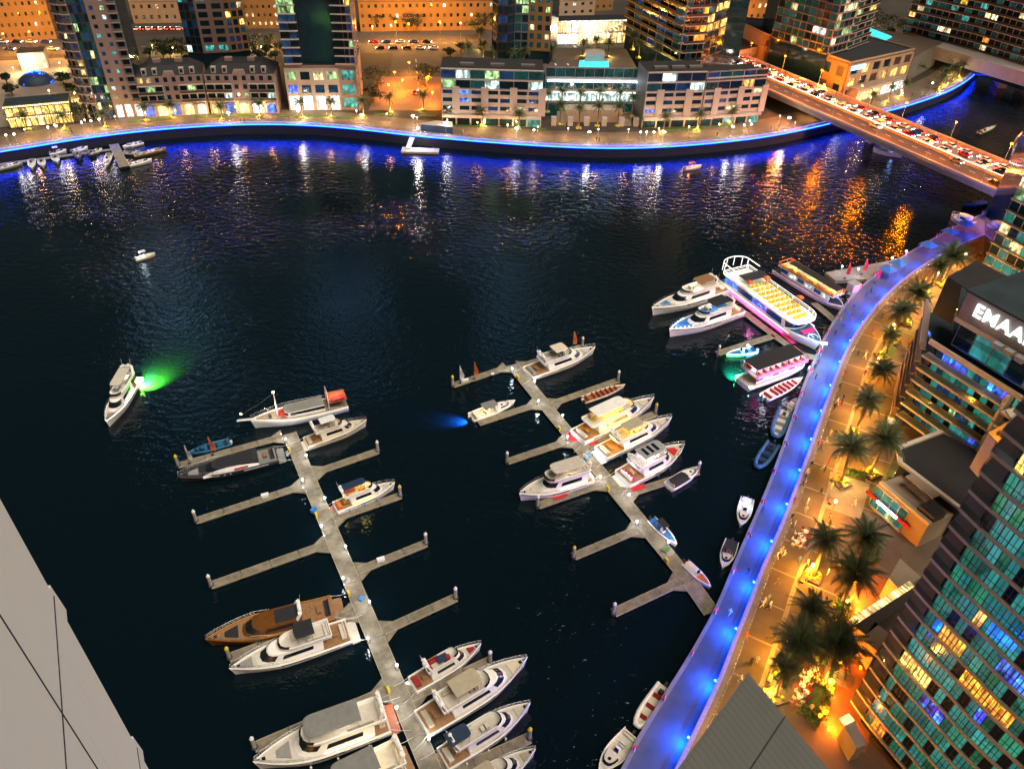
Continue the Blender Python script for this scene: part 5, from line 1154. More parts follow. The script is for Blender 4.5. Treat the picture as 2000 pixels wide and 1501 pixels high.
# ---- hotel: two low blocks and a glass lobby between
def hotel(a, b, label, seed, top2=True, roofz=25.0):
    A, B = flat(G(*a)), flat(G(*b)); d, n, L = outward(A, B); T = block('hotel_block', label, deep(A, B, 13), GZ, roofz, 'wall_grey', 'roof_black')
    nb = max(4, round(L / 5.2)); fh = 3.0
    facade(T, A + n * .02, B + n * .02, GZ, 3.2, 1, nb, 'wall_white', .12, .02, .14, .25, Pick(['glass_far', 'glass_dark'], ['lit_teal'], .2, seed))
    c = (A + B) / 2 + n * 1.0; inst('ground_canopy', 'wall_white', T, (c.x, c.y, GZ + 3.9), (L - .2, 2.0, 1.1), math.atan2(d.y, d.x))
    facade(T, A, B, GZ + 4.6, fh, 3, nb, 'wall_white', .16, .42, .06, .5, Pick(['glass_dark', 'glass_blue', 'glass_dark'], ['lit_blue', 'lit_cream', 'lit_blue'], .10, seed + 1, .2))
    for j in range(0, nb, 2):
        p = A + d * (L * (j + 1.0) / nb) + n * .75; inst('pilaster', 'wall_white', T, (p.x, p.y, GZ + 4.6 + 4.9), (L / nb * .50, .5, 10.2), math.atan2(d.y, d.x))
    u = [A - n * 1.2, B - n * 1.2]; facade(T, A, B, GZ + 13.7, 3.5, 2, nb, 'frame_grey', .05, .10, .08, .35, Pick(['glass_dark', 'glass_dark', 'glass_far', 'glass_blue'], ['lit_cool', 'lit_green', 'lit_warm'], .16, seed + 2, .3))
    for z in (GZ + 13.6, GZ + 17.2, roofz - .1): c = (A + B) / 2 + n * .5; inst('floor_slab', 'wall_white', T, (c.x, c.y, z), (L + .2, 1.1, .3), math.atan2(d.y, d.x))
    for u in (.25, .55, .85):
        p = A + d * L * u - n * 3.5; mb = MB(); mb.box((p.x, p.y, roofz + .6), (5.2, 1.6, .9), math.atan2(d.y, d.x)); mb.build('roof_vent', 'wall_grey', T, True)
    return T
hotel((864, 243), (1056, 248), 'low white hotel block with pilasters beside the orange lit street', 80)
hotel((1252, 250), (1362, 247), 'low white hotel block right of the pool', 90); hotel((1364, 247), (1478, 238), 'low white hotel block with a black roof next to the bridge ramp', 95, roofz=22.5)
A, B = flat(G(1064, 236)), flat(G(1250, 238)); d, n, L = outward(A, B); rz = math.atan2(d.y, d.x)
T = block('hotel_lobby', 'glass hotel lobby with bright light bands below a rooftop pool', deep(A - n * 6, B - n * 6, 40), GZ, 19, 'glass_far', 'stone_tile_dark')
facade(T, A - n * 6, B - n * 6, GZ + 5, 4.6, 3, 10, 'frame_grey', .04, .22, .10, .3, lambda i, j: 'lit_cool' if i == 0 else ('glass_far' if (i + j) % 3 == 0 else 'glass_far'))
for z in (GZ + 9.4, GZ + 13.6):
    c = (A + B) / 2 - n * 5.5; inst('light_band', 'strip_white' if z < 15 else 'glow_cool', T, (c.x, c.y, z), (L * .96, .25, .45), rz)
c = (A + B) / 2 - n * 2.2; inst('entrance_wall', 'wall_beige', T, (c.x, c.y, GZ + 2.4), (L * .60, 6.5, 4.8), rz)
for u in (.08, .25, .42, .60, .78, .93):
    p = A + d * L * u + n * 4.5; inst('planter', 'wall_white', T, (p.x, p.y, GZ + 1.6), (2.0, 2.0, 3.2), rz)
for u0, u1 in ((.12, .21), (.80, .89)):
    for k in range(9): p = A + d * L * (u0 + u1) / 2 + n * (4.6 - k * .5); inst('step', 'stone_tile', T, (p.x, p.y, GZ + .2 + k * .22), (L * (u1 - u0), .55, .4 + k * .44), rz)
pc = flat(P(1160, 133, 19.4)); mb = MB(); pr = [flat(P(x, y, 19.4)) for x, y in ((1128, 143), (1190, 144), (1188, 122), (1132, 120))]
mb.prism(poly_xy(pr), 19.26, 19.8); mb.build('pool', 'pool_water', T, True)
mb = MB(); q = [flat(P(x, y, 20.3)) for x, y in ((1143, 118), (1180, 118), (1180, 106), (1143, 106))]; mb.prism(poly_xy(q), 19.3, 22.4); mb.build('pool_house', 'wall_white', T, True)
for k in range(5):
    p = flat(P(1085 + k * 12, 128 + (k % 2) * 6, 19.3)); inst('sun_lounger', 'white_fabric', T, (p.x, p.y, 19.6), (.7, 1.9, .3), .2)
lamp(T, (pc.x, pc.y - 2, 22), 300, (.1, .8, 1.), .5)
# palm terrace of the hotel
T = block('palm_terrace', 'brightly lit palm terrace behind the left hotel block', [flat(P(x, y, 17)) for x, y in ((905, 128), (1062, 132), (1064, 100), (905, 96))], GZ, 17, 'wall_beige', 'stone_tile')
# ---- bright white pavilion, stairs and crossing
A, B = flat(G(1076, 88)), flat(G(1228, 84)); d, n, L = outward(A, B)
T = block('entrance_pavilion', 'glaring white pavilion with a sloping stair canopy between the towers', deep(A, B, 10), GZ, 15, 'shop_white', 'roof_black')
facade(T, A, B, GZ, 5.4, 2, 12, 'wall_white', .10, .08, .08, .3, Pick(['shop_white'], ['shop_warm'], .4, 5))
mb = MB()
for k in range(14):
    a_ = A + d * L * (.25 + .045 * k) + n * 6 + Vector((0, 0, GZ + 1 + k * .75)); mb.bar(a_, a_ + n * 4, 1.4, .25)
mb.build('stair_canopy', 'wall_white', T, True); lamp(T, ((A + B) / 2 + n * 9 + Vector((0, 0, 12))), 3500, (1, .92, .74), 1.2)
A, B = flat(G(1412, 118)), flat(G(1500, 104)); d, n, L = outward(A, B)
T = block('footbridge_station', 'white ribbed footbridge hall beside the crossing', [flat(P(x, y, 13)) for x, y in ((1438, 100), (1494, 88), (1490, 74), (1402, 72), (1404, 92))], 9, 13, 'wall_white', 'roof_black')
a, b = flat(P(1436, 106, 9)), flat(P(1492, 92, 9)); d, n, L = outward(a, b)
for k in range(14): p = a + d * L * k / 13 + n * .3; inst('rib', 'strip_white', T, (p.x, p.y, 11), (.35, .3, 3.6), math.atan2(d.y, d.x))
for q in ((1488, 118), (1506, 112)): p = flat(P(*q, 8)); inst('pylon', 'wall_beige', T, (p.x, p.y, 9), (3.6, 3.6, 12), .3)
# ---- podium building right of the bridge
A, B = flat(G(1592, 178)), flat(G(1640, 196)); C_ = flat(G(1762, 166)); Dd = flat(G(1480, 134))
T = block('retail_podium', 'sand coloured retail block with tall window bays beside the bridge', [Dd, B, C_, C_ + Vector((-30, 40, 0)), Dd + Vector((-10, 30, 0))], GZ, 19, 'wall_beige', 'roof_slate', parapet='wall_beige')
facade(T, Dd, B, GZ, 7.4, 2, 7, 'wall_sand', .5, .25, .2, .5, Pick(['bronze_frame', 'glass_dark'], ['shop_white', 'lit_cream'], .25, 6, .2))
facade(T, B, C_, GZ, 4.8, 3, 6, 'wall_beige', .34, .16, .12, .7, Pick(['glass_dark', 'bronze_frame'], ['lit_warm', 'lit_cool'], .3, 7, .2))
c = B + (C_ - B) * .12; d, n, L = outward(B, C_); c = c + n * .9; inst('lit_sign', 'strip_cyan', T, (c.x, c.y, 17.2), (9, .3, 1.6), math.atan2(d.y, d.x))
A, B = flat(G(1668, 200)), flat(G(1762, 172)); T = block('shop_row', 'low glaring shop front under the retail block', deep(A, B, 5), GZ, 9, 'wall_beige', 'stone_tile'); facade(T, A, B, GZ, 4.6, 1, 8, 'wall_white', .14, .04, .2, .3, lambda i, j: 'shop_white' if j > 3 else 'shop_warm', wname='shop_front')
A, B = flat(G(1766, 162)), flat(G(1822, 128)); T = block('annex', 'grey blank annex with a rooftop pool behind the retail block', deep(A, B, 26), GZ, 15, 'wall_grey', 'stone_tile_dark'); facade(T, A, B, GZ, 10.8, 1, 1, 'wall_grey', 0, 1., 0, .3, skip=lambda i, j: True)
mb = MB(); q = [flat(P(x, y, 15.6)) for x, y in ((1672, 58), (1730, 78), (1742, 72), (1690, 52))]; mb.prism(poly_xy(q), 15.3, 15.8); mb.build('pool', 'pool_water', T, True)
# ---- restaurant pavilion and gatehouse, far left
A, B = flat(G(22, 252)), flat(G(146, 240)); d, n, L = outward(A, B)
T = block('restaurant', 'low restaurant outlined in warm bulbs with a pale middle bay on the far promenade', deep(A, B, 9), GZ, 12, 'wall_beige', 'roof_teal')
facade(T, A, B, GZ, 3.8, 2, 9, 'bronze_frame', .12, .14, .14, .3, lambda i, j: 'shop_warm' if j == 4 else 'lit_warm')
mb = MB()
for k in range(30):
    for z in (GZ + 3.7, GZ + 7.8): p = A + d * L * k / 29 + n * .6; mb.ball((p.x, p.y, z), .14, 6)
tag(mb.build('string_bulbs', 'glow_warm', T, True), kind='stuff')
A, B = flat(G(44, 138)), flat(G(96, 134)); T = block('gatehouse', 'small white gatehouse glowing beside the far road', deep(A, B, 8), GZ, 11, 'wall_white', 'roof_black'); facade(T, A, B, GZ, 3.4, 2, 5, 'wall_white', .5, .2, .2, .3, Pick(['shop_warm'], ['wall_white'], .5)); lamp(T, (A + B) / 2 + Vector((0, -6, 9)), 2500, (1, .86, .6), .6)
c = flat(G(72, 160)); T = thing('lit_dome', 'low dome of blue lights on the far plaza', 'dome', (c.x, c.y, GZ)); mb = MB(); mb.lathe((0, 0, 0), [(7, 0), (6.4, 1.6), (4.6, 3.0), (2.2, 3.9), (.1, 4.2)], 16); mb.build('shell', 'navy', T)
mb = MB(); r = random.Random(5)
for k in range(70): a_ = r.random() * 6.28; q = r.random(); mb.ball((6.9 * math.cos(a_) * (1 - q * .9), 6.9 * math.sin(a_) * (1 - q * .9), 4.3 * math.sin(q * 1.45) + .3), .2, 6)
tag(mb.build('dome_lights', 'strip_blue', T), kind='stuff')

# ================================================================== near shore, right
# curved glass tower
R0 = 79.0; AZ = .695; FLH = 2.9; Z0 = 6.1
trace = [(1752.7, 1203.6), (1774, 1230), (1796, 1255), (1826, 1287), (1856, 1317), (1892, 1355), (1928, 1394), (1964, 1427), (2000, 1459), (2060, 1512)]
ARC = [flat(P(x, y, 26.4)) for x, y in trace]
cc = ARC[5] + (ARC[5] - (ARC[0] + ARC[-1]) / 2).normalized() * -1
ARC = smooth(ARC, 2); ARC = param(ARC, 40)
inl = Vector((1, -.15, 0)).normalized()
e0, e1 = ARC[0], ARC[-1]
backp = [e1 + Vector((6, -14, 0)), e1 + Vector((30, -10, 0)), e0 + Vector((34, 10, 0)), e0 + Vector((9, 12, 0))]
cT = sum(ARC, Vector()) / len(ARC)
T = thing('curved_tower', 'curved apartment tower with teal glass storeys and thin beige floor slabs', 'building', (cT.x + 12, cT.y, GZ))
def inset_arc(pts, dd):
    out = []
    for i, p in enumerate(pts):
        t_ = (pts[min(i + 1, len(pts) - 1)] - pts[max(i - 1, 0)]).normalized(); nn = Vector((-t_.y, t_.x, 0))
        if nn.dot(Vector((p.x, p.y, 0))) < 0: nn = -nn
        out.append(p + nn * dd)
    return out
GL = inset_arc(ARC, .35); CO = inset_arc(ARC, .8)
mb = MB(); mb.prism(poly_xy(CO[4:] + [backp[0], backp[1], backp[2], CO[4] + Vector((10, 10, 0))]), GZ, 98); mb.build('core', 'glass_dark', T, True)
NF = 26
pkT = Pick(['glass_teal', 'glass_green', 'glass_teal', 'glass_teal', 'glass_dark'], ['lit_orange', 'lit_warm', 'lit_teal', 'lit_cream', 'lit_teal', 'lit_orange', 'lit_blue'], .06, 211, .70)
mul = MB(); npane = 0; extra = []
for k in range(NF):
    z = Z0 + k * FLH
    mb = MB(); mb.prism(poly_xy(ARC + [CO[-1] + Vector((3, 0, 0)), CO[4] + Vector((4, 4, 0)), ARC[0] + Vector((5.5, 5.0, 0))]), z - .2, z + .2); mb.build('floor_slab', 'slab_beige', T, True)
    if k > 19: continue
    for i in range(5, 38, 2):
        a_, b_ = GL[i], GL[i + 2]; d = (b_ - a_); L = d.length; c = (a_ + b_) / 2; rz = math.atan2(d.y, d.x); m = pkT()
        if npane < 300: inst('window', m, T, (c.x, c.y, z + FLH / 2), (L, .08, FLH - .34), rz)
        npane += 1
        mul.box((a_.x, a_.y, z + FLH / 2), (.12, .2, FLH - .42), rz); mul.box((c.x, c.y, z + FLH / 2), (.07, .14, FLH - .42), rz); mul.box((c.x, c.y, z + 1.0), (L, .14, .08), rz)
    # end balcony: party wall, glass rail, back wall
    q = [GL[5], CO[4] + Vector((3.4, 3.4, 0))]; c = (q[0] + q[1]) / 2; d = q[1] - q[0]; inst('balcony_wall', 'glass_green' if k % 3 else 'bronze_frame', T, (c.x, c.y, z + FLH / 2), (d.length, .12, FLH - .34), math.atan2(d.y, d.x))
    a_, b_ = ARC[0] + Vector((.15, .1, 0)), ARC[0] + Vector((5.3, 4.8, 0)); c = (a_ + b_) / 2; d = b_ - a_; inst('balustrade', 'glass_rail', T, (c.x, c.y, z + .66), (d.length, .05, 1.0), math.atan2(d.y, d.x))
    a_, b_ = ARC[0], ARC[6]; a_ = inset_arc(ARC, .12)[0]; c = (a_ + b_) / 2; d = b_ - a_; inst('balustrade', 'glass_rail', T, (c.x, c.y, z + .66), (d.length - .2, .05, 1.0), math.atan2(d.y, d.x))
tag(mul.build('mullions', 'bronze_frame', T, True), kind='stuff')
# stepped hotel-style block with the rooftop sign
C0 = Vector((81.4, 126.0, 0)); S1 = flat(P(1978, 774, 24.8)); dS = (S1 - flat(P(1812, 670, 24.8))).normalized(); N1 = flat(P(1845, 538, 31)); dN = (N1 - C0).normalized()
FE = C0 + dS * 62; DEP = (N1 - C0).length; BE = C0 + dN * DEP; dE, nE, _l = outward(C0, FE)
T = block('office_block', 'broad teal glass block with balcony bands carrying a lit rooftop name', [C0 - nE * 2.4 + dE * .6, FE - nE * 2.4, FE + dN * DEP, BE], GZ, 22, 'glass_dark', 'roof_teal')
pkE = Pick(['glass_teal', 'glass_teal', 'glass_green', 'glass_dark', 'glass_blue'], ['lit_green', 'lit_teal', 'lit_blue', 'lit_warm'], .08, 301, .45)
d, n, L = outward(C0, FE); rz = math.atan2(d.y, d.x)
for k in range(6):
    z = 6.8 - 0 + (k - 0) * 3.05
    q0 = C0 + d * 0.; facade(T, q0 + d * 1.6 - n * 1.6, q0 + d * 17 - n * 1.6, z, 3.05, 1, 11, 'frame_grey', .07, .10, .10, .2, pkE, name='mullions')
    facade(T, q0 + d * 18.5 - n * (.6 + .5 * (k % 2)), q0 + d * 58 - n * (.6 + .5 * (k % 2)), z, 3.05, 1, 15, 'frame_grey', .07, .10, .10, .2, pkE, name='mullions')
    c = q0 + d * 9 - n * .6; inst('floor_slab', 'slab_beige', T, (c.x, c.y, z), (18, 2.2, .42), rz)
    c = q0 + d * 38.5 + n * .6; inst('floor_slab', 'slab_beige', T, (c.x, c.y, z - .2), (40, 2.4, .5), rz)
    c = q0 + d * 9 + n * .42; inst('balustrade', 'glass_rail', T, (c.x, c.y, z + .75), (17.6, .05, 1.0), rz)
    c = q0 + d * 17.8 - n * .2; inst('party_wall', 'slab_beige', T, (c.x, c.y, z + 1.5), (.5, 2.6, 2.6), rz)
    for u in (26, 33, 41, 50): c = q0 + d * u + n * .9; inst('party_wall', 'slab_beige', T, (c.x, c.y, z + 1.3), (.35, 1.6, 2.4), rz)
# west side seen edge on: louvres
dw = (BE - C0).normalized(); nw = Vector((-dw.y, dw.x, 0))
if nw.dot(C0) > 0: nw = -nw
for k in range(7):
    z = 5 + k * 3.05; c = C0 + dw * DEP / 2 + nw * .5; inst('side_slab', 'wall_mauve', T, (c.x, c.y, z), (DEP, 1.0, .35), math.atan2(dw.y, dw.x))
c = C0 + dw * DEP / 2 + nw * 1.2; inst('side_screen', 'wall_mauve', T, (c.x, c.y, 24.4), (DEP, .6, 1.0), math.atan2(dw.y, dw.x))
# set-back storeys and roof
U0 = C0 + d * 2.5 - n * 3.5
facade(T, U0, U0 + d * 56, 25.1, 5.2, 1, 15, 'frame_grey', .06, .06, .06, .3, Pick(['glass_teal', 'glass_dark'], ['lit_teal'], .1, 9), name='mullions')
mb = MB(); mb.prism(poly_xy([U0 - n * .3, U0 + d * 58 - n * .3, U0 + d * 58 + dw * (DEP - 6), U0 + dw * (DEP - 6)]), 25.1, 30.4); mb.build('penthouse_core', 'glass_dark', T, True)
mb = MB(); mb.prism(poly_xy([U0 + n * .8 - d * .8, U0 + d * 58 + n * .8, U0 + d * 58 + dw * (DEP - 5), U0 + dw * (DEP - 5) - d * .8]), 30.41, 30.9); mb.build('penthouse_roof', 'roof_teal', T, True)
c = C0 + d * 29 - n * .2; inst('terrace_parapet', 'slab_beige', T, (c.x, c.y, 25.3), (58, .5, 1.0), rz)
c = U0 + d * 28 + n * .9; inst('roof_edge', 'slab_beige', T, (c.x, c.y, 30.9), (58, .6, .9), rz)
c = U0 + d * 10 + n * 1.9; inst('glass_canopy', 'glass_rail', T, (c.x, c.y, 29.2), (13, 2.0, .12), rz)
s0, s1 = flat(P(1867, 622, 30.9)), flat(P(2010, 706, 30.9)); ds, ns, Ls = outward(s0, s1); HS = topz(s0, 1888, 568)
mb = MB(); mb.prism(poly_xy([s0, s0 + ds * 40, s0 + ds * 40 - ns * 16, s0 - ns * 16]), 30.92, HS); mb.build('plant_room', 'concrete', T, True)
mb = MB(); mb.prism(poly_xy([s0 - ds * .3 + ns * .3, s0 + ds * 40 + ns * .3, s0 + ds * 40 - ns * 16.3, s0 - ds * .3 - ns * 16.3]), HS + .004, HS + .4); mb.build('plant_room_roof', 'roof_teal', T, True)
for k in range(5):
    c = s0 + ds * (10 + k * 2.2) + ns * 1.6; inst('air_unit', 'frame_grey', T, (c.x, c.y, 31.4), (1.6, 1.2, 1.0), math.atan2(ds.y, ds.x))
def sign_text(parent, txt, p0, d_, n_, h, mat):
    cu = bpy.data.curves.new('sign_letters', 'FONT'); cu.body = txt; cu.size = h * 1.38; cu.extrude = .18; cu.offset = .02; cu.space_character = 1.08; cu.materials.append(M(mat))
    o = bpy.data.objects.new('sign_letters', cu); COL.objects.link(o); o.parent = parent
    mt = Matrix.Identity(4); up = Vector((0, 0, 1))
    for i in range(3): mt[i][0] = d_[i]; mt[i][1] = up[i]; mt[i][2] = n_[i]
    q = p0 - Vector(parent.location)
    for i in range(3): mt[i][3] = q[i]
    o.matrix_local = mt
    dg = bpy.context.evaluated_depsgraph_get(); me = bpy.data.meshes.new_from_object(o.evaluated_get(dg)); m2 = bpy.data.objects.new('sign_letters', me); COL.objects.link(m2); m2.parent = parent; m2.matrix_local = mt; bpy.data.objects.remove(o); return m2
zs = 30.9 + (HS - 30.9) * .42
sg = sign_text(T, 'EMAAR', s0 + ds * 2.6 + ns * .35 + Vector((0, 0, zs)), ds, ns, (HS - 30.9) * .44, 'glow_sign')
mb = MB(); mb.prism(poly_xy([flat(P(x, y, 24)) for x, y in ((1851, 540), (1908, 508), (2060, 590), (2060, 660), (1895, 568))]), GZ, 24); mb.build('rear_wing', 'roof_black', T, True)
# glass tower beyond the sign block
a, b = flat(P(1922, 512, GZ)), flat(P(2060, 590, GZ)); d, n, L = outward(a, b)
T = block('glass_tower', 'blue lit glass tower standing past the sign block beside the bridge end', [a, b, b + Vector((0, 30, 0)), a + Vector((14, 30, 0))], GZ, 46, 'glass_dark', 'roof_black')
facade(T, a, b, GZ, 3.3, 12, 8, 'slab_beige', .05, .06, .05, .3, Pick(['glass_dark', 'glass_teal'], ['lit_blue', 'lit_green', 'lit_cream', 'lit_blue'], .28, 401, .4), .9, 'slab_beige', 'mullions')
# retail podium with black roof
RZ = 11.0
roofp = [flat(P(x, y, RZ)) for x, y in ((1753, 878), (1838, 846), (1945, 902), (1896, 957), (1876, 998), (1757, 907))]
T = block('retail_podium', 'low retail block with a flat black roof and beige kerbs between the glass buildings', roofp, GZ, RZ, 'glass_dark', 'roof_black')
mb = MB()
for a_, b_ in ((0, 1), (4, 5), (5, 0)): mb.bar(flat(roofp[a_], RZ + .5), flat(roofp[b_], RZ + .5), .8, .5)
mb.build('roof_kerb', 'slab_beige', T, True)
a, b = flat(P(1697, 986, GZ)), flat(P(1790, 1068, GZ)); d, n, L = outward(a, b)
mb = MB(); mb.prism(poly_xy([a, b, b - n * 9, a - n * 9]), GZ, 9.6); mb.build('front_block', 'wall_beige', T, True)
facade(T, a, a + d * L * .66, GZ + .2, 2.7, 2, 4, 'slab_beige', .06, .12, .12, .4, Pick(['glass_green', 'glass_teal'], ['lit_green'], .1, 6))
c = a + d * L * .34 + n * .7; inst('lit_sign', 'glow_cool', T, (c.x, c.y, GZ + 2.9), (4.6, .25, .5), math.atan2(d.y, d.x)); c = a + d * L * .34 + n * .6; inst('sign_board', 'red_paint', T, (c.x, c.y, GZ + 2.9), (10.0, .2, .7), math.atan2(d.y, d.x))
c = a + d * L * .5 - n * .4; inst('terrace_parapet', 'slab_beige', T, (c.x, c.y, 9.9), (L, .8, .7), math.atan2(d.y, d.x))
c = a + d * L * .45 - n * 4.6; mb = MB(); mb.prism(poly_xy([c - d * 3 - n, c + d * 3 - n, c + d * 3 + n, c - d * 3 + n]), 11.8, 12.0)
for s in (-2.6, 2.6): mb.bar(flat(c + d * s, 9.6), flat(c + d * s, 11.8), .12, .12)
mb.build('pergola', 'wall_beige', T, True); c = a + d * L * .84 - n * 2.5; mb = MB(); mb.box((c.x, c.y, 10.4), (3.4, 3.0, 1.4), math.atan2(d.y, d.x)); mb.build('plant_box', 'bronze_frame', T, True)
# lit beams and wedge roofs at the tower foot
def wedge(label, pts, z, lit_edge=None, m='wall_beige'):
    q = [flat(P(x, y, z)) for x, y in pts]; T = block('entrance_canopy', label, q, GZ, z, 'wall_beige', m)
    if lit_edge:
        a_, b_ = q[lit_edge[0]], q[lit_edge[1]]; d, n, L = outward(a_, b_)
        for k in range(16): c = a_ + d * L * (k + .5) / 16 - n * .55; inst('lit_panel', 'shop_warm', T, (c.x, c.y, z + .3), (L / 16 * .8, 1.1, .14), math.atan2(d.y, d.x))
    return T
wedge('pale tilted entrance roof between two terraces at the foot of the curved tower', ((1757, 1092), (1798, 1128), (1760, 1158), (1735, 1130)), 9)
wedge('long entrance canopy with a row of yellow lit panels', ((1668, 1222), (1786, 1146), (1795, 1160), (1690, 1240)), 9, (0, 1), 'bronze_frame')
wedge('pale tilted roof beside the lower orange terrace', ((1708, 1216), (1738, 1240), (1712, 1272), (1684, 1250)), 9)
wedge('low white kiosk with a bright side by the lower orange terrace', ((1648, 1418), (1668, 1408), (1690, 1455), (1672, 1462)), 7.5, (0, 1), 'wall_white')
# yellow lit restaurant terrace between the glass buildings
a = [flat(P(x, y, 30)) for x, y in ((1932, 842), (1985, 812), (2050, 860), (2010, 925))]
T = block('roof_restaurant', 'amber lit roof restaurant squeezed between the two glass buildings', a, 22, 29.5, 'slab_beige', 'teak')
for k in range(6):
    p = flat(P(1958 + (k % 3) * 16, 850 + (k // 3) * 26 + (k % 3) * 6, 29.8)); inst('table', 'teak', T, (p.x, p.y, 30.2), (1.2, .8, .7), .6); inst('bench', 'cushion_cream', T, (p.x + .9, p.y + .6, 30.0), (1.2, .4, .45), .6)
p = flat(P(1972, 862, 29.8)); lamp(T, (p.x, p.y, 33), 700, (1, .62, .12), .4); lamp(T, (p.x + 4, p.y - 3, 33), 500, (1, .62, .12), .4)
q = [flat(P(x, y, 34)) for x, y in ((1964, 800), (2010, 788), (2040, 830), (2000, 850))]; mb = MB(); mb.prism(poly_xy(q), 33.6, 34.0); mb.build('round_awning', 'beige_canvas', T, True)
# louvred roof of the near low tower
zR = 46.0
ap = [flat(P(x, y, zR)) for x, y in ((1460, 1317), (1532, 1402), (1640, 1560), (1270, 1575))]
T = block('louvred_tower', 'near roof of fine grey louvres coming to a point over the promenade', ap, GZ, zR, 'concrete', 'louvre_grey')
dl = (ap[3] - ap[0]); LL = dl.length; dl.normalize(); dr = (ap[1] - ap[0]).normalized()
for k in range(26):
    u = .4 + k * .62; 
    if u > LL - .3: break
    s_ = ap[0] + dl * u; 
    # run parallel to the right hand edge until it leaves the roof
    e_ = s_ + dr * 30
    mb = MB(); mb.bar(flat(s_ + dr * .25, zR + .29), flat(s_ + dr * 11.5 + dl * 0, zR + .29), .57, .04); mb.build('louvre', 'louvre_grey', T, True)
mb = MB(); mb.bar(flat(ap[1], zR + .33), flat(ap[1] + (ap[2] - ap[1]) * .0 + dl * 9, zR + .33), .10, .12); mb.build('roof_seam', 'rubber', T, True)
# cladded wall of the camera's own building, left
dW = Vector((math.cos(2.0735), math.sin(2.0735), 0))
ray = FWD + RIGHT * ((155 - 1000.0) / FPX) - UP * ((1255 - 750.5) / FPX); az = Vector((ray.x, ray.y, 0)).normalized()
E0 = az * 17.0; nW = Vector((-dW.y, dW.x, 0))
if nW.dot(Vector((1, 0, 0))) < 0: nW = -nW
T = thing('clad_wall', 'pale weathered metal clad wall of the near building with dark panel joints', 'wall', (E0.x, E0.y, 0))
def wz(px, py):
    r = FWD + RIGHT * ((px - 1000.0) / FPX) - UP * ((py - 750.5) / FPX)
    # intersection with the wall plane through E0, normal nW
    t_ = E0.dot(nW) / (r.x * nW.x + r.y * nW.y); return Vector((r.x * t_, r.y * t_, CAMH + r.z * t_))
zj = [wz(105, 1165).z, wz(262, 1422).z]; jz = [CAMH + 6] + zj + [40]
us = [0, 3.6, 7.2, 10.8, 16.5]
for i in range(3):
    for j in range(4):
        u0, u1 = us[j], us[j + 1]; z1_, z0_ = jz[i], jz[i + 1]
        a_ = E0 - dW * (u0 + (.03 if j else 0)); b_ = E0 - dW * (u1 - .03); c = (a_ + b_) / 2 - nW * .03
        inst('panel', 'cladding', T, (c.x, c.y, (z0_ + z1_) / 2), ((b_ - a_).length, .06, z1_ - z0_ - .07), math.atan2(dW.y, dW.x))
c = E0 - dW * 8.3 - nW * .29; inst('backing', 'rubber', T, (c.x, c.y, (CAMH + 46) / 2), (16.4, .44, CAMH - 40 + 5), math.atan2(dW.y, dW.x))
for z in zj:
    c = E0 - dW * 8.2 + nW * .004; inst('joint', 'rubber', T, (c.x, c.y, z), (16.4, .02, .045), math.atan2(dW.y, dW.x))
for u in us[1:4]:
    c = E0 - dW * u + nW * .004; inst('joint', 'rubber', T, (c.x, c.y, 78), (.035, .02, 76), math.atan2(dW.y, dW.x))
for z in zj:
    c = E0 + dW * .28 - nW * .1; mb = MB(); mb.prism(poly_xy([c, c + dW * .5, c + dW * .5 - nW * .35, c - nW * .35]), z - 1.5, z - .12, 0, None, poly_xy([c, c + dW * .28, c + dW * .28 - nW * .35, c - nW * .35])); mb.build('bracket', 'cladding', T, True)
# ================================================================== bridge and traffic
BZ = 10.0
f0, f1 = flat(P(1470, 117, BZ)), flat(P(2030, 346, BZ)); n0, n1 = flat(P(1478, 165, BZ)), flat(P(1960, 390, BZ))
dB = (f1 - f0).normalized(); nB = Vector((dB.y, -dB.x, 0))
if nB.dot(n0 - f0) < 0: nB = -nB
WB = ((n0 - f0).dot(nB) + (n1 - f0).dot(nB)) / 2; LB = (f1 - f0).length + 30; f0 = f0 - dB * 8
def bp(u, v, z=BZ): return flat(f0 + dB * u + nB * v, z)
T = thing('road_bridge', 'long road bridge lit amber with a traffic jam on its far carriageway', 'bridge', (f0.x, f0.y, 0))
rzB = math.atan2(dB.y, dB.x)
def strip(name, v0, v1, z0, z1, mat, u0=0, u1=None):
    c = bp(((u1 or LB) + u0) / 2, (v0 + v1) / 2); mb = MB(); mb.box((c.x, c.y, (z0 + z1) / 2), ((u1 or LB) - u0, v1 - v0, z1 - z0), rzB); return mb.build(name, mat, T, True)
strip('deck', 0, WB, BZ - 1.2, BZ, 'concrete'); strip('girder', WB * .2, WB * .8, BZ - 2.6, BZ - 1.21, 'concrete')
strip('sidewalk', .5, WB * .14, BZ, BZ + .16, 'stone_pink'); strip('carriageway', WB * .145, WB * .50, BZ, BZ + .03, 'bridge_road'); strip('median', WB * .505, WB * .545, BZ, BZ + .9, 'concrete_white'); strip('carriageway', WB * .55, WB * .86, BZ, BZ + .03, 'asphalt'); strip('sidewalk', WB * .865, WB - .5, BZ, BZ + .16, 'stone_pink')
strip('parapet', .05, .4, BZ + .01, BZ + 1.1, 'concrete_white'); strip('parapet', WB - .4, WB - .05, BZ + .01, BZ + 1.1, 'concrete_white'); strip('fascia', WB, WB + .2, BZ - 1.3, BZ + .3, 'concrete')
strip('light_rail', WB * .52, WB * .53, BZ + .92, BZ + .99, 'strip_white')
mb = MB()
for v in (.26, .38, .70):
    for k in range(int(LB / 6)): c = bp(k * 6 + 2, WB * v); mb.box((c.x, c.y, BZ + .036), (2.4, .16, .006), rzB)
tag(mb.build('lane_marks', 'road_paint', T, True), kind='stuff')
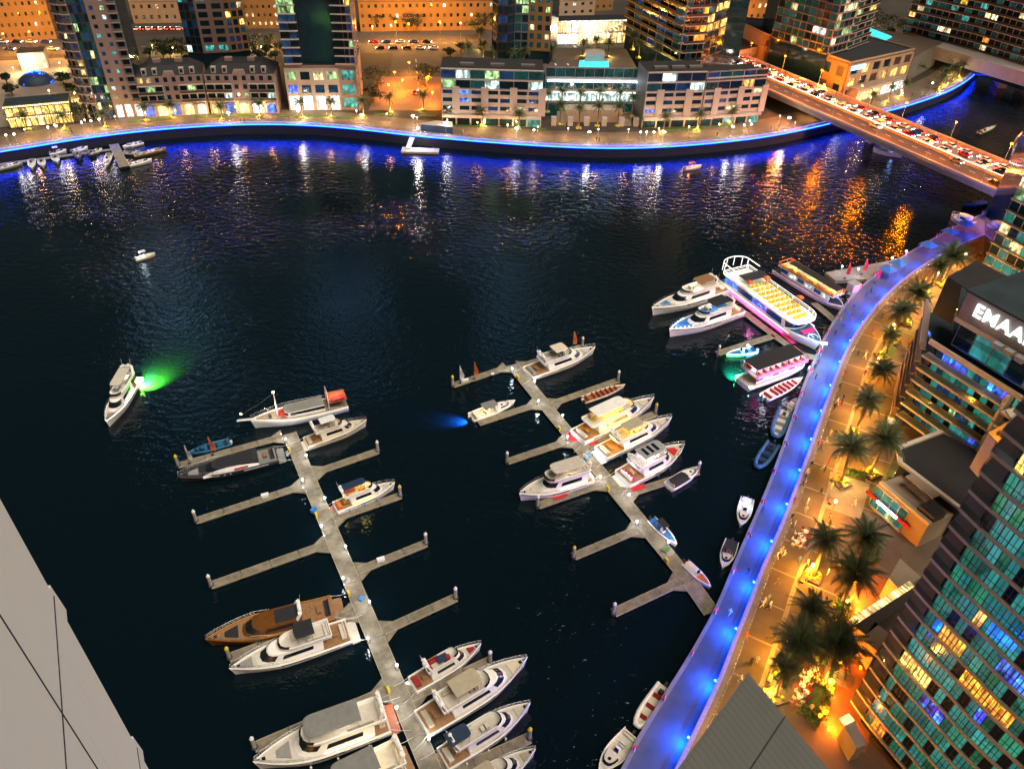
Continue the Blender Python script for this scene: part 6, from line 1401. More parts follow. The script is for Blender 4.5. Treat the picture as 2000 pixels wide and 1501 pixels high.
for u in (18, 88, 150):
    for v in (.22,):
        c = bp(u, WB * v); mb = MB(); mb.box((c.x, c.y, 3.2), (3.0, 2.4, 8.4), rzB); mb.build('pier', 'concrete_white', T, True)
c = bp(9, WB * .5); mb = MB(); mb.box((c.x, c.y, 6.3), (14, WB * .98, 4.9), rzB); mb.build('abutment', 'concrete_white', T, True)
AMB = (1., .19, .001)
def street_lamp(p, h, label, group, head='glow_amber', col=AMB, wt=1500, arm=(0, 0, 0), r=.38):
    t = thing('street_lamp', label, 'street lamp', p, 0, group)
    mb = MB(); mb.tube([(0, 0, 0), (0, 0, h * .9), (arm[0] * .6, arm[1] * .6, h), (arm[0], arm[1], h)], [.12, .08, .06, .05], 6); mb.build('pole', 'steel', t)
    mb = MB(); mb.lathe((arm[0], arm[1], h - .1), [(r * .5, -.22), (r, -.05), (r * .8, .12), (.05, .25)], 8); mb.build('lamp_head', head, t)
    if wt: lamp(t, (arm[0], arm[1], h - .7), wt, col, .35, world=False)
    return t
for k in range(8):
    street_lamp(bp(8 + k * 22, WB * .10, BZ + .16), 7.5, 'amber street lamp on the far sidewalk of the bridge', 'amber lamps along the bridge', wt=2600)
    street_lamp(bp(16 + k * 22, WB * .95, BZ + .16), 6.5, 'amber street lamp on the near sidewalk of the bridge', 'amber lamps along the bridge', wt=5500, r=.6)
for k in range(5): lamp(T, bp(20 + k * 30, WB * .30, BZ + 5), 200, (1, .80, .70), .5)
# cars
def car_parts(paint):
    L, W_ = 4.5, 1.82; t = thing('car', 'car', 'car')
    mb = MB(); prof = [(-2.25, .35), (-2.25, .78), (-2.1, .92), (-1.2, .98), (.9, .95), (1.9, .82), (2.22, .66), (2.25, .35)]
    rings = [[(x, s * (W_ / 2 - (.06 if z > .85 else 0)), z) for x, z in prof] for s in (-1, -.98, .98, 1)]
    rings = [[(x * (1 if abs(s) < .99 else .97), s * W_ / 2, z if abs(s) < .99 else lerp(.6, z, .85)) for x, z in prof] for s in (-1, -.9, .9, 1)]
    mb.loft(rings, True, True, 0, False); mb.build('body', paint, t)
    mb = MB(); mb.prism([(-1.75, -.8), (1.0, -.8), (1.0, .8), (-1.75, .8)], .94, 1.42, 0, 1, [(-1.25, -.62), (.25, -.62), (.25, .62), (-1.25, .62)]); mb.build('cabin', ['tinted', paint], t)
    for x in (-1.4, 1.4):
        for s in (-1, 1):
            mb = MB(); n_ = 10; mb.loft([[(x + .33 * math.cos(6.283 * k / n_), s * (W_ / 2 - .2) + e * s, .33 + .33 * math.sin(6.283 * k / n_)) for k in range(n_)] for e in (0, .2)]); mb.build('wheel', 'rubber', t)
    for s in (-1, 1):
        mb = MB(); mb.box((2.26, s * .62, .68), (.08, .36, .16)); mb.build('headlight', 'head_white', t); mb = MB(); mb.box((-2.28, s * .66, .78), (.08, .34, .16)); mb.build('taillight', 'tail_red', t)
    return t
PAINT = [('car_white', 'white'), ('car_silver', 'silver grey'), ('car_black', 'black'), ('car_red', 'red'), ('car_blue', 'dark blue')]
cars = {m: car_parts(m) for m, _ in PAINT}; used = set(); rc = random.Random(4)
def put_car(m, nm, p, rz, lab, grp):
    t = cars[m] if m not in used else dup(cars[m]); used.add(m); t.location = p; t.rotation_euler = (0, 0, rz); t['label'] = lab; t['group'] = grp
for lane, v, dirn in ((0, .205, 1), (1, .32, 1), (2, .44, 1)):
    u = 6 + lane * 2.1
    while u < LB - 12:
        m, nm = rc.choices(PAINT, (6, 2, 3, 2, 1))[0]
        if rc.random() < .86: put_car(m, nm, bp(u, WB * v + rc.uniform(-.2, .2), BZ + .03), rzB + (0 if (lane + 0) != 0 else math.pi), nm + ' car in the traffic jam on the bridge', 'cars in the jam on the bridge')
        u += rc.uniform(6.2, 8.2)
for u, v, m, nm in ((96, .62, 'car_white', 'white'), (150, .78, 'car_black', 'black'), (132, .62, 'car_silver', 'silver grey')): put_car(m, nm, bp(u, WB * v, BZ + .03), rzB, nm + ' car driving on the open near carriageway of the bridge', 'cars on the open carriageway')
for k in range(10):
    m, nm = rc.choices(PAINT, (6, 2, 3, 2, 1))[0]; p = G(730 + k * 13, 84 + (k % 2) * 12); put_car(m, nm, Vector((p.x, p.y, GZ + .02)), rc.choice((0, math.pi)) + .02, nm + ' car on the amber lit far road', 'cars on the far road')
for k in range(9):
    m, nm = rc.choices(PAINT, (6, 2, 3, 2, 1))[0]; p = G(268 + k * 12, 58); put_car(m, nm, Vector((p.x, p.y, GZ + .02)), math.pi / 2 + rc.uniform(-.1, .1), nm + ' car parked in the row before the dark sand house', 'cars parked in a far row')
for k in range(8):
    m, nm = rc.choices(PAINT, (6, 2, 3, 2, 1))[0]; p = G(6 + k * 14, 84 + (k % 2) * 14); put_car(m, nm, Vector((p.x, p.y, GZ + .02)), .03, nm + ' car on the far road before the arcaded house', 'cars on the far road')
for k in range(16):
    m, nm = rc.choices(PAINT, (5, 2, 2, 4, 1))[0]; p = P(1414 + (k % 8) * 11, 56 + (k // 8) * 12 - (k % 8) * .6, GZ); put_car(m, nm, Vector((p.x, p.y, GZ + .02)), rc.uniform(-.2, .1), nm + ' car waiting at the crossing beyond the footbridge hall', 'cars at the crossing')
put_car('car_red', 'red', G(811, 183) + Vector((0, 0, .03)), 1.5, 'red car in the orange lit street beside the hotel', 'cars on the far road')
# ================================================================== street lamps
for k, (x, y) in enumerate(((20, 96), (70, 92), (130, 90), (560, 82), (730, 80), (775, 70), (800, 74), (860, 70), (900, 72))): street_lamp(G(x, y + 10), 9, 'tall amber lamp post along the far road', 'amber lamps on the far road', col=(1, .38, .035), wt=7000)
for x, y in ((772, 150), (788, 165), (836, 158), (760, 175), (845, 190), (800, 130)): street_lamp(G(x, y + 14), 5, 'amber lamp post in the orange lit street beside the hotel', 'amber lamps in the side street', col=(1, .30, .01), wt=2800, r=.45)
for x, y in ((1425, 60), (1470, 70), (1490, 45), (1550, 150), (1600, 190), (1530, 175)): street_lamp(G(x, y + 12), 8, 'amber lamp post near the crossing and bridge ramp', 'amber lamps near the crossing', col=(1, .38, .035), wt=8000)
FARL = [(12, 292), (28, 290), (94, 276), (110, 273), (160, 266), (178, 263), (194, 260), (446, 246), (582, 242), (706, 250), (806, 252), (870, 266), (1042, 280), (1008, 277), (1150, 284), (1250, 284), (1262, 284), (1276, 284), (1296, 284), (1430, 273), (1452, 270), (1466, 268), (1540, 255), (1600, 243), (1650, 231), (1760, 205), (1820, 184)]
for k, (x, y) in enumerate(FARL):
    p = G(x, y) + Vector((0, 2.6, .02)); big = x in (446, 706, 806, 1008, 1150, 1296, 1430, 1540, 1600, 582, 870)
    street_lamp(p, 4.2, 'white globe lamp on the far promenade near the quay edge', 'white globe lamps on the far promenade', 'glow_white', (1, .93, .82), 480 if big else 160, r=.55 if big else .3)
for k in range(30):
    x = 30 + k * 60; y = 0
    pts = min(FQ_px, key=lambda q: abs(q[0] - x)); 
    # interpolate the quay row
    for a_, b_ in zip(FQ_px, FQ_px[1:]):
        if a_[0] <= x <= b_[0]: y = lerp(a_[1], b_[1], (x - a_[0]) / (b_[0] - a_[0]))
    if not y: continue
    p = G(x, y) + Vector((0, 8.5, .02)); street_lamp(p, 3.6, 'low warm lamp in the planting strip of the far promenade', 'warm lamps on the far promenade', 'glow_warm', (1, .50, .16), 620, r=.2)
# near promenade
pl = param(offset(RP, -7.0), 60)
for i in range(3, 58, 4):
    p = pl[i]
    if p.y < 35: continue
    street_lamp(Vector((p.x, p.y, GZ)), 4.6, 'warm globe lamp in the middle of the near promenade', 'warm globe lamps on the near promenade', 'glow_warm', (1, .38, .03), 2300, r=.26)
for x, y in ((1668, 1140), (1662, 1170), (1672, 1195), (1625, 1300), (1612, 1358), (1600, 1400), (1618, 1425), (1680, 1305)):
    p = P(x, y, GZ); t = thing('ground_light', 'low orange ground light at the edge of an inland terrace', 'light', (p.x, p.y, GZ), 0, 'orange ground lights on the terraces')
    mb = MB(); mb.lathe((0, 0, 0), [(.14, 0), (.14, .5), (.2, .55), (.2, .75), (.1, .8)], 8); mb.build('bollard', 'glow_amber', t); lamp(t, (p.x + .8, p.y, GZ + 1.4), 700, (1, .20, .008), .15)
# ================================================================== palms
def frond_mesh(L, seed, droop, mat):
    r = random.Random(seed); mb = MB(); n = 9; sp = []
    for i in range(n + 1):
        u = i / n; sp.append(Vector((L * (u - .16 * u * u * droop), 0, L * (.42 * u - (.30 + .42 * droop) * u * u))))
    mb.tube(sp, [.05 * (1 - i / (n + 1)) + .012 for i in range(n + 1)], 3)
    for i in range(1, n + 1):
        u = i / n; ll = L * .26 * math.sin(math.pi * (.18 + .74 * u)) * r.uniform(.85, 1.15); p = sp[i]
        for q in (0, .5):
            b = sp[i - 1].lerp(p, q + .25)
            for s in (1, -1):
                tip = b + Vector((ll * .45, s * ll * .86, -ll * (.28 + r.uniform(0, .22)))); w = Vector((L * .022, 0, 0))
                mb.add([b - w, b + w, tip], [(0, 1, 2) if s > 0 else (2, 1, 0)])
    me = bpy.data.meshes.new('frond'); me.from_pydata(mb.v, [], mb.f); me.materials.append(M(mat)); return me
FRONDS = [frond_mesh(4.3, k, .6 + .25 * k, 'frond') for k in range(4)] + [frond_mesh(3.6, 9, 1.7, 'frond_dry')]
def trunk(t, h, r=.28):
    mb = MB(); n = 9; rings = []
    for i in range(n + 1):
        u = i / n; rings.append([(math.cos(a) * r * (1.25 - .35 * u + .07 * (i % 2)), math.sin(a) * r * (1.25 - .35 * u + .07 * (i % 2)), h * u) for a in [2 * math.pi * k / 8 for k in range(8)]])
    mb.loft(rings, True, True, 0, True); return mb.build('trunk', 'trunk', t)
def palm(crown_px, h, label, scale=1.0, uplight=150, seed=0, ground=GZ, planter=True):
    p = P(*crown_px, ground + h); scale *= .86 + .28 * ((seed * 53) % 10) / 10; t = thing('palm_tree', label, 'palm tree', (p.x, p.y, ground), random.uniform(0, 6), 'palms on the near promenade'); trunk(t, h); t.rotation_euler[0] = .05 * math.sin(seed * 2.1); t.rotation_euler[1] = .05 * math.cos(seed * 1.7)
    mb = MB(); mb.ball((0, 0, h), .5, 8, 0, 1.3); c = mb.build('crown', 'frond_dry', t); r = random.Random(seed)
    for k in range(46):
        o = bpy.data.objects.new('frond', FRONDS[4 if k > 39 else k % 4]); COL.objects.link(o); o.parent = c; tier_ = k / 46
        o.location = (0, 0, h + .2); o.rotation_euler = (r.uniform(-.15, .15), -(1.15 - 1.75 * tier_) + r.uniform(-.15, .15), k * 2.39996 + r.uniform(-.2, .2)); s_ = scale * 1.14 * r.uniform(.85, 1.1); o.scale = (s_, s_, s_ * (.8 + .45 * ((seed * 37) % 10) / 10))
    if planter:
        mb = MB(); mb.box((0, 0, .22), (3.0, 3.0, .44)); mb.build('planter', 'stone_tile_dark', t); mb = MB(); rr = random.Random(seed)
        for k in range(26): mb.ball((rr.uniform(-1.2, 1.2), rr.uniform(-1.2, 1.2), .55), rr.uniform(.2, .4), 6)
        tag(mb.build('planting', 'shrub_lamplit', t), kind='stuff')
    if uplight: lamp(t, (.9, -.4, 1.3), uplight, (1, .70, .12), .12, world=False); lamp(t, (-.7, .7, 2.6), uplight * .35, (1, .62, .12), .1, world=False)
    return t
NP = [((1718, 728), 'tall palm in the double palm bed beside the sign block, inland one'), ((1694, 788), 'tall palm in the double palm bed beside the sign block, seaward one'), ((1668, 880), 'palm in the square planter before the black roofed retail block'), ((1727, 862), 'palm hard against the corner of the black roofed retail block'),
      ((1614, 1062), 'palm beside the cafe tables on the promenade'), ((1688, 1056), 'palm on the dark forecourt beside the lit red sign'), ((1672, 1120), 'palm with a dark starlike crown at the upper orange terrace'), ((1580, 1196), 'palm of the dense grove, farthest from the louvred roof'),
      ((1558, 1254), 'palm of the dense grove, closest to the blue walk'), ((1640, 1264), 'broad palm of the dense grove, closest to the curved tower'), ((1534, 1312), 'short palm by the cafe lawn near the louvred roof'), ((1766, 610), 'palm beside the side screen of the sign block'), ((1792, 574), 'palm beside the lawn past the sign block corner'), ((1862, 502), 'big palm near the blue glass tower'), ((1832, 522), 'palm among the crowd near the blue glass tower'), ((1738, 660), 'low palm at the end of the hedge by the sign block')]
for k, (c, lb) in enumerate(NP): palm(c, 6.5 if k == 10 else (5.5 if k == 15 else 8.6), lb, 1.05 if k in (8, 9, 13) else (.7 if k in (10, 15) else .95), 300, k)
def hedge(a, b, label, w=1.3, h=1.0, n=420):
    A, B = P(*a, GZ), P(*b, GZ); d = B - A; L = d.length; t = thing('hedge', label, 'hedge', (A.x, A.y, GZ), math.atan2(d.y, d.x))
    mb = MB(); mb.box((L / 2, 0, .18), (L, w + .25, .36)); mb.build('kerb', 'stone_tile_dark', t); mb = MB(); mb.box((L / 2, 0, .36 + h * .35), (L - .3, w * .7, h * .7)); r = random.Random(int(a[0]))
    for k in range(n):
        q = Vector((r.uniform(.1, L - .1), r.uniform(-w / 2, w / 2), .36 + h * r.uniform(.1, 1.0))); u = Vector((r.uniform(-1, 1), r.uniform(-1, 1), r.uniform(-1, 1))).normalized() * .24; v = u.orthogonal().normalized() * .16; mb.add([q - u, q + v, q + u, q - v], [(0, 1, 2, 3)])
    mb.build('foliage', 'shrub', t)
hedge((1722, 702), (1746, 640), 'long clipped hedge beside the sign block palms'); hedge((1752, 622), (1770, 590), 'short hedge past the sign block corner'); hedge((1604, 1402), (1632, 1296), 'hedge between the cafe lawn and the lower orange terrace'); hedge((1630, 1232), (1650, 1168), 'dark hedge below the upper orange terrace', 2.0, 1.3)
hedge((1560, 1385), (1600, 1420), 'hedge along the louvred roof side of the cafe lawn'); hedge((1545, 1300), (1575, 1220), 'hedge under the dense palm grove', 2.4, 1.2); hedge((1600, 1300), (1650, 1240), 'broad planting under the dense palm grove', 3.0, 1.2); hedge((1650, 925), (1690, 935), 'low hedge before the pale forecourt'); hedge((1672, 1090), (1715, 1095), 'hedge beside the dark forecourt palm', 2.2, 1.2)
def bench(x, y, rz, label):
    p = P(x, y, GZ); t = thing('park_bench', label, 'bench', (p.x, p.y, GZ), rz, 'benches on the near promenade')
    for k in range(3): mb = MB(); mb.box((0, -.2 + k * .2, .45), (1.9, .16, .06)); mb.build('seat_slat', 'teak', t)
    mb = MB(); mb.box((0, .34, .72), (1.9, .06, .4)); mb.build('backrest', 'teak', t)
    for s in (-.8, .8): mb = MB(); mb.box((s, .05, .22), (.1, .6, .42)); mb.build('leg', 'rubber', t)
for k in range(9):
    q = param(offset(RP, -6.4), 60)[6 + k * 5]; bench(*(lambda s: (s[0], s[1]))(( (lambda v: (1000 + FPX * v.dot(RIGHT) / v.dot(FWD), 750.5 - FPX * v.dot(UP) / v.dot(FWD)))(Vector((q.x, q.y, GZ - CAMH))))), 1.0 + k * .03, 'wooden bench with slats in the middle of the near promenade')
def far_crown(seed):
    r = random.Random(seed); mb = MB()
    for k in range(26):
        me = FRONDS[k % 4]; a = k * 2.4; tilt = -(1.0 - 1.6 * k / 26); s_ = .86 * r.uniform(.8, 1.1); rot = Matrix.Rotation(a, 3, 'Z') @ Matrix.Rotation(tilt, 3, 'Y')
        vs = [rot @ (Vector(v.co) * s_) for v in me.vertices]; mb.add(vs, [tuple(pg.vertices) for pg in me.polygons])
    me = bpy.data.meshes.new('crown'); me.from_pydata(mb.v, [], mb.f); me.materials.append(M('frond')); return me
FCR = [far_crown(s) for s in (1, 2, 3)]; _tr = {}
def far_palm(px, py, zc, ground, where, up=380):
    p = P(px, py, zc); h = zc - ground; t = thing('palm_tree', 'small palm ' + where, 'palm tree', (p.x, p.y, ground), random.uniform(0, 6), 'palms of the far shore')
    trunk(t, h, .22); o = bpy.data.objects.new('crown', random.choice(FCR)); COL.objects.link(o); o.parent = t; o.location = (0, 0, h)
    mb = MB(); mb.lathe((0, 0, 0), [(1.1, 0), (1.1, .35), (.8, .6), (.1, .7)], 8); mb.build('planting', 'shrub_lamplit', t)
    if up: lamp(t, (.6, -.7, 1.2), up, (1, .72, .22), .1, world=False)
for x, y in ((586, 200), (646, 199), (708, 197), (760, 190), (826, 186), (875, 212), (940, 216), (1014, 221), (1300, 228), (1368, 224), (1432, 214)): far_palm(x, y, 10, GZ, 'uplit on the far promenade')
for x, y in ((45, 226), (120, 226), (200, 222), (280, 210), (332, 205), (430, 208), (505, 203)): far_palm(x, y, 9, GZ, 'before the far villas and restaurant', 300)
for x, y in ((1071, 182), (1099, 178), (1135, 182), (1172, 178), (1212, 180), (1238, 190), (1096, 205), (1133, 212), (1170, 208), (1210, 208)): far_palm(x, y, 14.5, GZ + 3.2, 'in a tall white planter at the hotel entrance', 0)
for x, y in ((938, 62), (944, 88), (968, 97), (998, 100), (1024, 99), (1078, 96), (915, 92)): far_palm(x, y, 24, 17.25, 'on the bright terrace behind the hotel', 520)
for x, y in ((1140, 84), (1165, 78), (1190, 84), (1250, 86), (1284, 94), (1238, 70)): far_palm(x, y, 25, 19.3, 'around the rooftop pool', 380)
for x, y in ((1376, 104), (1430, 106), (1408, 112)): far_palm(x, y, 14, GZ, 'by the bridge ramp', 200)
for x, y in ((1770, 162), (1742, 172), (1706, 186), (1850, 140), (1868, 132), (1880, 126), (1862, 118), (1842, 150)): far_palm(x, y, 10, GZ, 'before the retail block past the bridge', 420)
# dark leafy trees
def leaf_tree(px, py, h, w, label):
    p = P(px, py, GZ + h * .7); t = thing('leafy_tree', label, 'tree', (p.x, p.y, GZ), random.uniform(0, 6), 'dark leafy trees of the far shore')
    mb = MB(); mb.tube([(0, 0, 0), (.1, 0, h * .3), (0, .1, h * .55)], [.35, .28, .2], 6)
    for k in range(5): a = k * 1.26; mb.tube([(0, 0, h * .35), (math.cos(a) * w * .3, math.sin(a) * w * .3, h * .62)], [.16, .06], 5)
    mb.build('trunk', 'trunk', t); mb = MB(); r = random.Random(int(px))
    cl = [(r.gauss(0, w * .28), r.gauss(0, w * .28), h * r.uniform(.5, .95)) for _ in range(16)]
    for k in range(520):
        c = r.choice(cl); q = Vector((c[0] + r.gauss(0, w * .11), c[1] + r.gauss(0, w * .11), c[2] + r.gauss(0, h * .06))); a = Vector((r.uniform(-1, 1), r.uniform(-1, 1), r.uniform(-1, 1))).normalized() * .42; b = a.orthogonal().normalized() * .3
        mb.add([q - a, q + b, q + a, q - b], [(0, 1, 2, 3)])
    mb.build('crown', 'leaf_dark', t)
for x, y, h, w_, lb in ((738, 150, 9, 9, 'dark tree between the glass tower and the orange street'), (728, 178, 7, 7, 'low dark tree by the lattice corner of the glass tower'), (832, 140, 9, 9, 'dark tree at the side of the orange street'), (812, 38, 9, 10, 'dark round tree before the townhouse row'), (738, 36, 8, 8, 'dark tree by the lamp before the townhouse row'), (936, 44, 11, 9, 'dark tree before the rounded glass tower'), (500, 80, 8, 10, 'dark tree behind the right villa'), (480, 96, 7, 8, 'tree lit from below behind the villas'), (315, 92, 8, 10, 'tree in the lit garden behind the left villa'), (345, 84, 7, 8, 'second tree in the lit garden behind the left villa'), (1720, 36, 12, 14, 'dark tree crowns beside the rooftop pool annex'), (1755, 44, 11, 12, 'dark tree crown against the stacked balcony slab'), (1800, 60, 9, 10, 'dark tree at the foot of the stacked balcony slab'), (1782, 128, 6, 7, 'tree at the corner of the retail block'), (30, 215, 6, 7, 'tree beside the lit restaurant'), (150, 215, 6, 7, 'tree between the restaurant and the balcony tower'), (1440, 118, 6, 6, 'lit tree at the bridge ramp')): leaf_tree(x, y, h, w_, lb)
for x, y in ((500, 92), (330, 88), (345, 78), (470, 88), (1720, 60), (1760, 66)): lamp(bpy.data.objects['ground'] if False else None, P(x, y + 8, GZ + 2.5), 500, (1, .74, .2), .2, 'garden_light')
# far plaza and gardens
sheet('plaza', [Q(-20, 120), Q(140, 112), Q(168, 200), Q(165, 236), Q(-20, 250)], GZ + .02, 'stone_tile')
for k, (x, y) in enumerate(((290, 100), (305, 84), (330, 100), (352, 98), (372, 112), (392, 112), (460, 112), (478, 108), (505, 104), (520, 96), (536, 104), (545, 90), (525, 75), (10, 150), (120, 150), (140, 172), (20, 172), (1690, 60), (1740, 60), (1772, 72), (1800, 84), (880, 100), (900, 88))):
    leaf_tree(x, y, 4.5, 4.5, 'low garden shrub on the far shore, ' + ('behind the villas' if k < 13 else ('by the blue dome plaza' if k < 17 else ('near the rooftop pool annex' if k < 21 else 'beside the hotel terrace'))))
for x, y in ((300, 96), (340, 100), (380, 110), (470, 106), (512, 98), (535, 90), (120, 130), (30, 140), (100, 185), (150, 190), (1700, 66), (1780, 76)):
    street_lamp(G(x, y + 6), 3.0, 'short warm garden lamp on the far shore', 'garden lamps of the far shore', 'glow_warm', (1, .66, .22), 900, r=.25)
# ================================================================== people
def person_mesh(pose):
    J = {'pel': (0, 0, .95), 'wst': (0, 0, 1.12), 'chs': (.02, 0, 1.36), 'nck': (.02, 0, 1.50), 'hd0': (.03, 0, 1.60), 'hd1': (.03, 0, 1.72)}
    st = {'walk': .26, 'stand': .03, 'stride': .36}[pose]; sw = {'walk': .22, 'stand': .04, 'stride': .3}[pose]
    for s, k in ((1, 'l'), (-1, 'r')):
        J['hip' + k] = (0, s * .10, .90); J['kne' + k] = (s * st * .5 + .04, s * .11, .50); J['ank' + k] = (s * st - .02, s * .11, .09); J['toe' + k] = (s * st + .16, s * .13, .04)
        J['sho' + k] = (.01, s * .19, 1.40); J['elb' + k] = (-s * sw * .4, s * .25, 1.12); J['han' + k] = (-s * sw + .08, s * .24, .88)
    E_ = [('pel', 'wst'), ('wst', 'chs'), ('chs', 'nck'), ('nck', 'hd0'), ('hd0', 'hd1')]
    for k in 'lr': E_ += [('pel', 'hip' + k), ('hip' + k, 'kne' + k), ('kne' + k, 'ank' + k), ('ank' + k, 'toe' + k), ('chs', 'sho' + k), ('sho' + k, 'elb' + k), ('elb' + k, 'han' + k)]
    rad = dict(pel=.14, wst=.125, chs=.15, nck=.06, hd0=.095, hd1=.09); 
    for k in 'lr': rad.update({'hip' + k: .095, 'kne' + k: .065, 'ank' + k: .05, 'toe' + k: .04, 'sho' + k: .07, 'elb' + k: .05, 'han' + k: .042})
    names = list(J); me = bpy.data.meshes.new('person'); me.from_pydata([J[n_] for n_ in names], [(names.index(a), names.index(b)) for a, b in E_], [])
    o = bpy.data.objects.new('tmp', me); COL.objects.link(o); md = o.modifiers.new('s', 'SKIN'); sv = me.skin_vertices[0].data
    for i, n_ in enumerate(names): sv[i].radius = (rad[n_], rad[n_])
    sv[names.index('pel')].use_root = True
    o.modifiers.new('d', 'SUBSURF').levels = 1
    dg = bpy.context.evaluated_depsgraph_get(); out = bpy.data.meshes.new_from_object(o.evaluated_get(dg)); bpy.data.objects.remove(o); bpy.data.meshes.remove(me)
    for pg in out.polygons:
        c = pg.center; pg.use_smooth = True
        pg.material_index = 2 if (c.z > 1.49 and not (c.z > 1.66 or (c.x < -.01 and c.z > 1.56))) else (3 if c.z > 1.5 else (2 if (abs(c.y) > .17 and c.z < 1.02 and c.z > .8 and abs(c.y) > .19) else (0 if c.z > .98 else 1)))
    return out
PM = {p: person_mesh(p) for p in ('walk', 'stand', 'stride')}; PV = {}
CL = [('cloth_black', 'cloth_black', 'black clothes'), ('cloth_white', 'cloth_black', 'a white shirt and dark trousers'), ('cloth_white', 'cloth_white', 'a long white robe'), ('cloth_red', 'cloth_black', 'a red top and dark trousers'), ('cloth_blue', 'cloth_sand', 'a blue shirt and sand trousers'), ('cloth_sand', 'cloth_blue', 'a sand shirt and blue trousers')]
def person(p, rz, pose, ci, where, group, sc=1.0):
    k = (pose, ci)
    if k not in PV:
        m = PM[pose].copy(); m.materials.clear()
        for q in (CL[ci][0], CL[ci][1], 'skin', 'hair'): m.materials.append(M(q))
        PV[k] = m
    o = bpy.data.objects.new('person', PV[k]); COL.objects.link(o); o.location = p; o.rotation_euler = (0, 0, rz); o.scale = (sc,) * 3
    return tag(o, 'person in ' + CL[ci][2] + ', ' + {'walk': 'walking', 'stand': 'standing', 'stride': 'striding'}[pose] + ' ' + where, 'person', group)
rp_ = random.Random(12)
NPPL = [(1704, 650), (1703, 660), (1688, 700), (1690, 694), (1674, 695), (1648, 735), (1638, 760), (1634, 788), (1642, 790), (1637, 795), (1628, 800), (1645, 782), (1620, 850), (1630, 852), (1612, 865), (1602, 880), (1596, 872), (1607, 915), (1609, 922), (1583, 912), (1575, 925), (1572, 936), (1566, 950), (1576, 985), (1572, 1000), (1550, 982), (1545, 1015), (1551, 1028), (1530, 1085), (1522, 1082), (1516, 1090), (1526, 1078), (1575, 1105), (1580, 1115), (1517, 1140), (1500, 1172), (1492, 1178), (1503, 1185), (1488, 1185), (1498, 1190), (1455, 1245), (1478, 1292), (1466, 1296), (1445, 1330), (1712, 606), (1730, 600), (1722, 622), (1745, 590), (1760, 570), (1790, 548), (1800, 540), (1812, 536), (1820, 545), (1806, 552), (1830, 538), (1795, 556), (1840, 530)]
for k, (x, y) in enumerate(NPPL): person(P(x, y, GZ + .02), rp_.uniform(0, 6.28), rp_.choice(('walk', 'stand', 'stride')), rp_.choice((0, 0, 1, 1, 2, 3, 4, 5)), 'on the near promenade', 'people strolling on the near promenade', rp_.uniform(.95, 1.1))
for k in range(46):
    q = rp_.choice(RP); o_ = q + Vector((1.6 + rp_.random() * 11, -.9 - rp_.random() * 6, 0))
    if 60 < o_.y < 215: person(Vector((o_.x, o_.y, GZ + .02)), rp_.uniform(0, 6.28), rp_.choice(('walk', 'stand', 'stride')), rp_.choice((0, 0, 1, 2, 3, 4, 5)), 'on the near promenade', 'people strolling on the near promenade', rp_.uniform(.95, 1.1))
for x, y in ((1585, 715), (1578, 725), (1590, 722), (1596, 712), (1583, 735), (1600, 700), (1592, 740), (1605, 690), (1612, 672), (1640, 630), (1650, 612), (1655, 620), (1666, 604), (1660, 628), (1645, 642), (1690, 580), (1700, 572), (1630, 655)): person(P(x, y, 1.52), rp_.uniform(0, 6.28), rp_.choice(('walk', 'stand')), rp_.choice((0, 1, 4, 5, 3)), 'near the ferries', 'people waiting on the blue lower walk')
for x, y in ((1507, 925), (1488, 1000), (1460, 1120), (1425, 1200)): person(P(x, y, 1.52), rp_.uniform(0, 6.28), 'walk', rp_.choice((0, 1, 4)), 'alone on the blue walk', 'people on the quiet stretch of the lower walk')
for x, y in ((470, 240), (478, 240), (650, 240), (290, 244), (1165, 276), (1170, 277), (1345, 272), (1400, 266), (1508, 254), (1520, 250), (1552, 245), (1850, 168), (1800, 186), (1780, 190), (905, 262), (565, 235), (142, 262)): person(P(x, y, GZ + .02), rp_.uniform(0, 6.28), 'walk', rp_.choice((0, 0, 1, 3)), 'on the far promenade', 'people on the far promenade')
for k in range(16): person(bp(10 + k * 10 + rp_.uniform(-2, 2), WB * .08, BZ + .16), rzB, 'walk', rp_.choice((0, 1, 3, 5)), 'on the far sidewalk of the bridge', 'people on the bridge sidewalk')
# lifebuoys along the walk
lb_ = param(offset(EP, -.45), 200); 
for i in range(6, 190, 7):
    p = lb_[i]
    if p.y < 40: continue
    t = thing('lifebuoy', 'red and white lifebuoy on a short post along the edge of the blue walk', 'lifebuoy', (p.x, p.y, 1.62), rp_.uniform(0, 3), 'lifebuoys along the blue walk')
    mb = MB(); mb.box((0, 0, .6), (.12, .12, 1.2)); mb.build('post', 'cap_white', t); mb = MB(); pts = [(.12, .42 * math.cos(a), .95 + .42 * math.sin(a)) for a in [2 * math.pi * q / 12 for q in range(13)]]; mb.tube(pts, .11, 6, 0, False); mb.build('ring', 'red_paint', t); mb = MB(); mb.box((.04, 0, .95), (.06, .5, .5)); mb.build('board', 'red_paint', t)
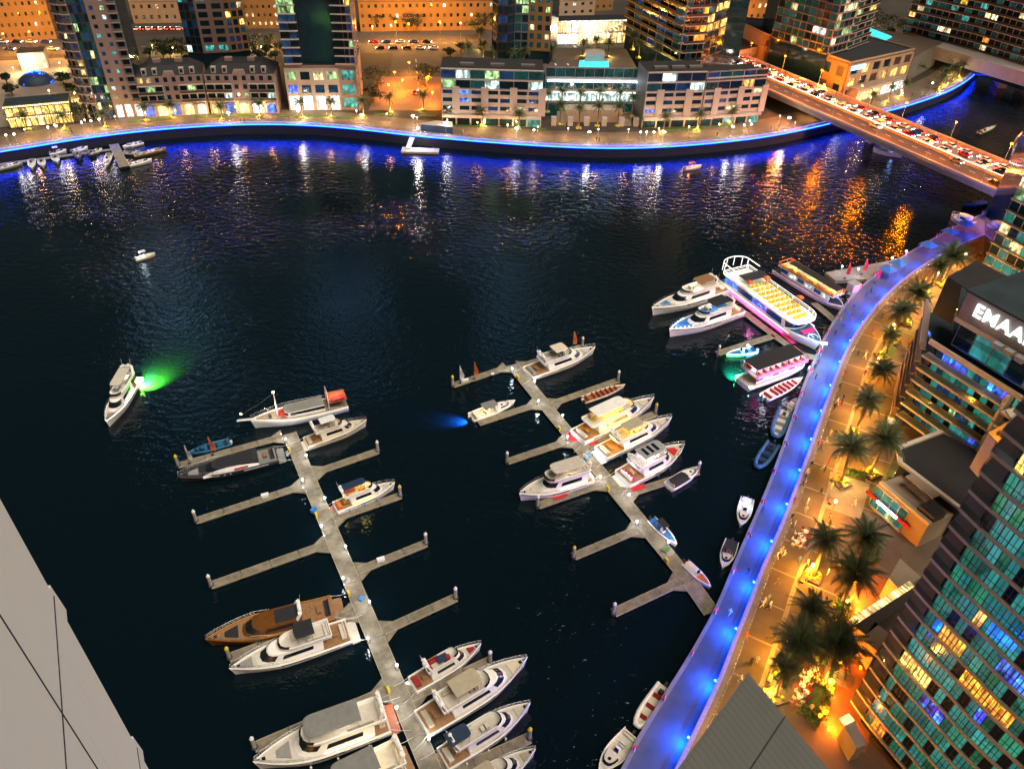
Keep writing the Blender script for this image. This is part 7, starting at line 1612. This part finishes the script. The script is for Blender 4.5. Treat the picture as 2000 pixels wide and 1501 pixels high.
# cafe tables and parasols
def table_set(x, y, where, par=None, k=0):
    p = P(x, y, GZ + .04); t = thing('cafe_table', 'round cafe table with chairs ' + where, 'table', (p.x, p.y, GZ + .04), rp_.uniform(0, 3), 'cafe tables of the near promenade')
    mb = MB(); mb.lathe((0, 0, 0), [(.3, 0), (.05, .05), (.05, .7), (.5, .7), (.5, .75)], 10); mb.build('table', 'white_fabric', t)
    for q in range(4):
        a = q * 1.57; mb = MB(); mb.box((math.cos(a) * .85, math.sin(a) * .85, .44), (.45, .45, .06), a); mb.box((math.cos(a) * 1.05, math.sin(a) * 1.05, .7), (.06, .45, .5), a)
        for i in (-1, 1):
            for j in (-1, 1): mb.box((math.cos(a) * .85 + i * .18, math.sin(a) * .85 + j * .18, .2), (.04, .04, .42))
        mb.build('chair', 'cushion_red' if k % 2 else 'cushion_cream', t)
for k, (x, y) in enumerate(((1562, 1048), (1572, 1042), (1555, 1062), (1568, 1060), (1572, 1330), (1565, 1342), (1580, 1320), (1572, 1355), (1560, 1362), (1590, 1310))): table_set(x, y, 'by the promenade palm' if k < 4 else 'on the small lawn by the louvred roof', None, k)
def parasol(x, y, z, label, mat, s=1.6):
    p = P(x, y, z); t = thing('parasol', label, 'parasol', (p.x, p.y, z)); mb = MB(); mb.tube([(0, 0, 0), (0, 0, 2.6)], .04, 6); mb.build('pole', 'steel', t); mb = MB(); mb.lathe((0, 0, 2.1), [(s, 0), (s * .6, .35), (.05, .7)], 8); mb.build('canopy', mat, t)
parasol(1735, 836, GZ, 'white parasol by the corner of the retail block', 'white_fabric', 1.2); parasol(1640, 1340, GZ, 'pale parasol on the lower orange terrace', 'beige_canvas')
# tents and stalls on the blue walk
for (x, y, lb) in ((1730, 540, 'blue tent at the ferry ticket stand'), (1750, 528, 'blue tent behind the ferry ticket stand'), (1808, 492, 'blue tent beside the promenade bend'), (1850, 466, 'blue tent before the glass tower'), (1880, 450, 'blue tent nearest the bridge end')):
    p = P(x, y, 1.5); t = thing('market_tent', lb, 'tent', (p.x, p.y, 1.5), .6); mb = MB(); mb.prism([(-2, -2), (2, -2), (2, 2), (-2, 2)], 2.4, 3.6, 0, None, [(-.15, -.15), (.15, -.15), (.15, .15), (-.15, .15)]); mb.build('canopy', 'blue_fabric', t)
    mb = MB()
    for i in (-1, 1):
        for j in (-1, 1): mb.box((i * 1.9, j * 1.9, 1.2), (.08, .08, 2.4))
    mb.build('legs', 'steel', t)
p = P(1664, 568, 1.5); t = thing('ticket_kiosk', 'small pink lit ticket kiosk on the blue walk', 'kiosk', (p.x, p.y, 1.5), .5); mb = MB(); mb.box((0, 0, 1.2), (2.6, 2.2, 2.4)); mb.build('body', 'wall_white', t); mb = MB(); mb.box((0, 0, 2.5), (3.0, 2.6, .15)); mb.build('roof', 'gel_grey', t); mb = MB(); mb.box((0, -1.15, 1.5), (1.8, .08, .9)); mb.build('hatch', 'strip_magenta', t); lamp(t, (p.x, p.y - 2.6, 4), 90, (1, .6, .9), .2)
p = P(1598, 704, 1.5); lamp(None, (p.x, p.y, 6.0), 700, (.55, .88, 1.), .4, 'ferry_gate_light'); t = thing('gate_light', 'white floodlight mast at the ferry boarding point', 'light', (p.x, p.y, 1.5)); mb = MB(); mb.tube([(0, 0, 0), (0, 0, 5)], .08, 6); mb.build('mast', 'steel', t); mb = MB(); mb.box((0, 0, 5.1), (1.4, .5, .3)); mb.build('lamp_head', 'glow_cool', t)
# landing stage under the far quay
p0, p1 = P(800, 282, .8), P(806, 262, 3.6); t = thing('landing_stage', 'white lit landing stage and gangway under the far quay', 'landing stage', (p0.x, p0.y, 0)); q = [P(783, 296, .8), P(856, 298, .8), P(858, 290, .8), P(786, 287, .8)]
mb = MB(); mb.prism(poly_xy(q), .1, .8); mb.build('platform', 'concrete_white', t, True); mb = MB(); mb.bar(P(797, 290, 1.0), P(810, 254, GZ + .2), 2.0, .25); mb.build('gangway', 'concrete_white', t, True)
mb = MB()
for s in (-1, 1): mb.bar(P(797, 290, 2.0) + Vector((s, 0, 0)), P(810, 254, GZ + 1.3) + Vector((s, 0, 0)), .08, .08)
for x, y in ((790, 292), (850, 295), (820, 294)): c = P(x, y, .8); mb.box((c.x, c.y, 1.6), (.1, .1, 1.6))
mb.build('handrail', 'steel', t, True); c = P(815, 290, .8); lamp(t, (c.x, c.y, 6.5), 900, (1, .98, .92), .4); mb = MB(); mb.ball((c.x, c.y + 4, 7), .4, 8); mb.build('floodlight', 'glow_white', t, True)
a = G(868, 258); b = G(935, 262); 
t = thing('promenade_kiosk', 'low flat kiosk roof on the far promenade beside the landing stage', 'kiosk', (a.x, a.y, GZ)); q = [G(852, 250), G(884, 253), G(884, 262), G(822, 256)]; mb = MB(); mb.prism(poly_xy(q), GZ, GZ + 2.6); mb.build('body', 'navy', t, True); mb = MB(); mb.prism(poly_xy(q), GZ + 2.61, GZ + 2.9); mb.build('roof', 'wall_white', t, True)
